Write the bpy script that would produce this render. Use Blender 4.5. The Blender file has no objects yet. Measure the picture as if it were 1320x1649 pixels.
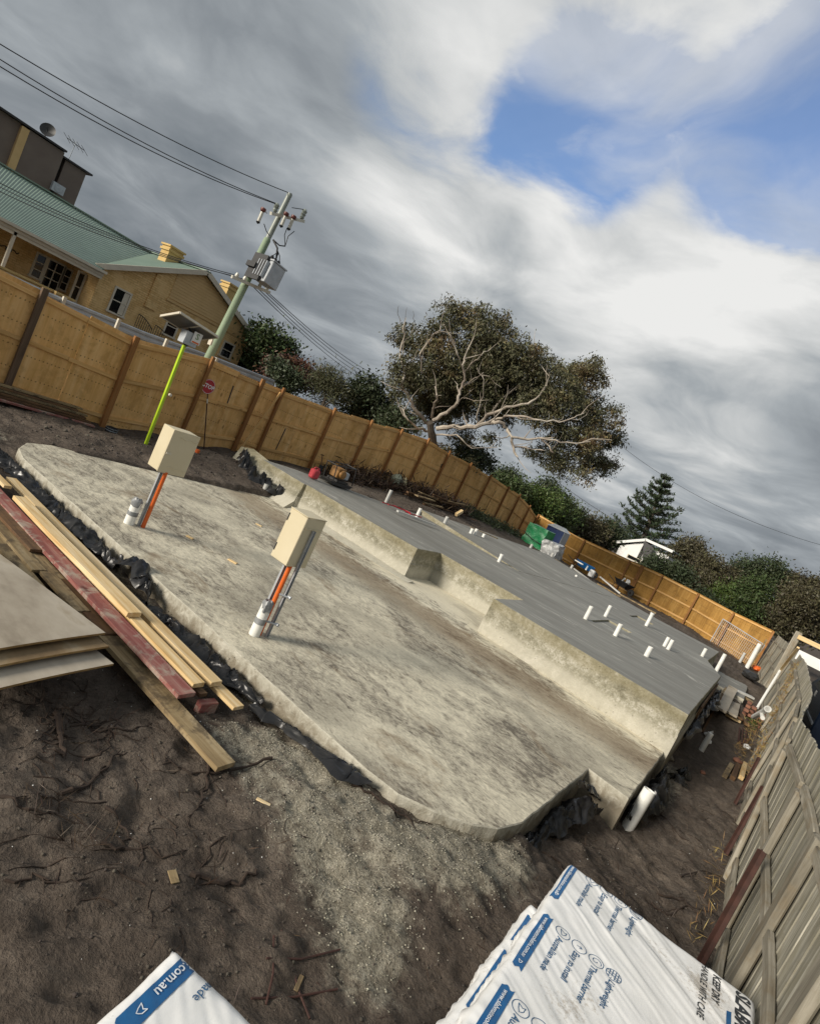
import bpy, bmesh, math, random
import numpy as np
from mathutils import Vector, Matrix, noise
sc = bpy.context.scene
COL = sc.collection
rad = math.radians
random.seed(7)
RS = np.random.RandomState(11)

# ------------------------------------------------------------------ camera
FPX, CX, CY, CH = 935.376, 660.0, 824.5, 2.57
_y, _p, _r = rad(32.155), rad(-5.633), rad(25.26)
FW = Vector((-math.sin(_y)*math.cos(_p), math.cos(_y)*math.cos(_p), math.sin(_p)))
_r0 = Vector((math.cos(_y), math.sin(_y), 0)); _u0 = _r0.cross(FW)
RT = math.cos(_r)*_r0 + math.sin(_r)*_u0
UP = -math.sin(_r)*_r0 + math.cos(_r)*_u0
CAM = Vector((0, 0, CH))
cd = bpy.data.cameras.new('camera'); co = bpy.data.objects.new('camera', cd); COL.objects.link(co)
M = Matrix.Identity(4)
for i in range(3):
    M[i][0] = RT[i]; M[i][1] = UP[i]; M[i][2] = -FW[i]; M[i][3] = CAM[i]
co.matrix_world = M
cd.sensor_fit = 'HORIZONTAL'; cd.sensor_width = 36.0; cd.lens = FPX/1320*36
cd.clip_start = 0.05; cd.clip_end = 3000
sc.camera = co

def ray(x, y): return FW + RT*((x-CX)/FPX) - UP*((y-CY)/FPX)
def at_z(x, y, z=0.0): d = ray(x, y); return CAM + d*((z-CH)/d.z)
def at_y(x, y, Y): d = ray(x, y); return CAM + d*(Y/d.y)
def at_x(x, y, X): d = ray(x, y); return CAM + d*(X/d.x)
def at_d(x, y, w): return CAM + ray(x, y)*w

# ------------------------------------------------------------------ sun, sky
SUN_EL, SUN_AZ = rad(21), rad(22)          # light travels towards +Y and a little +X
tr = Vector((math.sin(SUN_AZ)*math.cos(SUN_EL), math.cos(SUN_AZ)*math.cos(SUN_EL), -math.sin(SUN_EL)))
sl = bpy.data.lights.new('sun', 'SUN'); so = bpy.data.objects.new('sun', sl); COL.objects.link(so)
sl.energy = 3.0; sl.angle = rad(18.0); sl.color = (1.0, 0.92, 0.80)
so.rotation_euler = tr.to_track_quat('-Z', 'Y').to_euler(); so.location = (-10, -20, 20)
sc.view_settings.view_transform = 'Standard'; sc.view_settings.look = 'None'
sc.view_settings.gamma = 1.0; sc.view_settings.exposure = 0.58
sc.view_settings.use_curve_mapping = False

wd = bpy.data.worlds.new('World'); sc.world = wd; wd.use_nodes = True
nt = wd.node_tree; nt.nodes.clear()
class NG:
    def __init__(s, nt): s.nt = nt
    def n(s, t, **k):
        o = s.nt.nodes.new(t)
        for a, b in k.items(): setattr(o, a, b)
        return o
    def l(s, a, b): s.nt.links.new(a, b)
    def val(s, sock, v):
        if hasattr(v, 'is_linked') or isinstance(v, bpy.types.NodeSocket): s.l(v, sock)
        else: sock.default_value = v
    def math(s, op, a, b=None, c=None, clamp=False):
        o = s.n('ShaderNodeMath', operation=op, use_clamp=clamp); s.val(o.inputs[0], a)
        if b is not None: s.val(o.inputs[1], b)
        if c is not None: s.val(o.inputs[2], c)
        return o.outputs[0]
    def vmath(s, op, a, b=None):
        o = s.n('ShaderNodeVectorMath', operation=op); s.val(o.inputs[0], a)
        if b is not None: s.val(o.inputs[1], b)
        return o.outputs['Value'] if op in ('DOT_PRODUCT', 'LENGTH') else o.outputs[0]
    def noise(s, vec, scale, detail=6, rough=0.55, dist=0.0, dim='3D'):
        o = s.n('ShaderNodeTexNoise', noise_dimensions=dim); s.l(vec, o.inputs['Vector'])
        o.inputs['Scale'].default_value = scale; o.inputs['Detail'].default_value = detail
        o.inputs['Roughness'].default_value = rough; o.inputs['Distortion'].default_value = dist
        return o.outputs['Fac']
    def ramp(s, fac, stops, interp='LINEAR'):
        o = s.n('ShaderNodeValToRGB'); o.color_ramp.interpolation = interp
        e = o.color_ramp.elements
        while len(e) < len(stops): e.new(0.5)
        for i, (p, c) in enumerate(stops):
            e[i].position = p; e[i].color = (c[0], c[1], c[2], 1) if not isinstance(c, (int, float)) else (c, c, c, 1)
        s.l(fac, o.inputs[0]); return o.outputs[0]
    def maprange(s, v, a, b, c=0.0, d=1.0, smooth=True):
        o = s.n('ShaderNodeMapRange', interpolation_type='SMOOTHSTEP' if smooth else 'LINEAR')
        s.val(o.inputs[0], v)
        for i, q in enumerate((a, b, c, d)): o.inputs[i+1].default_value = q
        return o.outputs[0]
    def mix(s, fac, a, b, mode='MIX'):
        o = s.n('ShaderNodeMix', data_type='RGBA', blend_type=mode)
        s.val(o.inputs[0], fac)
        for k, v in ((6, a), (7, b)):
            if isinstance(v, tuple): o.inputs[k].default_value = (v[0], v[1], v[2], 1)
            else: s.l(v, o.inputs[k])
        return o.outputs[2]
    def mapping(s, vec, scale=(1, 1, 1), rot=(0, 0, 0), loc=(0, 0, 0)):
        o = s.n('ShaderNodeMapping'); s.l(vec, o.inputs[0])
        o.inputs['Scale'].default_value = scale; o.inputs['Rotation'].default_value = rot
        o.inputs['Location'].default_value = loc; return o.outputs[0]

g = NG(nt)
out = g.n('ShaderNodeOutputWorld'); bg = g.n('ShaderNodeBackground'); bg.inputs['Strength'].default_value = 0.1
g.l(bg.outputs[0], out.inputs[0])
sky = g.n('ShaderNodeTexSky'); sky.sky_type = 'NISHITA'; sky.sun_disc = False
sky.sun_elevation = SUN_EL; sky.sun_rotation = math.pi + SUN_AZ   # sun stands behind the camera
sky.air_density = 1.0; sky.dust_density = 0.6; sky.ozone_density = 2.0
tc = g.n('ShaderNodeTexCoord'); d = tc.outputs['Generated']
sep = g.n('ShaderNodeSeparateXYZ'); g.l(d, sep.inputs[0])
zc = g.math('ADD', g.math('MAXIMUM', sep.outputs[2], 0.0), 0.20)
cmb = g.n('ShaderNodeCombineXYZ'); g.l(g.math('DIVIDE', sep.outputs[0], zc), cmb.inputs[0]); g.l(g.math('DIVIDE', sep.outputs[1], zc), cmb.inputs[1])
pl = cmb.outputs[0]
# streets of stratocumulus: long streaks plus billows
wv = g.n('ShaderNodeTexNoise'); g.l(pl, wv.inputs['Vector']); wv.inputs['Scale'].default_value = 0.9; wv.inputs['Detail'].default_value = 3
pw = g.vmath('ADD', pl, g.vmath('MULTIPLY', g.vmath('SUBTRACT', wv.outputs['Color'], (0.5, 0.5, 0.5)), (0.7, 0.7, 0.0)))
n1 = g.noise(g.mapping(pl, (0.6, 1.0, 1), (0, 0, rad(-32))), 1.0, 5, 0.5, 0.3)
n2 = g.noise(g.mapping(pw, (0.95, 1.45, 1), (0, 0, rad(-26)), (3.1, 1.7, 0)), 1.35, 8, 0.52, 0.3)
n3 = g.noise(g.mapping(pw, (1.0, 1.05, 1), (0, 0, 0.3), (7.3, 2.2, 0)), 2.1, 12, 0.55, 0.3)
def lobe(px, py, c0, c1):
    v = ray(px, py).normalized()
    return g.maprange(g.vmath('DOT_PRODUCT', d, tuple(v)), math.cos(rad(c0)), math.cos(rad(c1)))
bright = g.math('MULTIPLY', lobe(960, 350, 30, 3), 0.11)
bright = g.math('ADD', bright, g.math('MULTIPLY', lobe(1200, 340, 20, 2), 0.09))
bright = g.math('ADD', bright, g.math('MULTIPLY', lobe(600, 90, 16, 2), 0.05))
bright = g.math('ADD', bright, g.math('MULTIPLY', lobe(430, 300, 26, 4), -0.05))
br = g.math('ADD', g.math('MULTIPLY', n1, 0.32), g.math('MULTIPLY', n2, 0.26))
br = g.math('ADD', br, g.math('MULTIPLY', n3, 0.42))
br = g.math('ADD', br, bright)
br = g.math('SUBTRACT', br, g.maprange(sep.outputs[2], 0.0, 0.24, 0.055, 0.0))
cloud = g.ramp(br, [(0.36, (1.25, 1.42, 1.58)), (0.455, (1.75, 1.92, 2.08)), (0.53, (2.5, 2.7, 2.85)), (0.60, (3.7, 3.82, 3.85)), (0.70, (5.6, 5.6, 5.5))])
hole = g.math('ADD', g.math('MULTIPLY', lobe(930, 190, 9.5, 1), 0.95), lobe(1335, 215, 11, 1))
hole = g.math('ADD', hole, g.math('MULTIPLY', lobe(1150, 20, 19, 2), 0.42))
hole = g.math('ADD', hole, g.math('MULTIPLY', lobe(740, 110, 12, 1), 0.42))
hn = g.math('ADD', g.math('MULTIPLY', g.math('SUBTRACT', 0.5, n3), 4.6), g.math('MULTIPLY', g.math('SUBTRACT', 0.5, n2), 1.2))
hm = g.math('ADD', g.math('MULTIPLY', hole, 0.68), g.math('MULTIPLY', hn, g.math('MULTIPLY', hole, 1.4, clamp=True)))
cov = g.maprange(hm, 0.18, 1.05, 1.0, 0.14)
veil = g.maprange(g.noise(g.mapping(pw, (1.0, 1.3, 1), (0, 0, 0.8), (1.3, 5.2, 0)), 1.5, 8, 0.52, 0.5), 0.36, 0.66, 0.10, 0.72)
cov = g.math('MAXIMUM', cov, veil)
blue = g.mix(1.0, sky.outputs[0], (0.85, 1.08, 1.35), 'MULTIPLY')
col = g.mix(cov, blue, cloud)
g.l(col, bg.inputs[0])

# ------------------------------------------------------------------ materials
MATS = {}
def lin(h):
    h = h.lstrip('#'); c = [int(h[i:i+2], 16)/255 for i in (0, 2, 4)]
    return tuple(x/12.92 if x <= 0.04045 else ((x+0.055)/1.055)**2.4 for x in c)
def newmat(name):
    m = bpy.data.materials.new(name); m.use_nodes = True; m.node_tree.nodes.clear()
    q = NG(m.node_tree); o = q.n('ShaderNodeOutputMaterial'); b = q.n('ShaderNodeBsdfPrincipled'); q.l(b.outputs[0], o.inputs[0])
    MATS[name] = m
    return m, q, b
def bump(q, b, h, strength, dist):
    u = q.n('ShaderNodeBump'); u.inputs['Strength'].default_value = strength; u.inputs['Distance'].default_value = dist
    q.l(h, u.inputs['Height']); q.l(u.outputs[0], b.inputs['Normal']); return u
def basic(name, stops, scale=4, rough=0.7, bmp=0.3, bdist=0.01, bscale=None, stretch=(1, 1, 1), metallic=0, detail=7, vary=0.0, island=False, spec=0.5, dist=0.0, rvar=0.0):
    m, q, b = newmat(name)
    t = q.n('ShaderNodeTexCoord'); oi = q.n('ShaderNodeObjectInfo')
    v = q.vmath('ADD', q.mapping(t.outputs['Object'], stretch), q.vmath('MULTIPLY', q.math('MULTIPLY', oi.outputs['Random'], 37.0), (1.0, 1.7, 0.6)))
    f = q.noise(v, scale, detail, 0.6, dist)
    lo, hi = 0.3, 0.7
    st = [(lo + (hi-lo)*i/max(1, len(stops)-1), c) for i, c in enumerate(stops)] if len(stops) > 1 else [(0, stops[0]), (1, stops[0])]
    c = q.ramp(f, st)
    if vary or island:
        hs = q.n('ShaderNodeHueSaturation'); q.l(c, hs.inputs['Color'])
        if island:
            gm = q.n('ShaderNodeNewGeometry'); r = gm.outputs['Random Per Island']
            q.l(q.maprange(r, 0, 1, 0.475, 0.53, False), hs.inputs['Hue'])
        else: r = oi.outputs['Random']
        q.l(q.maprange(r, 0, 1, 1-max(vary, 0.02), 1+vary, False), hs.inputs['Value'])
        c = hs.outputs[0]
    q.l(c, b.inputs['Base Color'])
    b.inputs['Metallic'].default_value = metallic; b.inputs['Specular IOR Level'].default_value = spec
    if rvar: q.l(q.maprange(f, 0.3, 0.7, rough-rvar, rough+rvar, False), b.inputs['Roughness'])
    else: b.inputs['Roughness'].default_value = rough
    if bmp:
        h = q.noise(v, bscale or scale*4, 6, 0.6)
        bump(q, b, h, bmp, bdist)
    return m
def wood(name, dark, mid, light, axis=0, rough=0.75, fine=26, vary=0.12, knots=True, bmp=0.35, stain=None, stain_amt=0.5, nails=False):
    m, q, b = newmat(name)
    t = q.n('ShaderNodeTexCoord'); oi = q.n('ShaderNodeObjectInfo')
    v0 = q.vmath('ADD', t.outputs['Object'], q.vmath('MULTIPLY', q.math('MULTIPLY', oi.outputs['Random'], 29.0), (1.0, 1.3, 0.7)))
    s = [1.0, 1.0, 1.0]; s[axis] = 0.06
    gr = q.noise(q.mapping(v0, tuple(s)), fine, 6, 0.62, 0.6)
    s2 = [1.0, 1.0, 1.0]; s2[axis] = 0.18
    big = q.noise(q.mapping(v0, tuple(s2)), 5, 4, 0.5, 0.4)
    f = q.math('ADD', q.math('MULTIPLY', gr, 0.6), q.math('MULTIPLY', big, 0.4))
    c = q.ramp(f, [(0.32, dark), (0.5, mid), (0.66, light)])
    if knots:
        s3 = [3.0, 3.0, 3.0]; s3[axis] = 1.6
        vo = q.n('ShaderNodeTexVoronoi'); vo.feature = 'F1'; q.l(q.mapping(v0, tuple(s3)), vo.inputs['Vector']); vo.inputs['Scale'].default_value = 1.0
        k = q.maprange(vo.outputs['Distance'], 0.05, 0.14, 0.75, 0.0)
        c = q.mix(k, c, tuple(x*0.45 for x in dark))
    if stain:
        sn = q.maprange(q.noise(v0, 4.5 if axis == 0 else 2.2, 8, 0.7, 0.4), 0.46, 0.62, 0.0, stain_amt)
        c = q.mix(sn, c, stain)
    if nails:   # rusty nail rows left from the sheets' earlier use
        sx = q.n('ShaderNodeSeparateXYZ'); q.l(t.outputs['Object'], sx.inputs[0]); al = q.math('ADD', sx.outputs[0], sx.outputs[1]); wob = q.noise(v0, 3.0, 2, 0.5)
        du = q.math('MULTIPLY', q.math('SUBTRACT', q.math('FRACT', q.math('ADD', q.math('DIVIDE', al, 0.085), q.math('MULTIPLY', wob, 1.5))), 0.5), 0.085)
        dz = q.math('MULTIPLY', q.math('SUBTRACT', q.math('FRACT', q.math('ADD', q.math('DIVIDE', sx.outputs[2], 0.47), q.math('ADD', q.math('MULTIPLY', wob, 0.10), oi.outputs['Random']))), 0.5), 0.47)
        dd = q.math('SQRT', q.math('ADD', q.math('MULTIPLY', du, du), q.math('MULTIPLY', dz, dz)))
        c = q.mix(q.maprange(dd, 0.009, 0.020, 0.75, 0.0), c, tuple(x*0.25 for x in dark))
    hs = q.n('ShaderNodeHueSaturation'); q.l(c, hs.inputs['Color']); q.l(q.maprange(oi.outputs['Random'], 0, 1, 1-vary, 1+vary, False), hs.inputs['Value'])
    q.l(hs.outputs[0], b.inputs['Base Color']); b.inputs['Roughness'].default_value = rough; b.inputs['Specular IOR Level'].default_value = 0.25
    bump(q, b, gr, bmp, 0.004)
    return m
#MATERIALS

# ------------------------------------------------------------------ mesh helpers
WM = {}
def wm(o): return WM.get(o.name, Matrix.Identity(4))
def setp(o, parent, world=None):
    WM[o.name] = world if world is not None else o.matrix_basis.copy()
    if parent is not None:
        o.parent = parent; o.matrix_parent_inverse = wm(parent).inverted()
def tag(o, label=None, cat=None, group=None, kind=None):
    if label: o['label'] = label
    if cat: o['category'] = cat
    if group: o['group'] = group
    if kind: o['kind'] = kind
    return o
def thing(name, label, cat, loc=(0, 0, 0), group=None, kind=None):
    o = bpy.data.objects.new(name, None); COL.objects.link(o); o.location = loc; o.empty_display_size = 0.1
    WM[o.name] = Matrix.Translation(Vector(loc)); return tag(o, label, cat, group, kind)
def link(name, me, mats, parent=None, world=None, smooth=False):
    o = bpy.data.objects.new(name, me); COL.objects.link(o)
    if me.materials.__len__() == 0:
        for m in (mats if isinstance(mats, (list, tuple)) else [mats]): me.materials.append(MATS[m] if isinstance(m, str) else m)
    if smooth: me.polygons.foreach_set('use_smooth', [True]*len(me.polygons))
    if world is not None: o.matrix_basis = world
    setp(o, parent, world if world is not None else Matrix.Identity(4)); return o
class MB:
    def __init__(s): s.v = []; s.f = []; s.mi = []; s.cur = 0
    def add(s, vs, fs):
        b = len(s.v); s.v += [tuple(x) for x in vs]
        for f in fs: s.f.append([b+i for i in f]); s.mi.append(s.cur)
    def hexa(s, p):  # 8 points: bottom 4 ccw, top 4 ccw
        s.add(p, [(3, 2, 1, 0), (4, 5, 6, 7), (0, 1, 5, 4), (1, 2, 6, 5), (2, 3, 7, 6), (3, 0, 4, 7)])
    def box(s, x0, x1, y0, y1, z0, z1):
        s.hexa([(x0, y0, z0), (x1, y0, z0), (x1, y1, z0), (x0, y1, z0), (x0, y0, z1), (x1, y0, z1), (x1, y1, z1), (x0, y1, z1)])
    def beam(s, p, q, w, h, up=(0, 0, 1)):
        p, q = Vector(p), Vector(q); d = (q-p).normalized(); up = Vector(up)
        sd = d.cross(up)
        if sd.length < 1e-4: sd = d.cross(Vector((0, 1, 0)))
        sd.normalize(); u = sd.cross(d)
        a, b = sd*(w/2), u*(h/2)
        s.hexa([p-a-b, p+a-b, q+a-b, q-a-b, p-a+b, p+a+b, q+a+b, q-a+b])
    def tube(s, pts, r, n=8, caps=True):
        pts = [Vector(p) for p in pts]; rs = r if isinstance(r, (list, tuple)) else [r]*len(pts)
        b = len(s.v); t0 = (pts[1]-pts[0]).normalized()
        ref = Vector((0, 0, 1)) if abs(t0.z) < 0.9 else Vector((1, 0, 0))
        x = t0.cross(ref).normalized()
        for i, p in enumerate(pts):
            t = (pts[min(i+1, len(pts)-1)]-pts[max(i-1, 0)]).normalized()
            x = (x - t*x.dot(t)).normalized(); yv = t.cross(x)
            for k in range(n):
                a = 2*math.pi*k/n; s.v.append(tuple(p + (x*math.cos(a)+yv*math.sin(a))*rs[i]))
        for i in range(len(pts)-1):
            for k in range(n):
                k2 = (k+1) % n
                s.f.append([b+i*n+k, b+i*n+k2, b+(i+1)*n+k2, b+(i+1)*n+k]); s.mi.append(s.cur)
        if caps:
            s.f.append([b+k for k in range(n)][::-1]); s.mi.append(s.cur)
            s.f.append([b+(len(pts)-1)*n+k for k in range(n)]); s.mi.append(s.cur)
    def lathe(s, base, prof, n=16, axis=(0, 0, 1)):
        base = Vector(base); ax = Vector(axis).normalized()
        x = ax.orthogonal().normalized(); yv = ax.cross(x); b = len(s.v)
        for (r, z) in prof:
            for k in range(n):
                a = 2*math.pi*k/n; s.v.append(tuple(base + ax*z + (x*math.cos(a)+yv*math.sin(a))*r))
        for i in range(len(prof)-1):
            for k in range(n):
                k2 = (k+1) % n; s.f.append([b+i*n+k, b+i*n+k2, b+(i+1)*n+k2, b+(i+1)*n+k]); s.mi.append(s.cur)
    def prism(s, poly, ext):   # closed polygon (list of 3d pts), extrude by vector
        poly = [Vector(p) for p in poly]; e = Vector(ext); n = len(poly)
        s.add(poly + [p+e for p in poly], [list(range(n))[::-1], list(range(n, 2*n))] + [(i, (i+1) % n, n+(i+1) % n, n+i) for i in range(n)])
    def build(s, name, mats, parent=None, smooth=False, world=None, bevel=0.0):
        me = bpy.data.meshes.new(name)
        if world is not None:
            inv = world.inverted(); vs = [tuple(inv @ Vector(v)) for v in s.v]
        else: vs = s.v
        me.from_pydata(vs, [], s.f)
        bm = bmesh.new(); bm.from_mesh(me)
        for f, i in zip(bm.faces, s.mi): f.material_index = i
        bmesh.ops.recalc_face_normals(bm, faces=bm.faces)
        if bevel: bmesh.ops.bevel(bm, geom=[e for e in bm.edges if len(e.link_faces) == 2 and e.calc_face_angle(0) > 0.6], offset=bevel, segments=1, affect='EDGES')
        for e in bm.edges:
            if len(e.link_faces) == 2 and e.calc_face_angle(0) > 0.62: e.smooth = False
        for f in bm.faces: f.smooth = any(e.smooth for e in f.edges)
        bm.to_mesh(me); bm.free()
        return link(name, me, mats, parent, world, False)
def frame(p, q, up=(0, 0, 1)):
    """matrix with X along p->q, origin in the middle"""
    p, q = Vector(p), Vector(q); x = (q-p).normalized(); up = Vector(up); y = up.cross(x)
    if y.length < 1e-4: y = Vector((0, 1, 0)).cross(x)
    y.normalize(); z = x.cross(y); m = Matrix.Identity(4); c = (p+q)/2
    for i in range(3): m[i][0] = x[i]; m[i][1] = y[i]; m[i][2] = z[i]; m[i][3] = c[i]
    return m
def stick(name, p, q, w, h, mat, parent=None, up=(0, 0, 1), bevel=0.0, warp=0.0):
    """timber member with its own frame, X along its length; w sideways, h along up"""
    m = frame(p, q, up); L = (Vector(q)-Vector(p)).length; b = MB()
    if warp:
        n = 6; xs = [-L/2+L*i/n for i in range(n+1)]
        ph = random.random()*6
        off = [(random.uniform(-warp, warp)*0.3 + warp*math.sin(ph+i*0.9), warp*0.6*math.cos(ph*2+i*0.8)) for i in range(n+1)]
        vs = []
        for x_, (oy, oz) in zip(xs, off):
            vs += [(x_, -w/2+oy, -h/2+oz), (x_, w/2+oy, -h/2+oz), (x_, w/2+oy, h/2+oz), (x_, -w/2+oy, h/2+oz)]
        fs = [(0, 1, 2, 3)[::-1], tuple(4*n+i for i in (0, 1, 2, 3))]
        for i in range(n):
            for k in range(4): fs.append((4*i+k, 4*i+(k+1) % 4, 4*i+4+(k+1) % 4, 4*i+4+k))
        b.add(vs, fs)
    else: b.box(-L/2, L/2, -w/2, w/2, -h/2, h/2)
    b.v = [tuple(m @ Vector(v)) for v in b.v]
    return b.build(name, mat, parent, world=m, bevel=bevel)
def npmesh(name, verts, faces, mats, parent=None, smooth=False, world=None):
    me = bpy.data.meshes.new(name); verts = np.asarray(verts, np.float32); faces = np.asarray(faces, np.int32)
    nf, k = faces.shape
    me.vertices.add(len(verts)); me.vertices.foreach_set('co', verts.ravel())
    me.loops.add(nf*k); me.loops.foreach_set('vertex_index', faces.ravel())
    me.polygons.add(nf); me.polygons.foreach_set('loop_start', np.arange(0, nf*k, k, dtype=np.int32))
    me.polygons.foreach_set('loop_total', np.full(nf, k, np.int32))
    me.update(calc_edges=True)
    return link(name, me, mats, parent, world, smooth)
def text(name, s, size, mat, loc, xdir, up, parent, ext=0.0004, align='CENTER', bold=0.0):
    cu = bpy.data.curves.new(name, 'FONT'); cu.body = s; cu.size = size; cu.align_x = align; cu.align_y = 'CENTER'
    cu.extrude = ext; cu.offset = bold; cu.resolution_u = 2
    o = bpy.data.objects.new(name, cu); COL.objects.link(o)
    x = Vector(xdir).normalized(); yv = Vector(up); yv = (yv - x*yv.dot(x)).normalized(); z = x.cross(yv); m = Matrix.Identity(4)
    for i in range(3): m[i][0] = x[i]; m[i][1] = yv[i]; m[i][2] = z[i]; m[i][3] = loc[i]
    dg = bpy.context.evaluated_depsgraph_get(); me = bpy.data.meshes.new_from_object(o.evaluated_get(dg))
    bpy.data.objects.remove(o); me.materials.clear()
    return link(name, me, mat, parent, m)
# cheap value noise for height fields
_perm = RS.randint(0, 2**31, (256, 256)) / 2.0**31
def vnoise(x, y):
    xi, yi = np.floor(x).astype(int), np.floor(y).astype(int); fx, fy = x-xi, y-yi
    fx = fx*fx*(3-2*fx); fy = fy*fy*(3-2*fy)
    a = _perm[xi % 256, yi % 256]; b = _perm[(xi+1) % 256, yi % 256]; c = _perm[xi % 256, (yi+1) % 256]; dd = _perm[(xi+1) % 256, (yi+1) % 256]
    return (a*(1-fx)+b*fx)*(1-fy) + (c*(1-fx)+dd*fx)*fy - 0.5
def fbm(x, y, o=4, r=0.5):
    s = 0; a = 1
    for i in range(o): s = s + a*vnoise(x*2**i+17.3*i, y*2**i+9.1*i); a *= r
    return s

# ------------------------------------------------------------------ material library
basic('box_paint', [lin('#cdc1a2'), lin('#d3c8ab')], 3, 0.45, 0.04, 0.002, vary=0.02)
basic('box_dark', [(0.03, 0.03, 0.03), (0.05, 0.05, 0.05)], 3, 0.5, 0)
basic('galv', [(0.36, 0.38, 0.40), (0.50, 0.52, 0.54)], 6, 0.45, 0.05, 0.002, metallic=0.3)
basic('galv_dull', [(0.36, 0.39, 0.42), (0.50, 0.53, 0.56)], 3, 0.55, 0.05, 0.003, metallic=0.2)
basic('pvc', [(0.62, 0.62, 0.58), (0.78, 0.78, 0.74), (0.80, 0.80, 0.77)], 5, 0.4, 0.03, 0.002, vary=0.05)
basic('pvc_grey', [(0.42, 0.42, 0.40), (0.55, 0.55, 0.52)], 5, 0.45, 0.03, 0.002)
basic('orange', [(0.62, 0.10, 0.015), (0.75, 0.16, 0.02)], 8, 0.45, 0.04, 0.002)
basic('tape_grey', [(0.16, 0.17, 0.17), (0.30, 0.31, 0.32)], 12, 0.38, 0.5, 0.006)
basic('black_plastic', [(0.010, 0.010, 0.011), (0.017, 0.017, 0.018), (0.026, 0.025, 0.023)], 3, 0.30, 0.12, 0.006, 20, rvar=0.08, spec=0.4)
m_, q_, b_ = newmat('wrap'); t_ = q_.n('ShaderNodeTexCoord'); v_ = t_.outputs['Object']
c_ = q_.ramp(q_.noise(v_, 2.6, 7), [(.3, (.80, .80, .78)), (.6, (.90, .90, .89))]); d_ = q_.maprange(q_.math('ADD', q_.math('MULTIPLY', q_.noise(v_, 2.1, 4), .6), q_.math('MULTIPLY', q_.noise(v_, 40, 5, .7), .4)), .56, .66, 0, .65)
q_.l(q_.mix(d_, c_, (.40, .34, .26)), b_.inputs['Base Color']); b_.inputs['Roughness'].default_value = .36; bump(q_, b_, q_.noise(q_.mapping(v_, (1, .4, 1), (0, 0, .6)), 34, 5), .25, .004)
basic('tape_blue', [(0.008, 0.085, 0.24), (0.014, 0.13, 0.33)], 9, 0.35, 0.2, 0.003)
basic('ink_blue', [(0.02, 0.10, 0.22)], 4, 0.6, 0)
basic('ink_black', [(0.03, 0.035, 0.04)], 4, 0.6, 0)
basic('ink_white', [(0.72, 0.76, 0.80)], 4, 0.6, 0)
basic('white', [(0.70, 0.70, 0.68), (0.80, 0.80, 0.78)], 3, 0.5, 0.05, 0.003)
basic('lime', [(0.42, 0.62, 0.02), (0.50, 0.70, 0.03)], 3, 0.4, 0.03, 0.002)
basic('stop_red', [(0.35, 0.012, 0.02), (0.42, 0.02, 0.03)], 3, 0.4, 0)
basic('solar', [(0.10, 0.105, 0.11), (0.15, 0.15, 0.155)], 3, 0.5, 0)
basic('glass_dark', [(0.006, 0.007, 0.008), (0.012, 0.013, 0.015)], 2, 0.08, 0)
basic('board_yellow', [lin('#c6a672'), lin('#d2b27e')], 1.4, 0.7, 0.1, 0.004)
basic('trim', [lin('#c2baa8'), lin('#d4ccba')], 3, 0.6, 0.05, 0.003)
basic('chimney', [lin('#b99a5f'), lin('#cdb075')], 2, 0.8, 0.2, 0.01)
basic('roof_green', [(0.19, 0.26, 0.21), (0.23, 0.31, 0.25)], 0.8, 0.5, 0.03, 0.004)
basic('cladding_brown', [(0.15, 0.115, 0.095), (0.19, 0.15, 0.125)], 0.7, 0.7, 0.1, 0.01)
basic('dark_metal', [(0.015, 0.015, 0.016), (0.035, 0.034, 0.033)], 6, 0.5, 0.1, 0.003)
basic('rust', [(0.035, 0.016, 0.012), (0.07, 0.028, 0.02)], 10, 0.8, 0.3, 0.004)
basic('pole_green', [(0.20, 0.27, 0.17), (0.28, 0.36, 0.24)], 2.5, 0.7, 0.3, 0.006, 20, stretch=(1, 1, 0.1))
basic('porcelain', [(0.55, 0.53, 0.45), (0.66, 0.64, 0.55)], 4, 0.35, 0)
basic('insulator_grey', [(0.22, 0.25, 0.22), (0.30, 0.33, 0.29)], 4, 0.4, 0)
basic('fuse_red', [(0.10, 0.025, 0.018), (0.16, 0.04, 0.03)], 4, 0.4, 0)
basic('wire', [(0.02, 0.02, 0.021)], 4, 0.6, 0)
basic('bark_eucalypt', [(0.18, 0.14, 0.11), (0.38, 0.33, 0.27), (0.62, 0.56, 0.47)], 1.6, 0.7, 0.3, 0.02, 8, stretch=(1, 1, 0.4))
basic('bark_dark', [(0.05, 0.04, 0.03), (0.11, 0.09, 0.07)], 3, 0.9, 0.4, 0.02)
def leaf(name, stops, vary=0.35):
    m = basic(name, stops, 0.7, 0.55, 0, island=True, vary=vary, spec=0.35); return m
leaf('leaf_eucalypt', [(0.075, 0.058, 0.030), (0.098, 0.100, 0.052), (0.19, 0.125, 0.060)])
leaf('leaf_dark', [(0.036, 0.050, 0.022), (0.054, 0.068, 0.032)])
leaf('leaf_mid', [(0.040, 0.062, 0.018), (0.060, 0.080, 0.026)])
leaf('leaf_bright', [(0.055, 0.085, 0.016), (0.085, 0.115, 0.03)])
leaf('leaf_olive', [(0.06, 0.066, 0.030), (0.095, 0.090, 0.045)])
leaf('leaf_red', [(0.075, 0.035, 0.022), (0.13, 0.055, 0.03)])
leaf('leaf_brown', [(0.050, 0.042, 0.024), (0.085, 0.076, 0.038)])
leaf('needle', [(0.026, 0.042, 0.018), (0.042, 0.060, 0.026)])
leaf('dry_grass', [(0.20, 0.12, 0.045), (0.30, 0.20, 0.08)])
leaf('brushwood', [(0.030, 0.018, 0.012), (0.075, 0.042, 0.026)])
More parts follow.
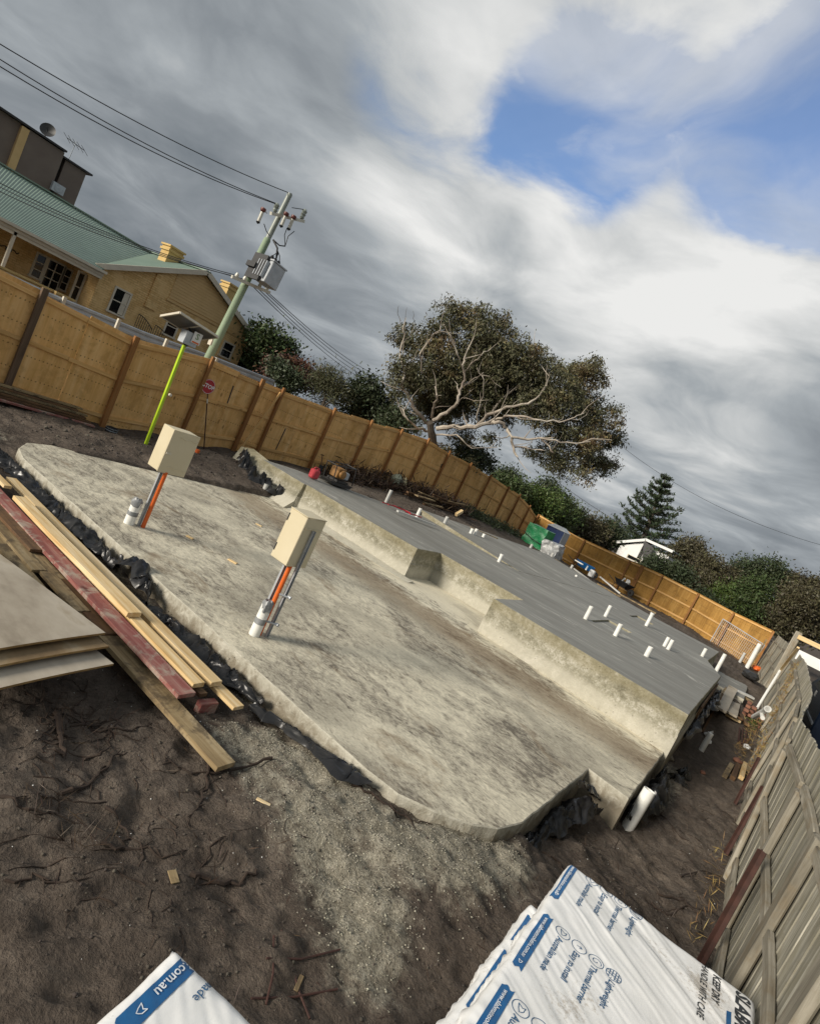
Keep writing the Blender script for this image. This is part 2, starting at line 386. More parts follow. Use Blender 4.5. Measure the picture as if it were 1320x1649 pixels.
def brickwall(name, lo, hi, joint):
    m, q, b = newmat(name); t = q.n('ShaderNodeTexCoord'); sp = q.n('ShaderNodeSeparateXYZ'); q.l(t.outputs['Object'], sp.inputs[0]); cb = q.n('ShaderNodeCombineXYZ'); q.l(q.math('ADD', sp.outputs[0], sp.outputs[1]), cb.inputs[0]); q.l(sp.outputs[2], cb.inputs[1])
    br = q.n('ShaderNodeTexBrick'); q.l(cb.outputs[0], br.inputs['Vector']); br.inputs['Scale'].default_value = 1; br.inputs['Brick Width'].default_value = .30; br.inputs['Row Height'].default_value = .11; br.inputs['Mortar Size'].default_value = .012
    br.inputs['Color1'].default_value = (*lo, 1); br.inputs['Color2'].default_value = (*hi, 1); br.inputs['Mortar'].default_value = (*joint, 1)
    n_ = q.noise(t.outputs['Object'], 1.3, 7, .65); c = q.mix(q.maprange(n_, .45, .62, 0, .75), br.outputs['Color'], hi); st = q.maprange(q.noise(q.mapping(t.outputs['Object'], (1, 1, .35)), 2.2, 6, .6), .56, .7, 0, .4); c = q.mix(st, c, tuple(x*.62 for x in lo))
    q.l(c, b.inputs['Base Color']); b.inputs['Roughness'].default_value = .85; bump(q, b, q.math('ADD', q.math('MULTIPLY', br.outputs['Fac'], -1.0), q.noise(t.outputs['Object'], 25, 4)), .5, .012)
brickwall('render_yellow', lin('#cda76c'), lin('#e2c189'), lin('#b8965f'))
wood('ply', lin('#c99a58'), lin('#deb071'), lin('#e8c087'), axis=2, fine=9, vary=0.10, bmp=0.15, stain=lin('#ab8248'), stain_amt=0.45, nails=True)
wood('ply_gold', lin('#8e6830'), lin('#a57c3e'), lin('#b68f50'), axis=2, fine=9, vary=0.10, bmp=0.15, stain=lin('#80602f'), stain_amt=0.45, nails=True)
wood('rail_pine', lin('#b88c54'), lin('#cfa468'), lin('#dcb57e'), axis=0, fine=22, vary=0.15)
wood('post_pine', lin('#7a5230'), lin('#93673c'), lin('#a97b4c'), axis=0, fine=22, vary=0.15)
wood('post_wet', lin('#4a3a2c'), lin('#625040'), lin('#786350'), axis=0, fine=22, vary=0.15)
wood('pine_new', lin('#b8935a'), lin('#d8bd8e'), lin('#e6d4b2'), axis=0, fine=20, vary=0.08)
wood('pine_old', lin('#6a5840'), lin('#93805f'), lin('#aa997a'), axis=0, fine=22, vary=0.12, stain=lin('#54493a'), stain_amt=0.85)
wood('timber_red', lin('#6a3a36'), lin('#8c5650'), lin('#a07a70'), axis=0, fine=24, vary=0.05, stain=lin('#a59a8c'), stain_amt=0.85)
wood('timber_brown', lin('#4b3626'), lin('#6b5138'), lin('#846a4c'), axis=0, fine=24, vary=0.2, stain=lin('#3a3029'), stain_amt=0.5)
wood('grey_paling', lin('#59564b'), lin('#8f8b7e'), lin('#b3afa2'), axis=2, fine=24, vary=0.22, knots=False, bmp=0.8, stain=lin('#7d7762'), stain_amt=0.5)
wood('grey_rail', lin('#5f5a4f'), lin('#8b8577'), lin('#aca699'), axis=0, fine=24, vary=0.15, bmp=0.7, stain=lin('#7b6a50'), stain_amt=0.4)
basic('ply_face', [lin('#7d7262'), lin('#a39887'), lin('#b5ab9a'), lin('#8f7f66')], 1.6, 0.65, 0.2, 0.003, 14, stretch=(0.6, 1.2, 1), vary=0.12)
basic('ply_brown', [lin('#6f5a3e'), lin('#8f7857'), lin('#a8997f')], 2.4, 0.7, 0.2, 0.003, 14, stretch=(0.6, 1.4, 1))
basic('ply_edge', [lin('#7a5f38'), lin('#a58756')], 12, 0.8, 0.2, 0.003, vary=0.1)
basic('brick_red', [(0.16, 0.07, 0.045), (0.26, 0.12, 0.075)], 6, 0.9, 0.4, 0.006, vary=0.25)
basic('green_cover', [(0.006, 0.16, 0.055), (0.012, 0.26, 0.09)], 2.2, 0.45, 0.8, 0.05, 3)
basic('silver_wrap', [(0.16, 0.17, 0.17), (0.42, 0.43, 0.43), (0.65, 0.66, 0.66)], 3.0, 0.3, 0.9, 0.06, 4, dist=1.2)
basic('toilet_blue', [(0.012, 0.05, 0.20), (0.018, 0.065, 0.25)], 2, 0.4, 0)
basic('van_blue', [(0.008, 0.016, 0.035), (0.012, 0.022, 0.045)], 2, 0.25, 0)
basic('rubber', [(0.012, 0.012, 0.012), (0.025, 0.024, 0.023)], 6, 0.8, 0.1, 0.003)
basic('can_red', [(0.45, 0.035, 0.05), (0.52, 0.06, 0.075)], 3, 0.4, 0)
basic('machine_orange', [(0.20, 0.10, 0.03), (0.34, 0.17, 0.045)], 4, 0.5, 0)
basic('barrow_blue', [(0.01, 0.10, 0.30), (0.015, 0.15, 0.4)], 4, 0.4, 0)
basic('bag_green', [(0.16, 0.19, 0.14), (0.30, 0.32, 0.24)], 5, 0.6, 0.5, 0.02, 6)
basic('bag_yellow', [(0.50, 0.42, 0.22), (0.62, 0.54, 0.33)], 5, 0.6, 0.5, 0.02, 6)
basic('root_bark', [(0.022, 0.014, 0.010), (0.052, 0.033, 0.022)], 14, 0.9, 0.5, 0.006)
basic('pebble', [(0.24, 0.22, 0.175), (0.42, 0.39, 0.32)], 2, 0.9, 0.2, 0.004, island=True, vary=0.3)
basic('clod', [(0.055, 0.045, 0.037), (0.10, 0.083, 0.068)], 4, 0.95, 0.4, 0.006, island=True, vary=0.3)
basic('asphalt', [(0.04, 0.04, 0.041), (0.06, 0.06, 0.06)], 6, 0.9, 0.3, 0.006)

# concrete
def concrete_top(name, dusty, mid, dark, brown, streak, wet=0.0):
    m, q, b = newmat(name); t = q.n('ShaderNodeTexCoord'); v = t.outputs['Object']
    a = q.noise(q.mapping(v, (0.8, 1.1, 1), (0, 0, rad(streak))), 0.75, 8, 0.6, 0.8)
    c2 = q.noise(q.mapping(v, (1.0, 1.7, 1), (0, 0, rad(streak))), 4.2, 11, 0.70, 1.1)
    c3 = q.noise(q.mapping(v, (1.0, 2.0, 1), (0, 0, rad(streak+20))), 19, 7, 0.7, 0.8)
    f = q.math('ADD', q.math('MULTIPLY', a, 0.34), q.math('ADD', q.math('MULTIPLY', c2, 0.38), q.math('MULTIPLY', c3, 0.28)))
    c = q.ramp(f, [(0.415, tuple(x*.8 for x in dark)), (0.465, mid), (0.515, dusty), (0.585, tuple(min(1, x*1.36) for x in dusty))])
    bs = q.maprange(q.noise(q.mapping(v, (0.8, 1.4, 1), (0, 0, rad(streak)), (4, 2, 0)), 0.9, 9, 0.7, 0.8), 0.54, 0.68, 0, 0.6)
    c = q.mix(bs, c, brown)
    sy = q.n('ShaderNodeSeparateXYZ'); q.l(v, sy.inputs[0]); yy = q.math('ADD', sy.outputs[1], q.math('MULTIPLY', q.math('SUBTRACT', c2, 0.5), 1.6))
    band = q.math('MULTIPLY', q.maprange(yy, 8.3, 9.1, 0, 1), q.maprange(yy, 9.5, 9.95, 0.6, 0)); c = q.mix(band, c, brown)
    slur = q.maprange(q.math('ADD', yy, q.math('MULTIPLY', q.math('SUBTRACT', a, 0.5), 1.5)), 9.95, 10.3, 0, 0.75); c = q.mix(slur, c, tuple(min(1, x*1.35) for x in dusty))
    fl = q.maprange(q.noise(q.mapping(v, (1, 2.2, 1), (0, 0, rad(streak+8))), 9, 5, 0.75, 1.5), 0.60, 0.68, 0, 0.55); c = q.mix(fl, c, tuple(x*0.55 for x in brown))
    damp = q.maprange(q.math('ADD', q.noise(q.mapping(v, (0.7, 1, 1), (0, 0, .2), (11, 3, 0)), 0.55, 6, 0.6, 0.8), q.math('MULTIPLY', q.math('SUBTRACT', c2, 0.5), 0.35)), 0.52, 0.62, 0, 0.42); c = q.mix(damp, c, tuple(x*.62 for x in mid))
    # fine pale scratches and specks
    sc_ = q.maprange(q.noise(q.mapping(v, (2, 22, 1), (0, 0, rad(streak+38))), 2.0, 3, 0.5, 1.5), 0.70, 0.76, 0, 0.5)
    c = q.mix(sc_, c, tuple(min(1, x*1.3) for x in dusty))
    sp = q.maprange(q.noise(v, 48, 2, 0.5), 0.67, 0.74, 0, 0.6)
    c = q.mix(sp, c, tuple(x*0.4 for x in brown))
    q.l(c, b.inputs['Base Color']); b.inputs['Roughness'].default_value = 0.85; b.inputs['Specular IOR Level'].default_value = 0.25
    h = q.math('ADD', q.math('MULTIPLY', c2, 0.6), q.math('MULTIPLY', c3, 0.5)); bump(q, b, h, 0.35, 0.012)
concrete_top('slab_top', lin('#c5beaa'), lin('#a39c8c'), lin('#7b7468'), lin('#7d6950'), -8)
def concrete_new(name):
    m, q, b = newmat(name); t = q.n('ShaderNodeTexCoord'); v = t.outputs['Object']
    a = q.noise(q.mapping(v, (0.35, 1.4, 1), (0, 0, rad(-6))), 0.8, 7, 0.6, 0.4)
    c2 = q.noise(q.mapping(v, (0.6, 5.0, 1), (0, 0, rad(-4))), 2.0, 7, 0.6, 0.6)
    f = q.math('ADD', q.math('MULTIPLY', a, 0.6), q.math('MULTIPLY', c2, 0.4))
    c = q.ramp(f, [(0.34, lin('#77756f')), (0.5, lin('#86857f')), (0.63, lin('#999891'))])
    pa = q.maprange(q.noise(q.mapping(v, (0.6, 1.9, 1), (0, 0, rad(-12)), (2, 5, 0)), 1.0, 10, 0.72, 0.9), 0.57, 0.67, 0, 0.6)
    c = q.mix(pa, c, lin('#cfccc2'))
    q.l(c, b.inputs['Base Color']); b.inputs['Roughness'].default_value = 0.7; b.inputs['Specular IOR Level'].default_value = 0.3
    bump(q, b, q.noise(v, 18, 6, 0.6), 0.15, 0.006)
concrete_new('slab_new')
def concrete_side(name):
    m, q, b = newmat(name); t = q.n('ShaderNodeTexCoord'); v = t.outputs['Object']
    s = q.n('ShaderNodeSeparateXYZ'); q.l(v, s.inputs[0])
    blot = q.noise(q.mapping(v, (1, 1, 1.6)), 2.6, 8, 0.68, 0.4); fine = q.noise(v, 34, 5, 0.7)
    vs = q.noise(q.mapping(v, (2.2, 2.2, 1.7)), 5, 8, 0.7, 0.5)
    zf = q.math('ADD', s.outputs[2], q.math('MULTIPLY', q.math('SUBTRACT', blot, 0.5), 0.35))
    f = q.math('ADD', q.math('MULTIPLY', blot, 0.45), q.math('ADD', q.math('MULTIPLY', vs, 0.3), q.math('MULTIPLY', fine, 0.25)))
    c = q.ramp(f, [(0.40, lin('#6c6857')), (0.5, lin('#938f7e')), (0.59, lin('#bcb8ab'))])
    eff = q.maprange(zf, 0.16, 0.36, 0.65, 0.0)      # pale bloom low on the pour
    c = q.mix(eff, c, lin('#c2beb0'))
    top = q.maprange(zf, 0.44, 0.58, 0, 0.5); c = q.mix(top, c, lin('#827a5e'))
    dirt = q.maprange(q.math('ADD', s.outputs[2], q.math('MULTIPLY', q.math('SUBTRACT', vs, 0.5), 0.5)), -0.20, 0.02, 0.75, 0.0); c = q.mix(dirt, c, lin('#6b5f4c'))
    q.l(c, b.inputs['Base Color']); b.inputs['Roughness'].default_value = 0.9; b.inputs['Specular IOR Level'].default_value = 0.2
    vh = q.n('ShaderNodeTexVoronoi'); q.l(v, vh.inputs['Vector']); vh.inputs['Scale'].default_value = 11; hol = q.math('MULTIPLY', q.maprange(vh.outputs['Distance'], 0.06, 0.13, 1, 0), q.maprange(blot, 0.45, 0.55, 0, 1))
    bump(q, b, q.math('SUBTRACT', q.math('ADD', q.math('MULTIPLY', fine, 0.7), vs), q.math('MULTIPLY', hol, 1.5)), 0.75, 0.014)
concrete_side('slab_side')
def soil(name):
    m, q, b = newmat(name); t = q.n('ShaderNodeTexCoord'); v = t.outputs['Object']
    a = q.noise(v, 0.9, 7, 0.6, 0.4); f = q.noise(v, 9, 8, 0.68, 0.3); ff = q.noise(v, 60, 4, 0.7)
    k = q.math('ADD', q.math('MULTIPLY', a, 0.4), q.math('ADD', q.math('MULTIPLY', f, 0.4), q.math('MULTIPLY', ff, 0.2)))
    c = q.ramp(k, [(0.37, (0.050, 0.039, 0.031)), (0.5, (0.100, 0.080, 0.064)), (0.62, (0.178, 0.146, 0.117))])
    sp = q.maprange(q.noise(v, 95, 2, 0.5), 0.70, 0.76, 0, 0.7); c = q.mix(sp, c, (0.22, 0.19, 0.16))
    at = q.n('ShaderNodeAttribute'); at.attribute_name = 'grit'
    gr = q.ramp(q.math('ADD', q.math('MULTIPLY', f, 0.5), q.math('MULTIPLY', ff, 0.5)), [(0.38, (0.13, 0.115, 0.086)), (0.5, (0.25, 0.228, 0.178)), (0.62, (0.41, 0.38, 0.305))])
    am = q.maprange(q.math('ADD', at.outputs['Fac'], q.math('MULTIPLY', q.math('SUBTRACT', f, 0.5), 1.3)), 0.20, 0.85, 0, 1)
    c = q.mix(am, c, gr)
    q.l(c, b.inputs['Base Color']); b.inputs['Roughness'].default_value = 0.92; b.inputs['Specular IOR Level'].default_value = 0.2
    vo = q.n('ShaderNodeTexVoronoi'); vo.feature = 'SMOOTH_F1'; q.l(q.vmath('ADD', v, q.vmath('MULTIPLY', q.vmath('SUBTRACT', q.noise(v, 12, 3), (0.5, 0.5, 0.5)), (0.1, 0.1, 0.1))), vo.inputs['Vector']); vo.inputs['Scale'].default_value = 26
    bump(q, b, q.math('ADD', q.math('ADD', q.math('MULTIPLY', f, 1.0), q.math('MULTIPLY', ff, 0.45)), q.math('MULTIPLY', vo.outputs['Distance'], -0.35)), 1.0, 0.035)
soil('soil')
MATS['grass'] = basic('verge', [(0.035, 0.045, 0.015), (0.07, 0.07, 0.03)], 2, 0.95, 0.4, 0.02)

# ------------------------------------------------------------------ ground
GP = np.array([(-14,5.6,-.15),(-14,7.7,-.1),(-14,10,.05),(-14,12,.28),(-14,15,.43),(-14,17.3,.67),(-14,19.3,.95),(-14,21.2,1),(-14,23.5,.95),(-14,25.7,.95),(-14,28.2,.9),(-14,31,.66),(-14,34.6,.5),(-14,37,.35),
 (-8.8,37,.12),(-5.6,37,.2),(-3.4,37,.2),(-1.4,37,0),(.4,37,-.2),(1,30,-.25),(1,20,-.35),(1,14,-.4),(1,10,-.42),(1,6,-.45),(.3,8,-.45),(0,11,-.5),(.3,15,-.45),(.2,17.5,-.12),(.2,19.5,.06),
 (-10.8,4,-.12),(-12,4,-.1),(-10.6,6,.06),(-11.5,8,.12),(-10.6,9.5,.12),(-11.8,10.5,.3),(-11.8,12.5,.6),(-11,15,.72),(-11,18,.85),(-10.3,20,.82),(-9.9,23,.74),(-9.6,27,.55),(-5,27.4,.45),(-1,26,.2),(-2,31,.2),
 (-9,3.9,-.16),(-6.5,3.8,-.17),(-4,3.7,-.2),(-2.8,3.85,-.16),(-2.8,3.3,-.27),(-3.6,3.2,-.28),(-1.9,3.95,-.10),(-1.2,4.2,-.06),(-.75,5,-.17),(-.5,6,-.34),(-.3,7,-.42),(-3,2.5,-.3),(-1.5,2.8,-.28),(0,3,-.35),(-5,2.5,-.28),(-8,2,-.25),(-12,0,-.2),(0,0,-.4),
 (3,5,-.4),(3,20,-.35),(3,36,-.3),(-16,8,.8),(-17,10,.9),(-18,20,.9),(-18,30,.8),(-30,20,.95),(-30,5,.9),(-60,60,.6),(0,60,0),(-20,50,.3),(60,60,-.3),(40,0,-.4),(0,-40,-.4),(-40,-40,.5),(0,300,0),(-300,100,.6)], float)
LOWER = [(-9.2,4.2),(-2.0,4.24),(-1.64,4.29),(-1.36,4.46),(-1.11,4.7),(-.96,4.93),(-.87,5.3),(-.85,7.52),(-.33,7.48),(-.33,10.6),(-3.7,12.3),(-9.6,12.2),(-10.35,11.6),(-10.3,5.6),(-10.38,5.1),(-10.15,4.6),(-9.7,4.32)]
UPPER = [(-.28,10.22),(-3.95,10.3),(-3.97,11.9),(-6.2,11.85),(-6.2,10.76),(-9.7,10.6),(-9.72,10.52),(-11.4,10.52),(-11.4,11.7),(-10.45,14.6),(-10.15,16.6),(-9.75,18),(-9.35,20),(-9.2,22),(-8.95,25.3),(-8.6,26.4),(-4.6,25.2),(-3,24.4),(-.75,24.2),(-.75,19.3),(-.25,17.3)]
def inpoly(x, y, poly):
    r = np.zeros(np.shape(x), bool); n = len(poly)
    for i in range(n):
        (x1, y1), (x2, y2) = poly[i], poly[(i+1) % n]
        c = ((y1 > y) != (y2 > y)) & (x < (x2-x1)*(y-y1)/((y2-y1) + 1e-12)+x1); r ^= c
    return r
def pdist(x, y, poly):
    dmin = np.full(np.shape(x), 1e9); n = len(poly)
    for i in range(n):
        (x1, y1), (x2, y2) = poly[i], poly[(i+1) % n]
        L = (x2-x1)**2+(y2-y1)**2; t = np.clip(((x-x1)*(x2-x1)+(y-y1)*(y2-y1))/L, 0, 1)
        dmin = np.minimum(dmin, np.hypot(x-x1-t*(x2-x1), y-y1-t*(y2-y1)))
    return dmin
def base_h(x, y):
    x = np.asarray(x, float); y = np.asarray(y, float); num = np.zeros(x.shape); den = np.zeros(x.shape)
    for px, py, pz in GP:
        w = 1/((x-px)**2+(y-py)**2+0.12)**1.7; num += w*pz; den += w
    return num/den
def ground_h(x, y):
    x = np.asarray(x, float); y = np.asarray(y, float)
    z = base_h(x, y)
    inside = (x > -14) & (x < 1.3) & (y < 37.2)
    amp = np.where(inside, 1.0, 0.25)
    rut = fbm(x*1.3+3, y*1.3, 3)*0.07
    z = z + amp*(rut + fbm(x*4.1, y*4.1+5, 4, 0.55)*0.055 + np.abs(fbm(x*9+2, y*9, 2))*0.035 - np.abs(fbm(x*3.1+8, y*5.2, 3))*0.05 + fbm(x*14, y*14, 2)*.026 + fbm(x*23+4, y*23, 1)*.016)
    for poly, lo, sh in ((LOWER, -0.35, 0.05), (UPPER, -0.2, 0.05)):
        ins = inpoly(x, y, poly) & (pdist(x, y, poly) > sh); z = np.where(ins, np.minimum(z, lo), z)
    return z
def H(x, y): return float(ground_h(np.array([x]), np.array([y]))[0])
def axis(segs):
    a = []
    for s, e, st in segs: a += list(np.arange(s, e, st))
    return np.array(a + [segs[-1][1]])
gx = axis([(-400,-100,50),(-100,-20,8),(-20,-14,0.6),(-14,-4.5,0.12),(-4.5,1.25,0.035),(1.25,6,0.5),(6,60,8),(60,400,50)])
gy = axis([(-120,-20,20),(-20,0.6,1.5),(0.6,7.5,0.04),(7.5,13,0.07),(13,37.5,0.25),(37.5,70,3),(70,150,10),(150,900,75)])
X, Y = np.meshgrid(gx, gy, indexing='xy'); Z = ground_h(X, Y)
nx, ny = len(gx), len(gy); idx = np.arange(nx*ny).reshape(ny, nx)
fa = np.stack([idx[:-1, :-1], idx[:-1, 1:], idx[1:, 1:], idx[1:, :-1]], -1).reshape(-1, 4)
gnd = npmesh('ground', np.stack([X, Y, Z], -1).reshape(-1, 3), fa, 'soil', smooth=True); gnd['kind'] = 'structure'
def grit_at(x, y):
    def seg(x1, y1, x2, y2, w):
        L = (x2-x1)**2+(y2-y1)**2; t = np.clip(((x-x1)*(x2-x1)+(y-y1)*(y2-y1))/L, 0, 1)
        return np.exp(-(((x-x1-t*(x2-x1))**2+(y-y1-t*(y2-y1))**2)/w**2))
    a = np.maximum(seg(-2.7, 3.85, -1.3, 3.95, 0.30), seg(-1.3, 3.95, -0.95, 4.7, 0.34))
    a = np.maximum(a, seg(-1.9, 3.55, -1.1, 3.35, 0.33)); a = np.maximum(a, .9*seg(-1.2, 3.5, -.95, 3.15, .28)); a = np.maximum(a, .7*seg(-2.9, 3.6, -2.2, 3.5, .25)); a = np.maximum(a, seg(-1.0, 4.2, -0.8, 4.9, 0.3))
    a = np.maximum(a, 0.6*seg(-0.15, 9.5, -0.1, 11.5, 0.3)); a = np.maximum(a, 0.85*seg(-10.9, 4.1, -11.6, 4.0, 0.5))
    a = np.maximum(a, 0.5*seg(-9, 4.1, -3, 4.1, 0.12))
    return a
at_ = gnd.data.attributes.new('grit', 'FLOAT', 'POINT'); at_.data.foreach_set('value', grit_at(X, Y).ravel().astype(np.float32))

# ------------------------------------------------------------------ slabs
def outline(poly, step, jit):
    o = []
    for i, p in enumerate(poly):
        q = poly[(i+1) % len(poly)]; L = math.hypot(q[0]-p[0], q[1]-p[1]); n = max(1, int(L/step))
        for k in range(n):
            t = k/n; j = jit if k else 0
            o.append((p[0]+(q[0]-p[0])*t+random.uniform(-j, j), p[1]+(q[1]-p[1])*t+random.uniform(-j, j)))
    return o
def slab(name, poly, ztop, zbot, mt, ms, parent, holes=(), step=0.14, jit=0.005, ledge=None):
    bm = bmesh.new(); loops = [outline(poly, step, jit)] + [list(h) for h in holes]; edges = []; rings = []
    for lp in loops:
        vs = [bm.verts.new((x, y, ztop + (random.uniform(-.004, .001) if lp is loops[0] else 0))) for x, y in lp]; rings.append(vs)
        for i in range(len(vs)): edges.append(bm.edges.new((vs[i], vs[(i+1) % len(vs)])))
    bmesh.ops.triangle_fill(bm, use_beauty=True, edges=edges, normal=(0, 0, 1))
    for f in bm.faces: f.material_index = 0
    for k, vs in enumerate(rings):
        zs = [(0.012, -0.012), (0, None)] if k == 0 else [(0, None)]
        levels = []
        if k == 0:
            # arris, then optional formwork ledge
            cx = [v.co.copy() for v in vs]; n = len(vs)
            def ring(off, z, jz=0.0):
                r = []
                for i in range(n):
                    a = cx[(i+1) % n]-cx[i-1]; nr = Vector((a.y, -a.x, 0)).normalized()
                    r.append(bm.verts.new((cx[i].x+nr.x*off, cx[i].y+nr.y*off, z+random.uniform(-jz, jz))))
                return r
            sgn = 1 if sum((loops[0][i][0]*loops[0][(i+1) % n][1]-loops[0][(i+1) % n][0]*loops[0][i][1]) for i in range(n)) > 0 else -1
            levels = [vs, ring(0.010*sgn, ztop-0.012, 0.003)]
            if ledge: levels += [ring(0.012*sgn, ledge+0.01, 0.004), ring(0.026*sgn, ledge-0.012, 0.004)]
            levels += [ring((0.03 if ledge else 0.014)*sgn, zbot)]
        else:
            levels = [vs, [bm.verts.new((v.co.x, v.co.y, zbot if k == 0 else ztop-0.045)) for v in vs]]
            bm.faces.new(levels[1]).material_index = 0
        for a, b in zip(levels, levels[1:]):
            for i in range(len(a)):
                f = bm.faces.new((a[i], a[(i+1) % len(a)], b[(i+1) % len(a)], b[i])); f.material_index = 1
    bmesh.ops.recalc_face_normals(bm, faces=bm.faces)
    me = bpy.data.meshes.new(name); bm.to_mesh(me); bm.free()
    return link(name, me, [mt, ms], parent)
def rect(x0, x1, y0, y1): return [(x0, y0), (x1, y0), (x1, y1), (x0, y1)]
ls = slab('concrete_slab', LOWER, 0.0, -0.6, 'slab_top', 'slab_side', None, step=.13, jit=.006)
tag(ls, 'lower dusty concrete slab with a rounded near corner and stained top', 'slab')
us = slab('concrete_slab', UPPER, 0.7, -0.62, 'slab_new', 'slab_side', None, ledge=0.34,
          holes=[rect(-3.1, -2.45, 14.4, 16.3), rect(-3.35, -2.75, 20.2, 21.6)])
tag(us, 'upper grey concrete slab standing a step higher behind the stained one', 'slab')
b = MB()
P = [(-10.25, 16.85), (-5.9, 16.15), (-4.6, 25.0), (-8.75, 26.2)]
zt = [0.87, 0.706, 0.706, 0.87]
b.hexa([(x, y, 0.69) for x, y in P] + [(x, y, z) for (x, y), z in zip(P, zt)])
b.cur = 0
rf = b.build('raised_floor', ['slab_new', 'slab_side'], us)
for pgn in rf.data.polygons:
    if abs(pgn.normal.z) < 0.5: pgn.material_index = 1
ps = slab('concrete_slab', rect(-0.7, 0.5, 20.3, 25.6), 0.10, -0.6, 'slab_new', 'slab_side', None)
tag(ps, 'small low concrete slab beyond the far right end of the upper one', 'slab')

# ------------------------------------------------------------------ hoarding along the street (left)
hf = thing('plywood_hoarding', 'long plywood hoarding on the street side, brown in its own shade with many posts', 'fence', (-14, 20, 0))
FX = -14.0
posts = []   # (y, zbase, ztop)
for (bx, by), (tx, ty) in [((5,645),(71,468)),((160,690),(221.6,546.6)),((275,742),(343,578)),((378,724),(424,614)),((412,735),(458,628)),((500,756),(540,660)),((563.6,766),(600,679)),((616,771),(648,693)),((656,784.5),(691,708)),((692,800),(725,728)),((729.8,812),(759.4,747)),((763,826),(791,766)),((790,843),(820,785)),((812,853),(838,797)),((828,862),(854,815)),((848,880),(880,838))]:
    t = at_x(tx, ty, FX+0.1); bz = at_x(bx, by, FX+0.1).z
    posts.append([t.y, min(bz, t.z-1.95), t.z])
posts[2][1] = 0.02; posts[14][1] = 0.45; posts[15][1] = 0.35; posts[15][0] = 36.7
posts = [[3.3, -0.2, 2.42]] + posts
def gap(a, b): return a + 0.002
for i, (y, zb, zt_) in enumerate(posts):
    wpost = 0.13 if i in (1, 2, 4) else 0.095
    mat = 'post_wet' if i in (1,) else 'post_pine'
    stick('post', (FX+0.085, y, zb-0.15), (FX+0.085+random.uniform(-.01, .02), y+random.uniform(-.02, .02), zt_+0.06), wpost, 0.085, mat, hf, up=(1, 0, 0), bevel=0.006)
for (y0, b0, t0), (y1, b1, t1) in zip(posts, posts[1:]):
    n = 2 if (y1-y0) > 1.5 else 1
    cuts = [y0] + ([y0+(y1-y0)*random.uniform(0.42, 0.6)] if n == 2 else []) + [y1]
    L = lambda y, a, c: a+(c-a)*(y-y0)/(y1-y0)
    for ya, yb in zip(cuts, cuts[1:]):
        st = random.uniform(-0.02, 0.05)
        mb = MB(); xb = FX - random.uniform(0, 0.012)
        za, zb2 = L(ya, t0, t1)-0.05+st, L(yb, t0, t1)-0.05+st
        ba, bb = L(ya, b0, b1)-0.06, L(yb, b0, b1)-0.06
        mb.hexa([(xb-0.017, ya+.004, ba), (xb, ya+.004, ba), (xb, yb-.004, bb), (xb-0.017, yb-.004, bb), (xb-0.017, ya+.004, za), (xb, ya+.004, za), (xb, yb-.004, zb2), (xb-0.017, yb-.004, zb2)])
        c = Vector((FX, (ya+yb)/2, (ba+za)/2)); mb.build('panel', 'ply', hf, world=Matrix.Translation(c))
    for h in (0.94, 0.55, 0.13):
        za, zb2 = b0+(t0-b0)*h, b1+(t1-b1)*h
        m = 0.5+random.uniform(-.1, .1); spl = (y1-y0) > 1.8
        segs = [(0, m), (m, 1)] if spl else [(0, 1)]
        for a, c in segs:
            dz = random.uniform(-.012, .012)
            pa = (FX+0.022, y0+(y1-y0)*a+(0.06 if a == 0 else .003), za+(zb2-za)*a+dz); pb = (FX+0.022, y0+(y1-y0)*c-(0.06 if c == 1 else .003), za+(zb2-za)*c+dz)
            stick('rail', pa, pb, 0.04, 0.09, 'rail_pine', hf, bevel=0.004)
# dark strips laid on the sheets, painting in the shade of slot gaps
for (x0, y0_), (x1, y1_) in [((376, 621), (364, 655)), ((460, 690), (444, 724)), ((798, 790), (775, 832))]:
    p, q = at_x(x0, y0_, FX+0.003), at_x(x1, y1_, FX+0.003)
    stick('gap_shade_strip', p, q, 0.035, 0.006, 'dark_metal', hf, up=(1, 0, 0))
stick('brace', at_x(384, 727, FX+0.2), at_x(452, 632, FX+0.14), 0.07, 0.045, 'rail_pine', hf, up=(1, 0, 0), bevel=0.004)

# ------------------------------------------------------------------ hoarding along the back (golden)
hb = thing('plywood_hoarding', 'sunlit golden plywood hoarding closing the back of the site', 'fence', (-6, 37, 0))
FY = 37.0
bx_ = [-14.0] + [at_y(px, py, FY).x for px, py in ((943, 869), (1015, 904), (1033, 916), (1068, 925), (1125, 955), (1182, 987))] + [0.6]
bx_ = sorted(bx_)
def bz(x): return float(np.interp(x, [-14, -8.8, -5.6, -3.4, -1.4, .8], [.3, .1, .2, .18, 0, -.2]))
def tz(x): return float(np.interp(x, [-14, -11.9, -5.5, -3.4, -1.4, .8], [2.3, 2.06, 2.2, 2.14, 2.04, 2.06]))
for i, x in enumerate(bx_):
    wide = abs(x-at_y(1033, 916, FY).x) < 0.05
    stick('post', (x, FY-0.085, bz(x)-0.2), (x+random.uniform(-.02, .02), FY-0.085, tz(x)-0.02), 0.22 if wide else 0.10, 0.085, 'post_pine', hb, up=(0, 1, 0), bevel=0.006)
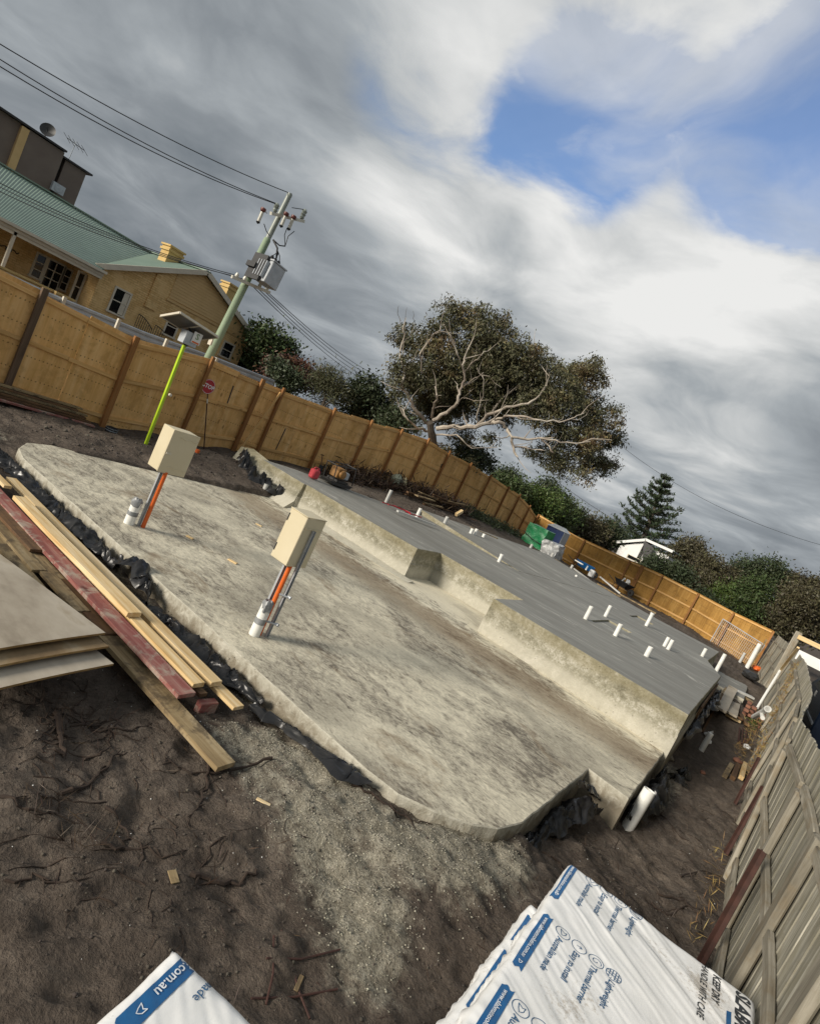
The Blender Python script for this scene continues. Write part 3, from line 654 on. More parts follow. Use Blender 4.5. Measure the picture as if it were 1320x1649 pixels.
for x0, x1 in zip(bx_, bx_[1:]):
    n = max(1, round((x1-x0)/1.2)); cs = [x0+(x1-x0)*k/n for k in range(n+1)]
    for xa, xc in zip(cs, cs[1:]):
        mb = MB(); yy = FY+random.uniform(0, .012)
        P = [(xa+.004, yy, bz(xa)-.08), (xc-.004, yy, bz(xc)-.08), (xc-.004, yy+.017, bz(xc)-.08), (xa+.004, yy+.017, bz(xa)-.08)]
        T = [(xa+.004, yy, tz(xa)), (xc-.004, yy, tz(xc)), (xc-.004, yy+.017, tz(xc)), (xa+.004, yy+.017, tz(xa))]
        mb.hexa(P+T); mb.build('panel', 'ply_gold', hb, world=Matrix.Translation(((xa+xc)/2, yy, 1)))
    for h in (0.95, 0.52, 0.12):
        za, zc_ = bz(x0)+(tz(x0)-bz(x0))*h, bz(x1)+(tz(x1)-bz(x1))*h
        stick('rail', (x0+.055, FY-.022, za), (x1-.055, FY-.022, zc_), 0.04, 0.09, 'rail_pine', hb, bevel=0.004)

# ------------------------------------------------------------------ grey paling fence on the right
gf = thing('paling_fence', 'weathered grey timber paling fence wavering along the right side', 'fence', (1, 10, -0.4))
def fbx(y): return float(np.interp(y, [0, 3, 5, 9, 11, 14, 20, 28, 36.8], [.92, .92, .93, .97, 1.0, 1.05, 1.12, 1.02, .72]))
def ftx(y): return float(np.interp(y, [0, 3, 5, 7, 8.8, 9.6, 10.4, 11.85, 14, 16, 20, 28, 33, 36.8], [.98, .96, .93, .9, .82, .86, .95, 1.06, 1.15, 1.22, 1.33, 1.22, 1.0, .86]))
def fbz(y): return float(np.interp(y, [0, 5, 10, 14, 20, 36.8], [-.5, -.5, -.48, -.45, -.4, -.25]))
def ftz(y): return float(np.interp(y, [0, 5, 8.8, 10.3, 12, 16, 24, 36.8], [1.66, 1.66, 1.62, 1.66, 1.74, 1.8, 1.95, 1.95]))
def fp(y, t, off=0.0): return Vector((fbx(y)+(ftx(y)-fbx(y))*t+off, y, fbz(y)+(ftz(y)-fbz(y))*t))
y = 1.6; k = 0
while y < 36.6:
    w = random.uniform(0.115, 0.15) if y < 20 else 0.2
    th = 0.018; off = 0.006*(k % 2) + random.uniform(0, .006); top = 1+random.uniform(-.010, .006); lean = random.uniform(-.015, .015)
    mb = MB(); lev = [0, 0.35, 0.7, top] if y < 16 else [0, top]
    vs = []
    for t in lev:
        a = fp(y, t, off); c = fp(y+w-0.004, t, off)
        a.y += lean*t; c.y += lean*t
        vs += [(a.x, a.y, a.z), (a.x+th, a.y, a.z), (c.x+th, c.y, c.z), (c.x, c.y, c.z)]
    fs = [(3, 2, 1, 0), tuple(4*(len(lev)-1)+i for i in range(4))]
    for i in range(len(lev)-1):
        for j in range(4): fs.append((4*i+j, 4*i+(j+1) % 4, 4*i+4+(j+1) % 4, 4*i+4+j))
    mb.add(vs, fs); c = fp(y+w/2, .5); mb.build('paling', 'grey_paling', gf, world=Matrix.Translation(c)); y += w+0.002; k += 1
yp = [2.1, 3.7, 5.15, 6.7, 8.6, 10.6, 12.8, 15.2, 18, 21, 24, 27, 30, 33, 36.2]
for i, yy in enumerate(yp):
    w = 0.19 if yy < 12 else 0.12
    stick('post', fp(yy, -0.05, -0.04), fp(yy, random.uniform(.80, .9), -0.04), w, 0.06, 'grey_rail', gf, up=(1, 0, 0), bevel=0.012, warp=0.006)
for ya, yb in zip(yp, yp[1:]):
    for t in (0.12, 0.50, 0.84):
        ha, hb_ = t+random.uniform(-.02, .02), t+random.uniform(-.02, .02)
        stick('rail', fp(ya+.11, ha, -.028), fp(yb-.11, hb_, -.028), 0.045, 0.095, 'grey_rail', gf, bevel=0.008, warp=0.004)
    pa, pb = fp(ya+.11, 0.0, -.02), fp(yb-.11, 0.0, -.02)
    stick('plinth', pa+Vector((0, 0, .05)), pb+Vector((0, 0, .05)), 0.03, 0.2, 'grey_rail', gf, bevel=0.006)
# tall broken post standing proud at the far end
pz = at_y(1262, 1062, 26.0); tp = at_y(1287, 1018, 26.0)
stick('gate_post', (pz.x, 26, 0.2), (tp.x, 26, tp.z), 0.32, 0.22, 'grey_rail', gf, up=(1, 0, 0), bevel=0.02)
# rusty star pickets
for n_, (q0, q1), lab in ((0, ((1135, 1537), (1227, 1370)), 'rust brown steel stake leaning on the grey fence, nearest the white foam packs'), (1, ((1173, 1366), (1229, 1267)), 'rust brown steel stake against the grey fence, second from the foam packs'), (2, ((1186, 1290), (1222, 1220)), 'thin dark stake against the grey fence beside the short timber offcuts')):
    yb = (6.15, 9.1, 11.7)[n_]; z0 = -0.42
    p0 = at_y(*q0, yb); p1 = at_y(*q1, yb)
    mb = MB(); a = Vector((p0.x, yb, p0.z-0.12)); c = Vector((p1.x, yb, p1.z)); w_ = (0.062, 0.055, 0.045)[n_]
    for ang in (90, 210, 330):
        o = Vector((math.cos(rad(ang)), math.sin(rad(ang)), 0))*w_*0.28; mb.beam(a+o, c+o, 0.008, w_*0.72, up=o.normalized())
    mb.box(a.x-.008, a.x+.008, a.y-.03, a.y+.03, a.z, a.z+.02)
    tag(mb.build('steel_stake', 'rust'), lab, 'stake')

# ------------------------------------------------------------------ yellow gabled house over the road
hs = thing('yellow_house', 'yellow rendered house with green corrugated roof and a big gable', 'house', (-34, 18, 0.9))
GXP = -31.2
gable = [(14.45, 0.9), (25.5, 0.9), (25.5, 3.95), (19.4, 6.52), (14.45, 4.2)]
def wallpoly(name, pts, x0, th, mat, parent):
    mb = MB(); mb.prism([(x0-th, y, z) for y, z in pts], (th, 0, 0)); return mb.build(name, mat, parent)
wallpoly('gable_wall', gable, GXP, 0.3, 'render_yellow', hs)
for q_ in ((-36.9, GXP-.302, 14.45, 14.75, .9, 4.15), (-44, -34.05, 2, 14.44, .9, 4.3), (-38, GXP-.302, 25.2, 25.5, .9, 3.9)):
    mb = MB(); mb.box(*q_); mb.build('wall', 'render_yellow', hs)
# weatherboards in the upper gable (lapped, joined)
mb = MB(); z = 4.42
while z < 6.35:
    f = (6.52-z)/(6.52-3.95); yl = 19.4-(19.4-14.45)*(6.52-z)/(6.52-4.2)+.15; yr = 19.4+(25.5-19.4)*f-.2
    yl = max(yl, 18.0)
    if yr > yl+.3: mb.hexa([(GXP+.002, yl, z), (GXP+.035, yl, z), (GXP+.035, yr, z), (GXP+.002, yr, z), (GXP+.002, yl+.05, z+.155), (GXP+.012, yl+.05, z+.155), (GXP+.012, yr-.08, z+.155), (GXP+.002, yr-.08, z+.155)])
    z += 0.16
wb = mb.build('weatherboards', 'board_yellow', hs); wb['kind'] = 'stuff'
for a, c in (((17.25, 5.35), (17.0, 3.4)), ((24.0, 4.45), (23.9, 3.9))):
    mb = MB(); mb.hexa([(GXP, a[0]-.3, c[1]), (GXP+.09, a[0]-.3, c[1]), (GXP+.09, a[0]+.35, c[1]), (GXP, a[0]+.35, c[1]), (GXP, a[0]-.3, a[1]-.1), (GXP+.09, a[0]-.3, a[1]-.1), (GXP+.09, a[0]+.35, a[1]+.1), (GXP, a[0]+.35, a[1]+.1)])
    mb.build('chimney_breast', 'render_yellow', hs)
mb = MB(); mb.box(GXP, GXP+.06, 17.95, 25.2, 4.24, 4.36); mb.build('belt_course', 'board_yellow', hs)
# corrugated roof sheets
def corrugated(name, p00, p10, p01, p11, n, parent, amp=0.028):
    """ribs run from edge p00->p10 (eave) to p01->p11 (ridge)"""
    p00, p10, p01, p11 = map(Vector, (p00, p10, p01, p11)); vs = []; fs = []
    nr = ((p10-p00).cross(p01-p00)).normalized(); nr = nr if nr.z > 0 else -nr
    for i in range(2*n+1):
        t = i/(2*n); o = nr*(amp if i % 2 else 0); vs += [tuple(p00.lerp(p10, t)+o), tuple(p01.lerp(p11, t)+o)]
    for i in range(2*n): fs.append((2*i, 2*i+2, 2*i+3, 2*i+1))
    me = MB(); me.add(vs, fs); base = len(me.v)
    me.add([p00-nr*.06, p10-nr*.06, p11-nr*.06, p01-nr*.06], [(0, 1, 2, 3)])
    return me.build(name, 'roof_green', parent)
RZ, RX = 6.6, -37.0
corrugated('roof_sheet', (-30.6, 4, 4.02), (-30.6, 14.1, 4.02), (RX, 4, RZ), (RX, 19.4, RZ), 110, hs)
corrugated('roof_sheet', (-43.5, 4, 4.02), (-43.5, 24, 4.02), (RX, 4, RZ), (RX, 19.4, RZ), 110, hs)
corrugated('roof_sheet', (-30.9, 14.0, 4.12), (-36.5, 14.0, 4.12), (-30.9, 19.4, RZ+.02), (RX, 19.4, RZ+.02), 55, hs)
corrugated('roof_sheet', (-30.9, 25.95, 3.83), (-43.5, 25.95, 3.83), (-30.9, 19.4, RZ+.02), (RX, 19.4, RZ+.02), 40, hs)
for p, q, nm in (((-30.88, 13.95, 4.08), (-30.88, 19.4, 6.62), 'barge_board'), ((-30.88, 19.4, 6.62), (-30.88, 26.0, 3.8), 'barge_board')):
    stick(nm, p, q, .05, .26, 'trim', hs)
stick('ridge_cap', (RX, 4, RZ+.06), (RX, 19.4, RZ+.06), .3, .06, 'roof_green', hs); stick('ridge_cap', (RX, 19.4, RZ+.08), (-30.85, 19.4, RZ+.08), .3, .06, 'roof_green', hs)
stick('gutter', (-30.52, 4, 3.98), (-30.52, 14.35, 3.98), .14, .12, 'trim', hs)
stick('fascia', (-30.64, 4, 3.9), (-30.64, 14.3, 3.9), .04, .26, 'trim', hs)
stick('verandah_lining', (-30.75, 4, 3.70), (-30.75, 14.3, 3.70), .12, .16, 'trim', hs)
def chimney(y, x, z0, z1):
    mb = MB(); mb.box(x-.42, x+.42, y-.42, y+.42, z0, z1-.35); mb.box(x-.50, x+.50, y-.50, y+.50, z1-.35, z1-.22); mb.box(x-.44, x+.44, y-.44, y+.44, z1-.22, z1-.1); mb.box(x-.52, x+.52, y-.52, y+.52, z1-.1, z1)
    mb.build('chimney', 'chimney', hs)
chimney(18.95, -34.2, 5.7, 7.25); chimney(23.3, -34.2, 4.6, 7.2)
def window(y0, y1, z0, z1, x, parent, rows=2, cols=1, curtain=False):
    fr = MB(); t = .09
    fr.box(x, x+.07, y0-t, y1+t, z1, z1+t); fr.box(x, x+.12, y0-t-.04, y1+t+.04, z0-t, z0); fr.box(x, x+.07, y0-t, y0, z0, z1); fr.box(x, x+.07, y1, y1+t, z0, z1)
    for r in range(1, rows): zc = z0+(z1-z0)*r/rows; fr.box(x+.01, x+.05, y0, y1, zc-.025, zc+.025)
    for c in range(1, cols):
        yc = y0+(y1-y0)*c/cols
        for r in range(rows): fr.box(x+.01, x+.05, yc-.025, yc+.025, z0+(z1-z0)*r/rows+.026, z0+(z1-z0)*(r+1)/rows-.026)
    f = fr.build('window', 'trim', parent)
    for r in range(rows):
        for c in range(cols):
            p = MB(); p.box(x+.012, x+.02, y0+(y1-y0)*c/cols+.005, y0+(y1-y0)*(c+1)/cols-.005, z0+(z1-z0)*r/rows+.005, z0+(z1-z0)*(r+1)/rows-.005); p.build('pane', 'glass_dark', f)
    if curtain:
        p = MB(); p.box(x+.021, x+.024, y1-.28, y1-.01, z0+.02, z1-.02); p.build('curtain', 'trim', f)
    return f
window(15.35, 16.1, 2.42, 3.6, GXP, hs, 2, 1, True); window(18.5, 19.1, 2.56, 3.54, GXP, hs); window(22.3, 22.98, 2.82, 3.65, GXP, hs)
VX = -34.04
window(12.75, 13.12, 2.35, 3.45, VX, hs, 3, 1); window(13.3, 14.0, 1.7, 3.45, VX, hs, 4, 2); window(14.12, 14.4, 2.35, 3.4, VX, hs, 3, 1)
window(14.1, 14.35, 2.1, 3.5, -32.5, hs, 2, 1)
for y_ in (10.45,): stick('verandah_post', (-30.75, y_, 1.0), (-30.75, y_, 3.85), .12, .12, 'trim', hs)
mb = MB(); mb.box(VX, VX+.25, 10.6, 10.8, 3.15, 3.4); mb.build('vent', 'dark_metal', hs)
# wall ornament with scroll arms
mb = MB(); mb.lathe((VX+.03, 11.55, 3.0), [(0, .06), (.11, .05), (.14, 0), (0, -.01)], 10, (1, 0, 0))
for s in (-1, 1): mb.tube([(VX+.05, 11.55, 3.0), (VX+.05, 11.55+s*.2, 3.08), (VX+.05, 11.55+s*.36, 2.98), (VX+.05, 11.55+s*.42, 3.06)], .025, 6)
mb.build('wall_ornament', 'dark_metal', hs)
# small porch on the right
mb = MB(); mb.hexa([(-31, 23.7, 3.86), (-29.6, 23.7, 3.80), (-29.6, 25.9, 3.80), (-31, 25.9, 3.86), (-31, 23.7, 3.96), (-29.6, 23.7, 3.9), (-29.6, 25.9, 3.9), (-31, 25.9, 3.96)]); mb.build('porch_roof', 'trim', hs)
stick('porch_post', (-29.7, 25.7, 1), (-29.7, 25.7, 3.8), .12, .12, 'trim', hs)
mb = MB(); mb.box(GXP+.002, GXP+.01, 23.75, 25.3, 1.0, 3.72); mb.build('porch_opening', 'glass_dark', hs)  # dark sheet on the solid wall stands in for the shaded porch opening
# iron stair balustrades
def rail_curve(y0, z0, y1, z1, n):
    mb = MB(); pts = []
    for i in range(n+1):
        t = i/n; pts.append((GXP+.35, y0+(y1-y0)*t, z0+(z1-z0)*t**1.8))
    mb.tube(pts, .025, 6)
    for p in pts: mb.tube([p, (p[0], p[1], p[2]-.75)], .014, 5)
    mb.build('balustrade', 'dark_metal', hs)
rail_curve(16.7, 2.9, 17.65, 2.45, 8); rail_curve(17.75, 2.75, 18.3, 2.62, 4)

pw = thing('garden_wall', 'low cream rendered wall with coping in front of the yellow house', 'wall', (-29, 10, .9))
for q_ in ((-29.6, -29.3, 4, 11.99, .9, 2.12), (-29.7, -29.0, 12.0, 12.75, .9, 2.12)):
    mb = MB(); mb.box(*q_); mb.build('wall', 'render_yellow', pw)
mb = MB(); mb.box(-29.68, -29.22, 4, 11.98, 2.121, 2.2); mb.box(-29.76, -28.94, 11.985, 12.82, 2.121, 2.2); mb.build('coping', 'chimney', pw)

# brown clad building behind the ridge
bb = thing('brown_building', 'plain brown clad upper storey rising behind the green roof', 'building', (-49, 14, .9))
mb = MB()
mb.box(-54, -49.0, -4, 14.9, .9, 10.85); mb.build('wall', 'cladding_brown', bb)
mb = MB(); mb.box(-53, -48.8, 15.35, 17.6, .9, 10.8); mb.build('wall', 'cladding_brown', bb)
mb = MB(); mb.box(-52, -49.2, 17.95, 19.4, .9, 10.5); mb.build('wall', 'cladding_brown', bb)
mb = MB(); mb.box(-53, -48.7, 14.9, 15.35, .9, 10.75); mb.build('corner_panel', 'board_yellow', bb)
mb = MB(); mb.box(-52, -49.6, 17.6, 17.95, .9, 10.2); mb.build('recess_wall', 'dark_metal', bb)
mb = MB(); mb.box(-54, -48.6, -4, 17.65, 10.86, 10.98); mb.box(-53, -49.0, 17.66, 19.75, 10.52, 10.64); mb.build('parapet_cap', 'dark_metal', bb)
ac = MB(); ac.box(-48.9, -48.5, 17.5, 18.3, 8.15, 8.75); ac.lathe((-48.49, 17.9, 8.45), [(.05, .02), (.24, .02), (.26, 0)], 14, (1, 0, 0)); tag(ac.build('air_conditioner', 'galv_dull'), 'small air conditioning unit fixed low on the brown building', 'air conditioner')
sd = thing('satellite_dish', 'round dark satellite dish on the brown building parapet', 'satellite dish', (-49, 16.3, 10.98))
mb = MB(); mb.lathe((-48.9, 16.3, 11.45), [(0, -.12), (.25, -.07), (.45, .05), (.47, .06), (.24, -.05), (0, -.09)], 18, (0.75, -.5, .3)); mb.build('dish', 'dark_metal', sd)
mb = MB(); mb.tube([(-49, 16.3, 10.98), (-49, 16.3, 11.4)], .04, 6); mb.tube([(-48.9, 16.3, 11.4), (-48.5, 16.05, 11.55)], .02, 5); mb.build('mast', 'dark_metal', sd)
an = thing('antenna', 'thin television antenna on a mast above the brown building', 'antenna', (-49.5, 18.2, 10.6))
mb = MB(); mb.tube([(-49.5, 18.2, 10.6), (-49.5, 18.25, 12.0)], .025, 5); mb.build('mast', 'galv_dull', an)
mb = MB(); mb.tube([(-49.9, 17.8, 11.95), (-49.1, 18.75, 11.75)], .025, 5)
for t in (0, .25, .5, .75, 1): c = Vector((-49.9, 17.8, 11.95)).lerp(Vector((-49.1, 18.75, 11.75)), t); mb.tube([c+Vector((-.25, -.2, .25)), c+Vector((.25, .2, -.25))], .015, 4)
mb.build('aerial', 'dark_metal', an)

# ------------------------------------------------------------------ guard rail behind the hoarding
gr = thing('guard_rail', 'grey steel guard rail running along the street behind the hoarding', 'guard rail', (-19, 10, .8))
gpts = [at_x(-40, 426, -19.2), at_x(77, 479, -20), at_x(232, 541, -20.8), at_x(341, 579, -21.4), at_x(440, 617, -22)]
def wbeam(p, q):
    mb = MB(); prof = [(0, .16), (.035, .13), (.035, .06), (0, .02), (0, -.02), (.035, -.06), (.035, -.13), (0, -.16)]
    d_ = (q-p).normalized(); n_ = Vector((d_.y, -d_.x, 0)).normalized(); vs = []
    for e in (p, q): vs += [e+n_*a+Vector((0, 0, z)) for a, z in prof] + [e+n_*(a-.01)+Vector((0, 0, z)) for a, z in prof[::-1]]
    k = 16; fs = [tuple(range(k))[::-1], tuple(range(k, 2*k))] + [(i, (i+1) % k, k+(i+1) % k, k+i) for i in range(k)]
    mb.add(vs, fs); return mb.build('beam', 'galv_dull', gr)
for p, q in zip(gpts, gpts[1:]): wbeam(p, q); stick('lower_rail', p+Vector((-.05, 0, -.36)), q+Vector((-.05, 0, -.36)), .05, .2, 'galv_dull', gr)
for qx, qy in ((62, 470), (105, 485), (193, 520), (270, 552), (350, 582)):
    c = at_x(qx, qy, -19.9); stick('post', (c.x-.1, c.y, .5), (c.x-.1, c.y, c.z+.12), .1, .1, 'trim', gr)

# ------------------------------------------------------------------ power pole
PXp = -16.0
pp = thing('utility_pole', 'leaning pale green timber power pole with transformer and crossarms', 'power pole', (-16, 11, .8))
pb, pt = at_x(330, 587, PXp), at_x(467, 312, PXp); pdir = (pt-pb).normalized(); pb = pb - pdir*1.9
mb = MB(); mb.tube([pb, pb.lerp(pt, .5), pb.lerp(pt, .80), pb.lerp(pt, .805)], [.135, .118, .108, .09], 14); mb.build('shaft', 'pole_green', pp, smooth=True)
mb = MB(); mb.tube([pb.lerp(pt, .805), pt], [.085, .08], 12); mb.build('pole_top', 'insulator_grey', pp)
def ppt(x, y, dx=0.0): return at_x(x, y, PXp+dx)
a0, a1 = ppt(436, 343, .14), ppt(489, 356, .14); stick('crossarm', a0, a1, .1, .09, 'porcelain', pp)
for (x0, y0_, x1, y1_) in ((442, 341, 447, 327), (485, 352, 492, 337)):
    mb = MB(); p, q = ppt(x0, y0_, .14), ppt(x1, y1_, .14); ax = (q-p); L = ax.length; mb.lathe(p, [(.05, 0), (.075, .05), (.06, .1), (.085, .15), (.065, L*.6), (.085, L*.8), (.04, L)], 10, ax); mb.build('insulator', 'insulator_grey', pp)
for (x, y) in ((424, 337), (461, 344), (473, 349)):
    t_ = ppt(x, y, .35); mb = MB(); mb.lathe(t_, [(0, .05), (.075, .04), (.085, 0), (.07, -.05), (.03, -.08)], 10); mb.cur = 1; mb.lathe(t_-Vector((0, .0, .08)), [(.05, 0), (.05, -.28)], 8); mb.cur = 2; mb.lathe(t_-Vector((0, 0, .36)), [(.05, 0), (.065, -.03), (0, -.08)], 8)
    mb.build('fuse', ['fuse_red', 'porcelain', 'dark_metal'], pp)
    mb = MB(); mb.beam(t_, ppt(x+6, y+6, .12), .025, .025); mb.build('bracket', 'galv_dull', pp)
# transformer tank with fins and bushings
tc_ = ppt(433, 439, .48); T = MB()
fz = Vector((0, pdir.y, pdir.z)).normalized(); fx = Vector((1, 0, 0)); fy = fz.cross(fx)
def tb(x0, x1, y0, y1, z0, z1, m_):
    m_.hexa([tc_+fx*a+fy*b_+fz*c for a, b_, c in ((x0, y0, z0), (x1, y0, z0), (x1, y1, z0), (x0, y1, z0), (x0, y0, z1), (x1, y0, z1), (x1, y1, z1), (x0, y1, z1))])
tb(-.26, .30, -.24, .30, -.38, .30, T); T.build('transformer_tank', 'galv', pp, bevel=.02)
T = MB(); tb(-.28, .32, -.26, .32, .302, .34, T); T.build('tank_lid', 'galv', pp)
for k in range(4): T = MB(); tb(-.2+.12*k-.012, -.2+.12*k+.012, -.36, -.242, -.28, .22, T); T.build('cooling_fin', 'galv_dull', pp)
for k in (-1, 0, 1):
    T = MB(); T.lathe(tc_+fy*(.14*k)+fz*.34, [(.02, 0), (.075, .02), (.05, .07), (.06, .1), (.02, .16)], 9, fz); T.build('bushing', 'dark_metal', pp)
T = MB(); T.tube([tc_+fy*.3+fz*.3, tc_+fy*.42+fz*.42, tc_+fy*.44+fz*.15, tc_+fy*.36+fz*.05], .02, 6); T.build('arrester', 'insulator_grey', pp)
T = MB(); tb(-.55, .1, -.34, -.26, -.42, .38, T); tb(-.62, -.2, -.42, -.2, -.1, .06, T); T.build('mounting_bracket', 'dark_metal', pp)
T = MB(); T.tube([tc_+fy*.0+fz*.5, tc_+fz*.75+fy*-.12, ppt(440, 386, .2)], .03, 6); T.tube([ppt(440, 386, .2), ppt(450, 395, .3), ppt(459, 396, .35)], .02, 6)
for q in ((425, 357), (462, 364), (474, 369)): T.tube([ppt(q[0], q[1]+3, .35), ppt((q[0]+455)//2 if q[0] > 440 else 429, (q[1]+392)//2 if q[0] > 440 else 372, .33), ppt(459, 396, .35) if q[0] > 440 else ppt(434, 379, .15)], .013, 5)
for k in (-1, 0, 1): T.tube([tc_+fy*(.14*k)+fz*.5, tc_+fy*(.07*k)+fz*.62, tc_+fz*.7+fy*-.08], .012, 5)
T.build('service_cable', 'wire', pp)
c0, c1 = ppt(373, 445, .14), ppt(434, 471, .14); stick('crossarm', c0, c1, .09, .09, 'porcelain', pp)
for t in (.1, .3, .7, .9):
    T = MB(); T.lathe(c0.lerp(c1, t)+Vector((0, 0, .045)), [(.05, 0), (.06, .05), (.035, .12), (0, .13)], 8); T.build('insulator', 'porcelain', pp)
T = MB(); T.beam(ppt(341, 545, .19), ppt(337, 555, .19), .16, .05); T.build('pole_sign', 'trim', pp)
# overhead wires
def wire(name, p, q, sag, label, group=None, r=.016):
    p, q = Vector(p), Vector(q); pts = []
    for i in range(17): t = i/16; pts.append(p.lerp(q, t)-Vector((0, 0, sag*4*t*(1-t))))
    mb = MB(); mb.tube(pts, r, 5); return tag(mb.build(name, 'wire'), label, 'wire', group)
wire('power_line', ppt(470, 312), at_x(-160, -30, -16.4), .25, 'overhead wire from the very top of the power pole', r=.012)
wire('power_line', ppt(444, 327, .14), at_x(-160, -10, -17.2), .28, 'upper of two close overhead wires from the crossarm insulator', r=.012)
wire('power_line', ppt(447, 329, .14), at_x(-160, 4, -16.2), .30, 'lower of two close overhead wires from the crossarm insulator', r=.012)
wire('power_line', ppt(470, 334, .14), ppt(490, 337, .14), .0, 'short jumper wire along the top crossarm of the pole', r=.011)
for i, (q, e) in enumerate((((377, 442), (-60, 262)), ((384, 446), (-60, 278)), ((392, 449), (-60, 270)))):
    wire('service_line', ppt(*q, .14), at_x(e[0], e[1], -19.0-i), .25, ['uppermost thin service wire crossing in front of the green roof', 'lowest thin service wire crossing in front of the green roof', 'middle thin service wire crossing in front of the green roof'][i], 'service wires running left from the pole', r=.011)
for i, q in enumerate(((405, 459), (414, 463), (424, 467), (432, 471))):
    e = at_d(640+6*i, 628-4*i, 60); wire('street_line', ppt(*q, .14), e, .8, 'long sagging wire running from the pole towards the big tree', 'low voltage wires running along the street', r=.014)
wire('street_line', at_d(1005, 722, 45), at_d(1330, 880, 40), .8, 'upper thin wire beyond the drooping tree branch over the pine', r=.013)
wire('street_line', at_d(890, 770, 60), at_d(1330, 985, 45), 1.2, 'lower thin wire crossing in front of the pine and scrub', r=.02)
wire('street_line', at_d(860, 755, 60), at_d(1010, 850, 70), .6, 'faint short wire under the tree running to the pine', r=.02)

# ------------------------------------------------------------------ solar camera on its lime pole
lp = thing('solar_camera_pole', 'lime yellow pole with a solar panel and grey camera box on top', 'camera pole', (-12.4, 8, 0))
b0_ = at_z(233, 720, 0.0); t0 = b0_+Vector((0, 0, 2.55)); t0 = at_x(297, 555, b0_.x)
mb = MB(); mb.beam(b0_-Vector((0, 0, .15)), t0, .066, .066, up=(1, 0, 0)); mb.build('pole', 'lime', lp, bevel=.008)
LX = b0_.x
q = [at_x(262, 520, LX+.15), at_x(303, 511, LX-.55), at_x(351, 532, LX-.45), at_x(310, 541, LX+.25)]
c = at_x(304, 526, LX); nrm = Vector((-.34, .10, .93)).normalized(); ex = Vector((0, 1, 0)); ex = (ex-nrm*ex.dot(nrm)).normalized(); ey = nrm.cross(ex)
c = at_x(306, 525, LX-.02)
pq = [c+ex*a+ey*b_ for a, b_ in ((-.52, -.34), (.52, -.34), (.52, .34), (-.52, .34))]
mb = MB(); mb.prism([p-nrm*.0 for p in pq], -nrm*.03); mb.build('solar_panel', 'solar', lp)
for i in range(4):
    stick('panel_frame', pq[i]-nrm*.015, pq[(i+1) % 4]-nrm*.015, .04, .05, 'trim', lp, up=nrm)
stick('panel_frame', (pq[0]+pq[1])/2-nrm*.035, (pq[2]+pq[3])/2-nrm*.035, .03, .02, 'trim', lp, up=nrm)
cb = at_x(306, 545, LX); mb = MB(); mb.box(cb.x-.12, cb.x+.12, cb.y-.2, cb.y+.14, cb.z-.16, cb.z+.14); mb.build('camera_box', 'galv_dull', lp, bevel=.01)
mb = MB(); mb.tube([t0, cb-Vector((0, 0, .1))], .06, 8); mb.tube([cb+Vector((0, 0, .1)), c-nrm*.03], .03, 6); mb.build('bracket', 'dark_metal', lp)
sb = at_x(317, 545, LX+.14); mb = MB(); mb.box(sb.x, sb.x+.006, sb.y-.11, sb.y+.11, sb.z-.13, sb.z+.13); sg = mb.build('sign_plate', 'white', lp)
text('sign_text', 'S', .19, 'pole_green', sb+Vector((.007, 0, .03)), (0, 1, 0), (0, 0, 1), sg, bold=.006)
mb = MB(); mb.box(sb.x+.0065, sb.x+.008, sb.y-.09, sb.y+.09, sb.z-.12, sb.z-.085); mb.build('red_line', 'orange', sg)
mb = MB(); mb.lathe(b0_+Vector((.05, .03, 1.35)), [(.02, 0), (.035, .0), (.035, .06), (0, .07)], 8, (1, 0, 0)); mb.build('clip', 'trim', lp)

# STOP bat propped on the hoarding
st = thing('stop_sign', 'round red stop bat leaning against the hoarding behind a post', 'sign', (-13.4, 10, 0))
s0, s1 = at_x(327, 742, -13.55), at_x(334, 640, -13.88); sc_ = at_x(335, 622, -13.89)
mb = MB(); mb.tube([s0, s1, sc_], .016, 7); mb.build('stick', 'rust', st)
mb = MB(); mb.tube([s1.lerp(s0, .02), s1.lerp(s0, .09)], .022, 7); mb.build('ferrule', 'trim', st)
ud = (sc_-s0).normalized(); 
mb = MB(); mb.lathe(sc_+Vector((.02, 0, 0)), [(0, 0), (.205, 0), (.205, .006), (0, .006)], 28, (1, 0, 0)); dk = mb.build('sign_face', 'stop_red', st)
mb = MB(); mb.lathe(sc_+Vector((.0265, 0, 0)), [(.188, 0), (.197, 0), (.197, .0015), (.188, .0015), (.188, 0)], 28, (1, 0, 0)); mb.build('border', 'white', dk)
xd = Vector((0, math.cos(rad(-4)), math.sin(rad(-4)))); text('lettering', 'STOP', .155, 'white', sc_+Vector((.029, 0, 0)), xd, (0, 0, 1), dk, bold=.004)

# ------------------------------------------------------------------ vegetation
def leaves_mesh(name, pts, size, asp, parent, mat, droop=0.0):
    """pts Nx3 -> N small folded leaf blades"""
    n = len(pts); a = RS.rand(n)*2*np.pi; z = RS.uniform(-1, 1, n)
    s = np.sqrt(1-z*z); d_ = np.stack([s*np.cos(a), s*np.sin(a), z], 1)
    if droop: d_[:, 2] -= droop; d_ /= np.linalg.norm(d_, axis=1)[:, None]
    r = RS.normal(size=(n, 3)); w = np.cross(d_, r); w /= np.linalg.norm(w, axis=1)[:, None]+1e-9
    L = size*RS.uniform(.6, 1.4, n)[:, None]; W = L*asp
    v0 = pts; v1 = pts+d_*L*.45+w*W*.5; v2 = pts+d_*L; v3 = pts+d_*L*.45-w*W*.5
    V = np.stack([v0, v1, v2, v3], 1).reshape(-1, 3); Fc = np.arange(4*n).reshape(n, 4)
    return npmesh(name, V, Fc, mat, parent)
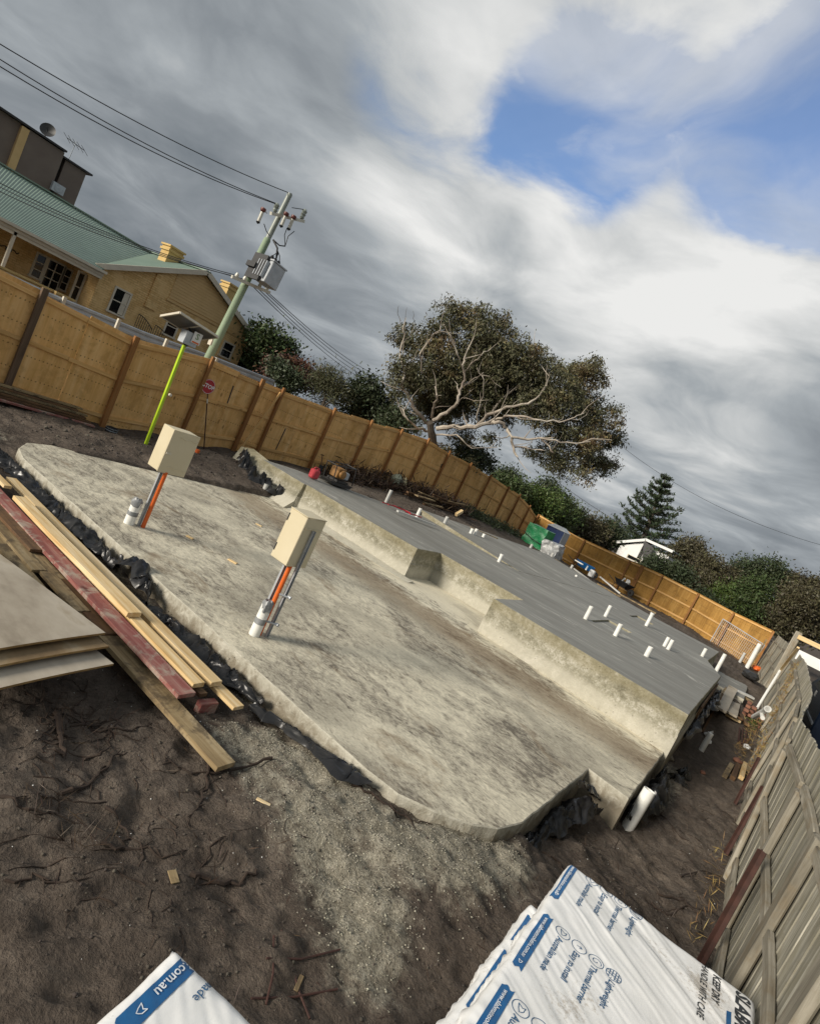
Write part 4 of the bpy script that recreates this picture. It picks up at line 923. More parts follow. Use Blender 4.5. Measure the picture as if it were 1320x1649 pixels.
def clump_points(blobs, nclump, per, cr, shell=0.55):
    """blobs: (center, (rx,ry,rz), weight) -> leaf positions gathered in clumps near the blob surface"""
    w = np.array([b_[2]*b_[1][0]*b_[1][1]*b_[1][2] for b_ in blobs])**0.7; w /= w.sum(); out = []
    ch = RS.choice(len(blobs), nclump, p=w)
    for i in ch:
        c, r, _ = blobs[i]; v = RS.normal(size=3); v /= np.linalg.norm(v); rr = shell+(1-shell)*RS.rand()
        p = np.array(c)+v*rr*np.array(r); k = max(3, int(per*RS.uniform(.5, 1.5)))
        out.append(p+RS.normal(size=(k, 3))*cr*RS.uniform(.6, 1.4)*np.array([1, 1, .75]))
    return np.concatenate(out)
def limbs(mb, trunk_top, targets, r0):
    for t in targets:
        t = Vector(t); m = trunk_top.lerp(t, .5)+Vector((random.uniform(-.3, .3), random.uniform(-.3, .3), random.uniform(-.1, .3)))
        mb.tube([trunk_top, m, t], [r0, r0*.6, r0*.2], 6)
def tree(name, base, blobs, nclump, per, size, mat, label, cat='tree', group=None, cr=None, trunk='bark_dark', asp=.45, r=.14, shell=.5):
    base = Vector(base); t = thing(name, label, cat, base, group)
    top = Vector(np.mean([b_[0] for b_ in blobs], axis=0)); top = base.lerp(top, .75)
    mb = MB(); mb.tube([base-Vector((0, 0, .2)), base.lerp(top, .5)+Vector((.1, .05, 0)), top], [r, r*.75, r*.5], 8); mb.build('trunk', trunk, t, smooth=True)
    mb = MB(); limbs(mb, base.lerp(top, .6), [b_[0] for b_ in blobs], r*.5); mb.build('limbs', trunk, t)
    leaves_mesh('crown', clump_points(blobs, nclump, per, cr or size*1.6, shell), size, asp, t, mat); return t
def blob(px, py, w, rpx, sq=1.0, dj=0.0, rz=None):
    c = at_d(px, py, w+dj); r_ = rpx*w/FPX; return (tuple(c), (r_, r_, (rz or r_)*sq), 1.0)

# the big spreading gum behind the hoarding
W0 = 27.0
eu = thing('gum_tree', 'big spreading gum tree with pale bare limbs behind the hoarding', 'tree', at_d(697, 735, W0))
EB = [(652,545,34),(645,600,30),(640,640,24),(688,570,38),(690,620,46),(705,545,34),(725,515,34),(755,512,34),(790,530,42),(770,575,55),(735,590,45),(830,575,44),(820,620,50),(865,590,42),(890,610,40),(925,605,32),(948,590,24),(955,610,22),(860,650,40),(905,645,44),(935,640,34),(950,668,40),(985,670,22),(900,690,34),(945,705,44),(985,705,26),(905,735,38),(950,742,38),(975,745,24),(935,768,22),(868,728,26),(720,730,24),(745,700,24),(760,745,16),(790,705,16),(660,680,26),(640,665,18),(800,590,50),(700,660,30)]
EB += [(745,660,30),(790,640,36),(720,668,26),(820,660,30),(700,630,40),(760,632,42),(800,645,36),(725,640,38),(690,655,30),(840,622,40),(775,600,44),(665,615,30),(780,660,26),(730,610,36),(880,640,36)]
eblobs = [blob(x, y, W0, r_, dj=(random.uniform(-1.0, 1.8) if (x > 780 or y < 640) else random.uniform(1.2, 2.4))) for x, y, r_ in EB]
thin = {31, 32, 33, 34, 30, 29}
eblobs = [(c, r_, .55 if i in thin else 1.0) for i, (c, r_, _) in enumerate(eblobs)]
leaves_mesh('crown', clump_points(eblobs, 3000, 46, .15, .25), .15, .32, eu, 'leaf_eucalypt', droop=.7)
LM = [([(708,750),(700,720),(694,695),(690,680)], 15, 12, 0), ([(690,682),(672,664),(658,640),(648,622),(651,600),(644,575),(650,545),(648,528)], 7, 1.5, .6),
 ([(697,677),(720,664),(737,646),(740,628),(748,612),(744,588),(750,570),(760,548)], 6.5, 1.5, -.8), ([(745,592),(737,572),(728,552),(722,535)], 3, 1, -1), ([(746,600),(765,580),(775,572),(790,562)], 3, 1, -.9),
 ([(695,672),(699,655),(703,636),(700,622)], 5, 2, .5), ([(703,690),(730,686),(765,688),(790,681),(803,679),(815,689),(824,704),(850,708),(880,708),(912,712),(950,711)], 8.5, 1.5, -.6),
 ([(765,688),(785,667),(815,655),(850,650),(868,637),(880,620),(884,600)], 6, 1.3, -.3), ([(797,676),(812,670),(838,670),(868,676),(900,680),(925,672),(940,665)], 4.5, 1.2, -.9),
 ([(772,684),(800,652),(828,626),(848,606),(858,582),(860,572)], 4.5, 1.2, .4), ([(692,694),(672,690),(657,676),(646,656)], 5.5, 1.5, -.2), ([(676,570),(690,550),(702,535),(716,522)], 3, 1.2, -1.5), ([(680,600),(676,572)], 2.5, 2, -1.2),
 ([(825,704),(827,722),(833,735)], 5, 3, -.7), ([(828,720),(850,722),(875,725)], 3, 1, -.7), ([(872,708),(884,718),(890,728)], 3, 2, -.6), ([(765,688),(770,660),(778,638),(779,612),(768,592)], 2.6, 1.2, .2), ([(700,700),(735,700),(760,722),(800,720)], 3.5, 1, .8), ([(745,622),(765,608),(778,600)], 2.4, 1, -.5), ([(735,650),(745,640),(752,642)], 2.2, 1, .4), ([(650,600),(655,585),(668,575)], 2.6, 1, .4), ([(800,655),(797,630),(800,612)], 2, .8, 0), ([(650,545),(652,515),(655,495)], 1.3, .5, .4), ([(648,530),(640,505),(642,492)], 1.1, .5, .4), ([(655,550),(668,520),(665,500)], 1.1, .5, .4)]
for i, (pts, r0, r1, dj) in enumerate(LM):
    n = len(pts); P = []
    for k in range(n):
        P.append(at_d(pts[k][0], pts[k][1], W0+dj-1.25*min(1, k/2)+random.uniform(-.25, .25)*(0 < k)))
    Q = []
    for k in range(n-1):
        for t_ in (0, .33, .67): q = P[k].lerp(P[k+1], t_); Q.append(q+(Vector((random.gauss(0, .035), random.gauss(0, .035), random.gauss(0, .035))) if t_ else Vector((0, 0, 0))))
    Q.append(P[-1]); m_ = len(Q); mb = MB(); mb.tube(Q, [(r0+(r1-r0)*k/(m_-1))*.46*W0/FPX*random.uniform(.92, 1.1) for k in range(m_)], 8); lb_ = mb.build('trunk' if i == 0 else 'limb', 'bark_dark' if i == 0 else 'bark_eucalypt', eu, smooth=True)
    if i and r0 > 1.5:
        for k in range(2, m_, 3):      # finer side branches
            a_ = (Q[min(k+1, m_-1)]-Q[k-1]).normalized(); d_ = (a_*.7+Vector((random.gauss(0, .5), random.gauss(0, .5), random.gauss(.35, .4)))).normalized(); L_ = random.uniform(.4, 1.2); rr = max(.012, min(.03, r0*.12*W0/FPX)); p1 = Q[k]+d_*L_*.4; d2 = (d_+Vector((random.gauss(0, .35), random.gauss(0, .35), random.gauss(.15, .3)))).normalized(); p2 = p1+d2*L_*.4; p3 = p2+(d2+Vector((random.gauss(0, .4), random.gauss(0, .4), .2))).normalized()*L_*.4
            mb = MB(); mb.tube([Q[k], p1, p2, p3], [rr*1.3, rr, rr*.7, rr*.3], 5); mb.build('branch', 'bark_eucalypt', lb_)

# street side trees left of the gum
def gz(x, y): return base_h(np.array([x]), np.array([y]))[0]
def tr_(name, spec, w, nclump, per, size, mat, label, **k):
    bl = [blob(x, y, w, r_, dj=random.uniform(-1, 1)) for x, y, r_ in spec]; c = np.mean([b_[0] for b_ in bl], axis=0)
    return tree(name, (c[0], c[1], gz(c[0], c[1])), bl, nclump, per, size, mat, label, **k)
tr_('leafy_tree', [(432, 548, 26), (412, 542, 16), (455, 565, 22), (425, 575, 28), (462, 585, 16)], 36, 320, 26, .24, 'leaf_mid', 'dense green tree beside the right end of the yellow house')
tr_('hedge', [(455, 592, 18), (480, 600, 22), (500, 612, 18), (440, 600, 14)], 32, 240, 26, .17, 'leaf_red', 'reddish brown hedge between the green tree and grey shrub', cat='hedge')
tr_('shrub', [(470, 615, 18), (455, 605, 16), (445, 590, 12)], 29, 160, 24, .16, 'leaf_dark', 'dark green shrub below the reddish hedge', cat='shrub')
tr_('shrub', [(520, 610, 20), (535, 615, 24), (525, 632, 24), (548, 635, 16)], 29, 260, 26, .17, 'leaf_olive', 'grey green feathery shrub above the hoarding', cat='shrub', asp=.2)
tr_('leafy_tree', [(590, 628, 22), (580, 640, 22), (605, 645, 20), (575, 660, 24), (600, 665, 26)], 30, 300, 26, .2, 'leaf_dark', 'dark small tree just left of the big gum')
tr_('shrub', [(625, 672, 18), (645, 680, 18), (630, 690, 18)], 28, 160, 24, .16, 'leaf_dark', 'dark low shrub under the left side of the gum', cat='shrub')
tr_('shrub', [(755, 735, 22), (775, 742, 20), (745, 722, 14)], 31, 200, 24, .17, 'leaf_dark', 'dark shrub beneath the low limbs of the gum', cat='shrub')
# scrub bank beyond the corner
for i, (spec, w, mat, lab) in enumerate([
 ([(805, 775, 16), (830, 790, 20), (818, 800, 20)], 42, 'leaf_mid', 'green coastal bush above the hoarding nearest the gum'),
 ([(855, 800, 20), (880, 815, 22), (868, 825, 22)], 44, 'leaf_bright', 'bright green rounded coastal bush above the hoarding corner'),
 ([(895, 810, 20), (912, 826, 22), (900, 840, 20)], 46, 'leaf_mid', 'green coastal bush behind the blue portable toilet'),
 ([(805, 768, 10), (822, 770, 12)], 60, 'leaf_dark', 'small dark bush on the skyline under the gum branch'),
 ([(882, 785, 13), (874, 795, 12), (890, 797, 12)], 58, 'leaf_dark', 'dark round bush on the skyline below drooping branches'),
 ([(935, 842, 16), (950, 848, 18), (960, 858, 18), (940, 862, 20)], 48, 'leaf_brown', 'brownish thin bush left of the tall pine'),
 ([(975, 852, 18), (990, 862, 18), (968, 872, 18)], 50, 'leaf_dark', 'dark bush directly left of the white house'),
 ([(1102, 888, 16), (1118, 880, 14), (1095, 905, 20), (1125, 900, 18)], 52, 'leaf_brown', 'brown green bush behind the right end of the white house'),
 ([(1060, 918, 18), (1085, 925, 20), (1050, 908, 14), (1105, 935, 18)], 44, 'leaf_dark', 'dark bush growing in front of the white house'),
 ([(1140, 915, 22), (1165, 935, 26), (1130, 945, 24), (1105, 955, 20)], 44, 'leaf_brown', 'wide brown green bush in the middle of the scrub'),
 ([(1200, 920, 22), (1235, 918, 24), (1250, 935, 20), (1180, 925, 14)], 50, 'leaf_dark', 'spreading dark tree crown on the skyline at the right'),
 ([(1205, 955, 24), (1195, 980, 24), (1225, 945, 18), (1215, 985, 24)], 41, 'leaf_mid', 'mid green tall bush in the right hand scrub'),
 ([(1168, 955, 14), (1160, 968, 16), (1175, 972, 14)], 41, 'leaf_bright', 'small bright green bush above the golden hoarding'),
 ([(1280, 940, 16), (1300, 948, 20), (1320, 950, 20), (1270, 955, 20)], 48, 'leaf_brown', 'dark feathery tree top at the far right edge'),
 ([(1260, 985, 30), (1290, 975, 30), (1320, 985, 30), (1240, 1000, 24), (1280, 1010, 28), (1320, 1015, 26)], 41, 'leaf_brown', 'large dark brown bush behind the grey fence end'),
 ([(1130, 970, 18), (1150, 985, 18), (1100, 965, 16)], 40, 'leaf_dark', 'low dark bush just over the golden hoarding')]):
    area = sum(r_*r_ for _, _, r_ in spec); tr_('bush', spec, w, int(area*.22)+60, 26, .0046*w, mat, lab, cat='bush', r=.1)
# bare twiggy sapling by the bushes
sp_ = thing('sapling', 'thin sparse sapling rising above the bushes left of the pine', 'sapling', at_d(935, 845, 46))
mb = MB(); mb.tube([at_d(928, 850, 46), at_d(936, 830, 46), at_d(943, 815, 46)], [.06, .04, .015], 6); mb.build('trunk', 'bark_dark', sp_)
leaves_mesh('crown', clump_points([blob(936, 828, 46, 8), blob(940, 822, 46, 7)], 20, 10, .2), .2, .4, sp_, 'leaf_dark')
# Norfolk Island pine: whorls of upswept branches
nf = thing('pine_tree', 'tall tiered dark pine standing behind the white house', 'tree', (-13, 60, 0))
nb, ntp = at_d(1022, 905, 62), at_d(1072, 768, 62)
mb = MB(); mb.tube([nb-(ntp-nb)*.4, nb.lerp(ntp, .5), ntp], [.35, .25, .06], 8); mb.build('trunk', 'bark_dark', nf)
pts = []; mb = MB(); Lt = (ntp-nb).length; kk = 0
for t in np.linspace(.02, .97, 13):
    o = nb.lerp(ntp, t); Lb = (.47*(1-t)**.8+.03)*Lt; nbw = 7
    for j in range(nbw):
        a = 2*math.pi*(j+random.random()*.5+.5*(kk % 2))/nbw; l = Lb*random.uniform(.8, 1.12); d_ = Vector((math.cos(a), math.sin(a), 0))
        br_ = [o+d_*l*s_+Vector((0, 0, l*(.02*s_+.26*s_*s_))) for s_ in (0, .35, .7, 1)]
        mb.tube(br_, [.05, .04, .03, .02], 4, False)
        for q_ in range(int(9+l*9)):
            s_ = random.uniform(.12, 1.02); p = o+d_*l*s_+Vector((0, 0, l*(.02*s_+.26*s_*s_)))
            side = Vector((-d_.y, d_.x, 0))*random.uniform(-1, 1)*.20*l*(1.05-s_)**.6
            for _ in range(4): pts.append(tuple(p+side+Vector((random.gauss(0, .07), random.gauss(0, .07), random.gauss(.05, .06)))))
    kk += 1
mb.build('branches', 'bark_dark', nf)['kind'] = 'stuff'; leaves_mesh('crown', np.array(pts), .34, .3, nf, 'needle', droop=-.6)

# white house beyond the back fence
wh = thing('white_house', 'small white weatherboard house with a pale gable among bushes', 'house', (-11, 50, 0))
wy = 50.0; A_ = at_y(1003, 893, wy); def_ = 0
Lx, Rx = at_y(1000, 875, wy).x, at_y(1036, 872, wy).x
zt_ = at_y(1036, 868, wy).z; zl = at_y(998, 876, wy).z; zr = at_y(1040, 905, wy).z
mb = MB(); mb.prism([(Lx, wy, -.2), (Rx+.1, wy, -.2), (Rx+.1, wy, zt_-.15), (Lx, wy, zl-.12)], (0, 4, 0)); mb.build('wall', 'white', wh)
stick('barge_board', (Lx-.35, wy-.25, zl), (Rx+.15, wy-.25, zt_), .06, .2, 'white', wh)
R2 = at_y(1084, 888, wy); mb = MB()
mb.prism([(Rx+.11, wy+.6, -.2), (R2.x-.2, wy+.6, -.2), (R2.x-.2, wy+.6, R2.z-.5), (Rx+.11, wy+.6, zt_-.4)], (0, 4, 0)); mb.build('wall', 'white', wh)
stick('barge_board', (Rx+.1, wy-.25, zt_+.02), (R2.x, wy-.25, R2.z-.05), .06, .2, 'white', wh)
mb = MB(); mb.prism([(Rx, wy-.2, zt_-.1), (Rx+.9, wy-.2, zt_-.3), (Rx+1.2, wy-.2, zr-.8), (Rx+.95, wy-.2, zr-.8)], (0, .6, 0)); mb.build('roof_slope', 'dark_metal', wh)
mb = MB(); mb.prism([(Lx-.4, wy-.2, zl+.1), (Rx+.1, wy-.2, zt_+.12), (R2.x+.1, wy-.2, R2.z+.06), (R2.x+.1, wy-.2, R2.z), (Rx+.1, wy-.2, zt_+.06), (Lx-.4, wy-.2, zl+.05)], (0, 4.6, 0)); mb.build('roof', 'galv_dull', wh)
q0, q1 = at_y(1012, 893, wy), at_y(1030, 905, wy)
fr = MB(); fr.box(q0.x-.08, q1.x+.08, wy-.03, wy-.002, q1.z-.15, q0.z+.05); wf = fr.build('window', 'trim', wh); fr = MB(); fr.box(q0.x, q1.x, wy-.04, wy-.031, q1.z-.1, q0.z); fr.build('pane', 'glass_dark', wf)

# ------------------------------------------------------------------ meter boxes on posts
def meter(name, base, label, post_off, box_c, bw, bd, z0, z1, door_side, stub_r):
    """box spans box_c +- (bw,bd)/2, z0..z1; door_side '+x' or '-y'"""
    t = thing(name, label, 'meter box', base)
    x0, x1, y0, y1 = box_c[0]-bw/2, box_c[0]+bw/2, box_c[1]-bd/2, box_c[1]+bd/2
    mb = MB(); mb.box(x0, x1, y0, y1, z0, z1); bx = mb.build('enclosure', 'box_paint', t, bevel=.008)
    return t, (x0, x1, y0, y1, z0, z1), bx
# nearer box: broad sunlit side towards the camera
A1 = at_z(418, 1027, 0.0)
def z_above(px, py, P):
    d_ = ray(px, py); s_ = (d_.x*P.x+d_.y*P.y)/(d_.x**2+d_.y**2); return CH+d_.z*s_
e0 = at_y(435, 893, A1.y-.05); e1 = at_y(460, 913, A1.y-.05); eT = at_y(497, 835, A1.y-.05); eR = at_x(493, 913, e1.x)
bx0, bx1, by0 = e0.x, e1.x, A1.y-.05; by1 = by0+max(.3, min(.62, eR.y-by0)); bz0, bz1 = (e0.z+e1.z)/2, eT.z
m1 = thing('meter_box', 'cream meter box on an orange conduit post, standing nearer the middle of the slab', 'meter box', (A1.x, A1.y, 0))
mb = MB(); mb.box(bx0, bx1, by0, by1, bz0, bz1); bxm = mb.build('enclosure', 'box_paint', m1, bevel=.008)
mb = MB(); mb.box(bx0-.004, bx1+.004, by0-.004, by1+.004, bz1+.0005, bz1+.012); mb.build('lid', 'box_paint', bxm, bevel=.004)
for t_ in (.84, .22):
    mb = MB(); zc = bz0+(bz1-bz0)*t_; mb.box(bx0+.012, bx0+.024, by0-.006, by0-.001, zc-.05, zc+.04); mb.build('hinge', 'box_dark', bxm)
px_ = bx1+.022; pyc = by0+(by1-by0)*.52
def channel(x, y, z0, z1, w=.042):
    mb = MB(); mb.box(x-.003, x+.003, y-w/2, y+w/2, z0, z1); mb.box(x+.0031, x+w*.6, y-w/2, y-w/2+.004, z0, z1); mb.box(x+.0031, x+w*.6, y+w/2-.004, y+w/2, z0, z1); return mb
tp_ = z_above(505, 872, Vector((px_, pyc, 0)))
channel(px_-.012, pyc, 0.0, bz1-.13).build('post', 'galv', m1)
mb = MB(); mb.box(bx1+.001, bx1+.012, by0+.03, by1-.03, bz1-.125, bz1-.115); mb.build('drip_lip', 'box_paint', bxm)
channel(bx1-.10, by0+.08, 0.0, bz0).build('post', 'galv', m1)
mb = MB(); mb.tube([(bx1-.03, pyc-.07, -.02), (bx1-.03, pyc-.07, bz0+.01)], .027, 12); mb.build('conduit', 'orange', m1, smooth=True)
for zc in (.18, .52):
    mb = MB(); mb.tube([(px_-.03, pyc-.07, zc), (px_+.06, pyc+.02, zc)], .012, 6); mb.lathe((px_+.05, pyc+.02, zc), [(.02, -.02), (.02, .02)], 8, (1, .3, 0)); mb.build('clamp', 'galv', m1)
# wrapped duct beside it
def duct(base, r, h, label):
    t = thing('duct_stub', label, 'pipe', base); mb = MB(); mb.lathe(base, [(r, -.1), (r, h*.92), (r*.82, h*.92), (r*.82, h*.5)], 18); mb.build('pipe', 'pvc', t, smooth=False)
    mb = MB(); mb.lathe(base+Vector((0, 0, h*.80)), [(r*1.03, -.02), (r*1.04, h*.13), (r*.95, h*.20), (r*.6, h*.25), (r*.3, h*.22), (0, h*.235)], 14)
    for i, v in enumerate(mb.v): mb.v[i] = (v[0]+random.uniform(-.012, .012), v[1]+random.uniform(-.012, .012), v[2]+random.uniform(-.012, .012))
    mb.build('tape_cap', 'tape_grey', t)
    mb = MB(); mb.lathe(base+Vector((0, 0, h*.36)), [(r*1.02, 0), (r*1.03, .0), (r*1.04, h*.16), (r*1.01, h*.17)], 18); mb.build('tape_band', 'tape_grey', t)
d1 = at_z(409, 1022, 0); duct(d1, .062, .40, 'white duct stub capped in grey tape beside the nearer meter box post')
# farther box: narrow sunlit side, broad shaded door
A0 = at_z(218, 845, 0.0); yb = A0.y-.06
e0 = at_y(237, 747, yb); e1 = at_y(252, 757, yb); eT = at_y(283, 693, yb)
bx0, bx1 = e0.x, e1.x+.03; eR = at_x(292, 767, bx1); by0, by1 = yb, yb+max(.42, min(.62, eR.y-yb)); bz0, bz1 = (e0.z+e1.z)/2, eT.z
m0 = thing('meter_box', 'cream meter box with a shaded latched door, standing farther off near the lime pole', 'meter box', (A0.x, A0.y, 0))
mb = MB(); mb.box(bx0, bx1-.022, by0, by1, bz0, bz1); bxm = mb.build('enclosure', 'box_paint', m0, bevel=.008)
mb = MB(); mb.box(bx1-.0205, bx1, by0-.006, by1+.006, bz0-.006, bz1+.006); dr = mb.build('door', 'box_paint', m0, bevel=.005)
mb = MB(); zc = (bz0+bz1)/2-.03; mb.box(bx1+.0005, bx1+.012, by0+.012, by0+.085, zc-.012, zc+.014); mb.build('latch', 'trim', dr)
for zc, s_ in ((bz0+(bz1-bz0)*.86, 1), (bz0+(bz1-bz0)*.14, 1)):   # pressed wavy ribs on the door
    mb = MB(); pts = [(bx1+.001, by0+.12+.32*i/10*(by1-by0)/.45, zc+.012*math.sin(i*1.3)) for i in range(11)]; mb.tube(pts, .006, 5); mb.build('rib', 'box_paint', dr)
channel(bx1-.06, by0+.09, 0.0, bz0).build('post', 'galv', m0)
mb = MB(); mb.tube([(bx1-.02, by0+.14, -.02), (bx1-.02, by0+.14, bz0+.01)], .03, 12); mb.build('conduit', 'orange', m0, smooth=True)
d0 = at_z(207, 843, 0); duct(d0, .07, .36, 'white duct stub with a wide grey tape band beside the farther meter box')
oc = at_z(313, 738, .05); mb = MB(); mb.lathe(oc, [(.0, .0), (.14, .0), (.13, .04), (.06, .12), (.055, .24), (0, .25)], 14); tag(mb.build('marker_cone', 'orange'), 'small orange marker half hidden behind the farther meter box', 'marker')
cw = at_x(178, 697, -13.3); mb = MB()
for k in range(3): mb.tube([cw+Vector((math.cos(a)*.12, math.sin(a)*.12, .03+.045*k)) for a in np.linspace(0, 6.2, 15)], .022, 6)
tag(mb.build('cable_coil', 'rubber'), 'small coil of dark cable at the foot of the hoarding post', 'cable coil')
mb = MB()
for k in range(2): mb.tube([cw+Vector((math.cos(a)*.125, math.sin(a)*.125, .065+.05*k)) for a in np.linspace(0, 6.2, 15)], .018, 6)
tag(mb.build('wire_coil', 'galv_dull'), 'grey wire wound through the coil at the hoarding foot', 'wire coil')

# ------------------------------------------------------------------ white plastic pipes
def pipe(base, h, r, label, group=None, cap=False, lean=(0, 0), mat='pvc', name='plastic_pipe', deep=.25):
    base = Vector(base); top = base+Vector((lean[0], lean[1], h)); ax = (top-base).normalized(); mb = MB(); L = (top-base).length
    prof = [(r, -deep), (r, L), (r*.86, L), (r*.86, L*.35)] if not cap else [(r, -deep), (r, L-.05), (r*1.18, L-.05), (r*1.18, L), (0, L+.004)]
    mb.lathe(base, prof, 16, ax); return tag(mb.build(name, mat), label, 'pipe', group)
def pz_(b_, t_, z, r, label, **k):
    P = at_z(*b_, z); h = z_above(*t_, P)-z; return pipe(P, max(.1, h), r, label, **k)
pz_((942, 997), (953, 977), .7, .052, 'tall white pipe on the upper slab, left end of the shower recess')
pz_((974, 993), (982, 975), .7, .05, 'white pipe on the upper slab at the far side of the shower recess')
pz_((990, 1024), (1001, 1006), .7, .052, 'white pipe on the upper slab at the near right corner of the shower recess')
pz_((1040, 1008), (1052, 988), .7, .055, 'capped white pipe on the upper slab beside the far dark recess', cap=True)
pz_((1069, 1041), (1077, 1027), .7, .05, 'left pipe of the close white pair on the upper slab')
pz_((1075, 1046), (1083, 1031), .7, .05, 'right pipe of the close white pair on the upper slab')
pz_((1040, 1057), (1050, 1043), .7, .055, 'short white pipe on the upper slab nearest the step wall')
pz_((1130, 1057), (1137, 1045), .7, .05, 'white pipe near the notched far right corner of the upper slab')
pz_((1153, 1080), (1166, 1053), .5, .055, 'tallest white pipe rising at the right end of the upper slab')
pz_((803, 904), (809, 893), .72, .05, 'white pipe by itself at the end of the tapering slab step', cap=True)
pz_((622, 807), (629, 789), .75, .055, 'grey white pipe at the back edge of the slab below the green bag', mat='pvc_grey')
pz_((673, 828), (678, 819), .8, .06, 'short white pipe at the back slab edge beside the red string')
pz_((715, 844), (720, 832), .8, .06, 'grey white pipe in front of the timber offcut pile', mat='pvc_grey')
pz_((757, 860), (760, 851), .8, .06, 'left pipe of the white pair at the back edge of the slab')
pz_((763, 862), (766, 851), .8, .055, 'right pipe of the white pair at the back edge of the slab')
pz_((777, 866), (780, 860), .8, .055, 'stubby white pipe right of the pair at the back slab edge')
pz_((852, 886), (857, 877), .75, .06, 'grey pipe in front of the green covered stack', mat='pvc_grey')
pz_((886, 900), (890, 890), .72, .07, 'grey pipe at the corner of the silver wrapped stack', mat='pvc_grey')
pz_((918, 918), (922, 910), .7, .06, 'grey pipe on the slab edge left of the blue barrow', mat='pvc_grey')
pz_((926, 931), (928, 926), .7, .05, 'tiny white pipe stub on the slab below the blue barrow')
pz_((424, 793), (430, 780), .05, .06, 'white pipe stub in the soil beside the crumpled black plastic', mat='pvc_grey')
wp = at_z(1012, 1329, -.45); pipe(wp, z_above(1046, 1271, wp)+.42, .075, 'thick white pipe sloping out of the soil at the slab corner', lean=(.02, .06), deep=.1)
P_ = wp+Vector((.02, .30, .05)); pipe(P_, .30, .04, 'thinner pipe leaning just behind the thick white pipe', lean=(.02, .06), mat='pvc_grey')
P_ = at_y(1203, 1074, 33.2); pipe(P_, at_y(1221, 1036, 33.2).z-P_.z, .10, 'tall white pipe standing before the mesh panel at the fence corner')
P_ = at_y(1190, 1068, 33.6); pipe(P_, at_y(1200, 1052, 33.6).z-P_.z, .07, 'shorter grey pipe left of the tall white pipe by the mesh panel', mat='pvc_grey')
q = [fp(17.5, .02, -.12), fp(18.6, .75, -.10)]; mb = MB(); q0, q1 = at_x(1219, 1140, fp(15.5, .1).x-.16), at_x(1257, 1078, fp(19, .7).x-.2); mb.tube([q0, q1], .04, 10); tag(mb.build('downpipe', 'pvc'), 'long white pipe leaning up the grey fence', 'pipe')
tag(stick('timber_batten', q1-Vector((0, 0, .05)), at_x(1285, 1043, q1.x+.02), .07, .05, 'pine_new'), 'new timber batten continuing above the white pipe on the grey fence', 'batten')
q0, q1 = at_x(1213, 1155, .72), at_x(1236, 1142, .8); pj = thing('pipe_junction', 'white pipe junction with an elbow lying by the grey fence', 'pipe', q0)
mb = MB(); mb.tube([q0, q1], .055, 10); mb.build('pipe', 'pvc', pj); mb = MB(); mb.tube([q0.lerp(q1, .6), q0.lerp(q1, .75)+Vector((.03, -.16, -.12))], .045, 10); mb.tube([q1.lerp(q0, .12), q1], .068, 10); mb.build('elbow', 'pvc', pj)

# ------------------------------------------------------------------ timber and sheets in the foreground
def px_plank(aL, aR, z, back, th, mat, label, name='plank', warp=.004, zb=None, dy=0.0):
    a, c = at_z(*aL, z), at_z(*aR, z); w = (c-a).length; e = (a+c)/2
    p = Vector((back, e.y+dy, z if zb is None else zb)); o = stick(name, p-Vector((0, 0, th/2)), e-Vector((0, 0, th/2)), w, th, mat, bevel=.003, warp=warp); return tag(o, label, 'plank')
px_plank((351, 1237), (378, 1226), -.135, -7.6, .045, 'pine_old', 'long weathered plank with a dark stained end reaching furthest over the soil', zb=-.06, dy=-.12)
px_plank((287, 1119), (316, 1116), -.02, -8.9, .04, 'timber_red', 'wide plank with worn pink red paint in the timber stack')
px_plank((314, 1103), (328, 1097), -.005, -6.8, .045, 'pine_new', 'pale knotty plank right against the red painted one')
px_plank((210, 990), (224, 984), .05, -7.3, .05, 'pine_new', 'golden new plank lying highest, on top of the pale timber')
px_plank((343, 1101), (357, 1096), -.02, -8.2, .05, 'pine_new', 'clean yellow plank on the outer side of the stack, second longest')
px_plank((379, 1141), (392, 1135), -.075, -6.4, .035, 'pine_new', 'lowest clean yellow plank poking out past the others')
px_plank((323, 1119), (334, 1116), -.075, -5.6, .035, 'timber_brown', 'short brown plank end under the pale knotty plank')
px_plank((10, 780), (18, 785), .04, -9.9, .04, 'pine_new', 'pale plank end behind the red plank at the picture edge')
for i, (y_, z_, xe, m_, lab) in enumerate([(3.16, -.05, -5.95, 'timber_brown', 'brown plank under the left edge of the red plank'), (3.05, -.09, -5.55, 'pine_old', 'yellowish old plank below the brown one in the stack'), (2.93, -.12, -5.2, 'pine_old', 'old plank bottom left of the stack near the sheets'), (3.19, -.11, -4.35, 'timber_brown', 'short plank end seen below the red plank, nearest of three'), (3.12, -.10, -4.75, 'pine_old', 'short plank end seen below the red plank, middle of three')]):
    tag(stick('plank', (-9.3+.3*i, y_-.02, z_), (xe, y_, z_), .14, .035, m_, bevel=.003, warp=.004), lab, 'plank')
P_ = at_z(338, 1148, -.26); tag(stick('timber_stub', P_+Vector((-.02, -.15, .06)), P_+Vector((.0, .02, .06)), .08, .12, 'timber_red', bevel=.003), 'small red painted block propping the timber stack', 'block')
tag(stick('timber_bearer', (-6.4, 2.4, -.17), (-6.3, 3.75, -.17), .09, .09, 'timber_brown', bevel=.003), 'brown bearer under the timber stack', 'timber')
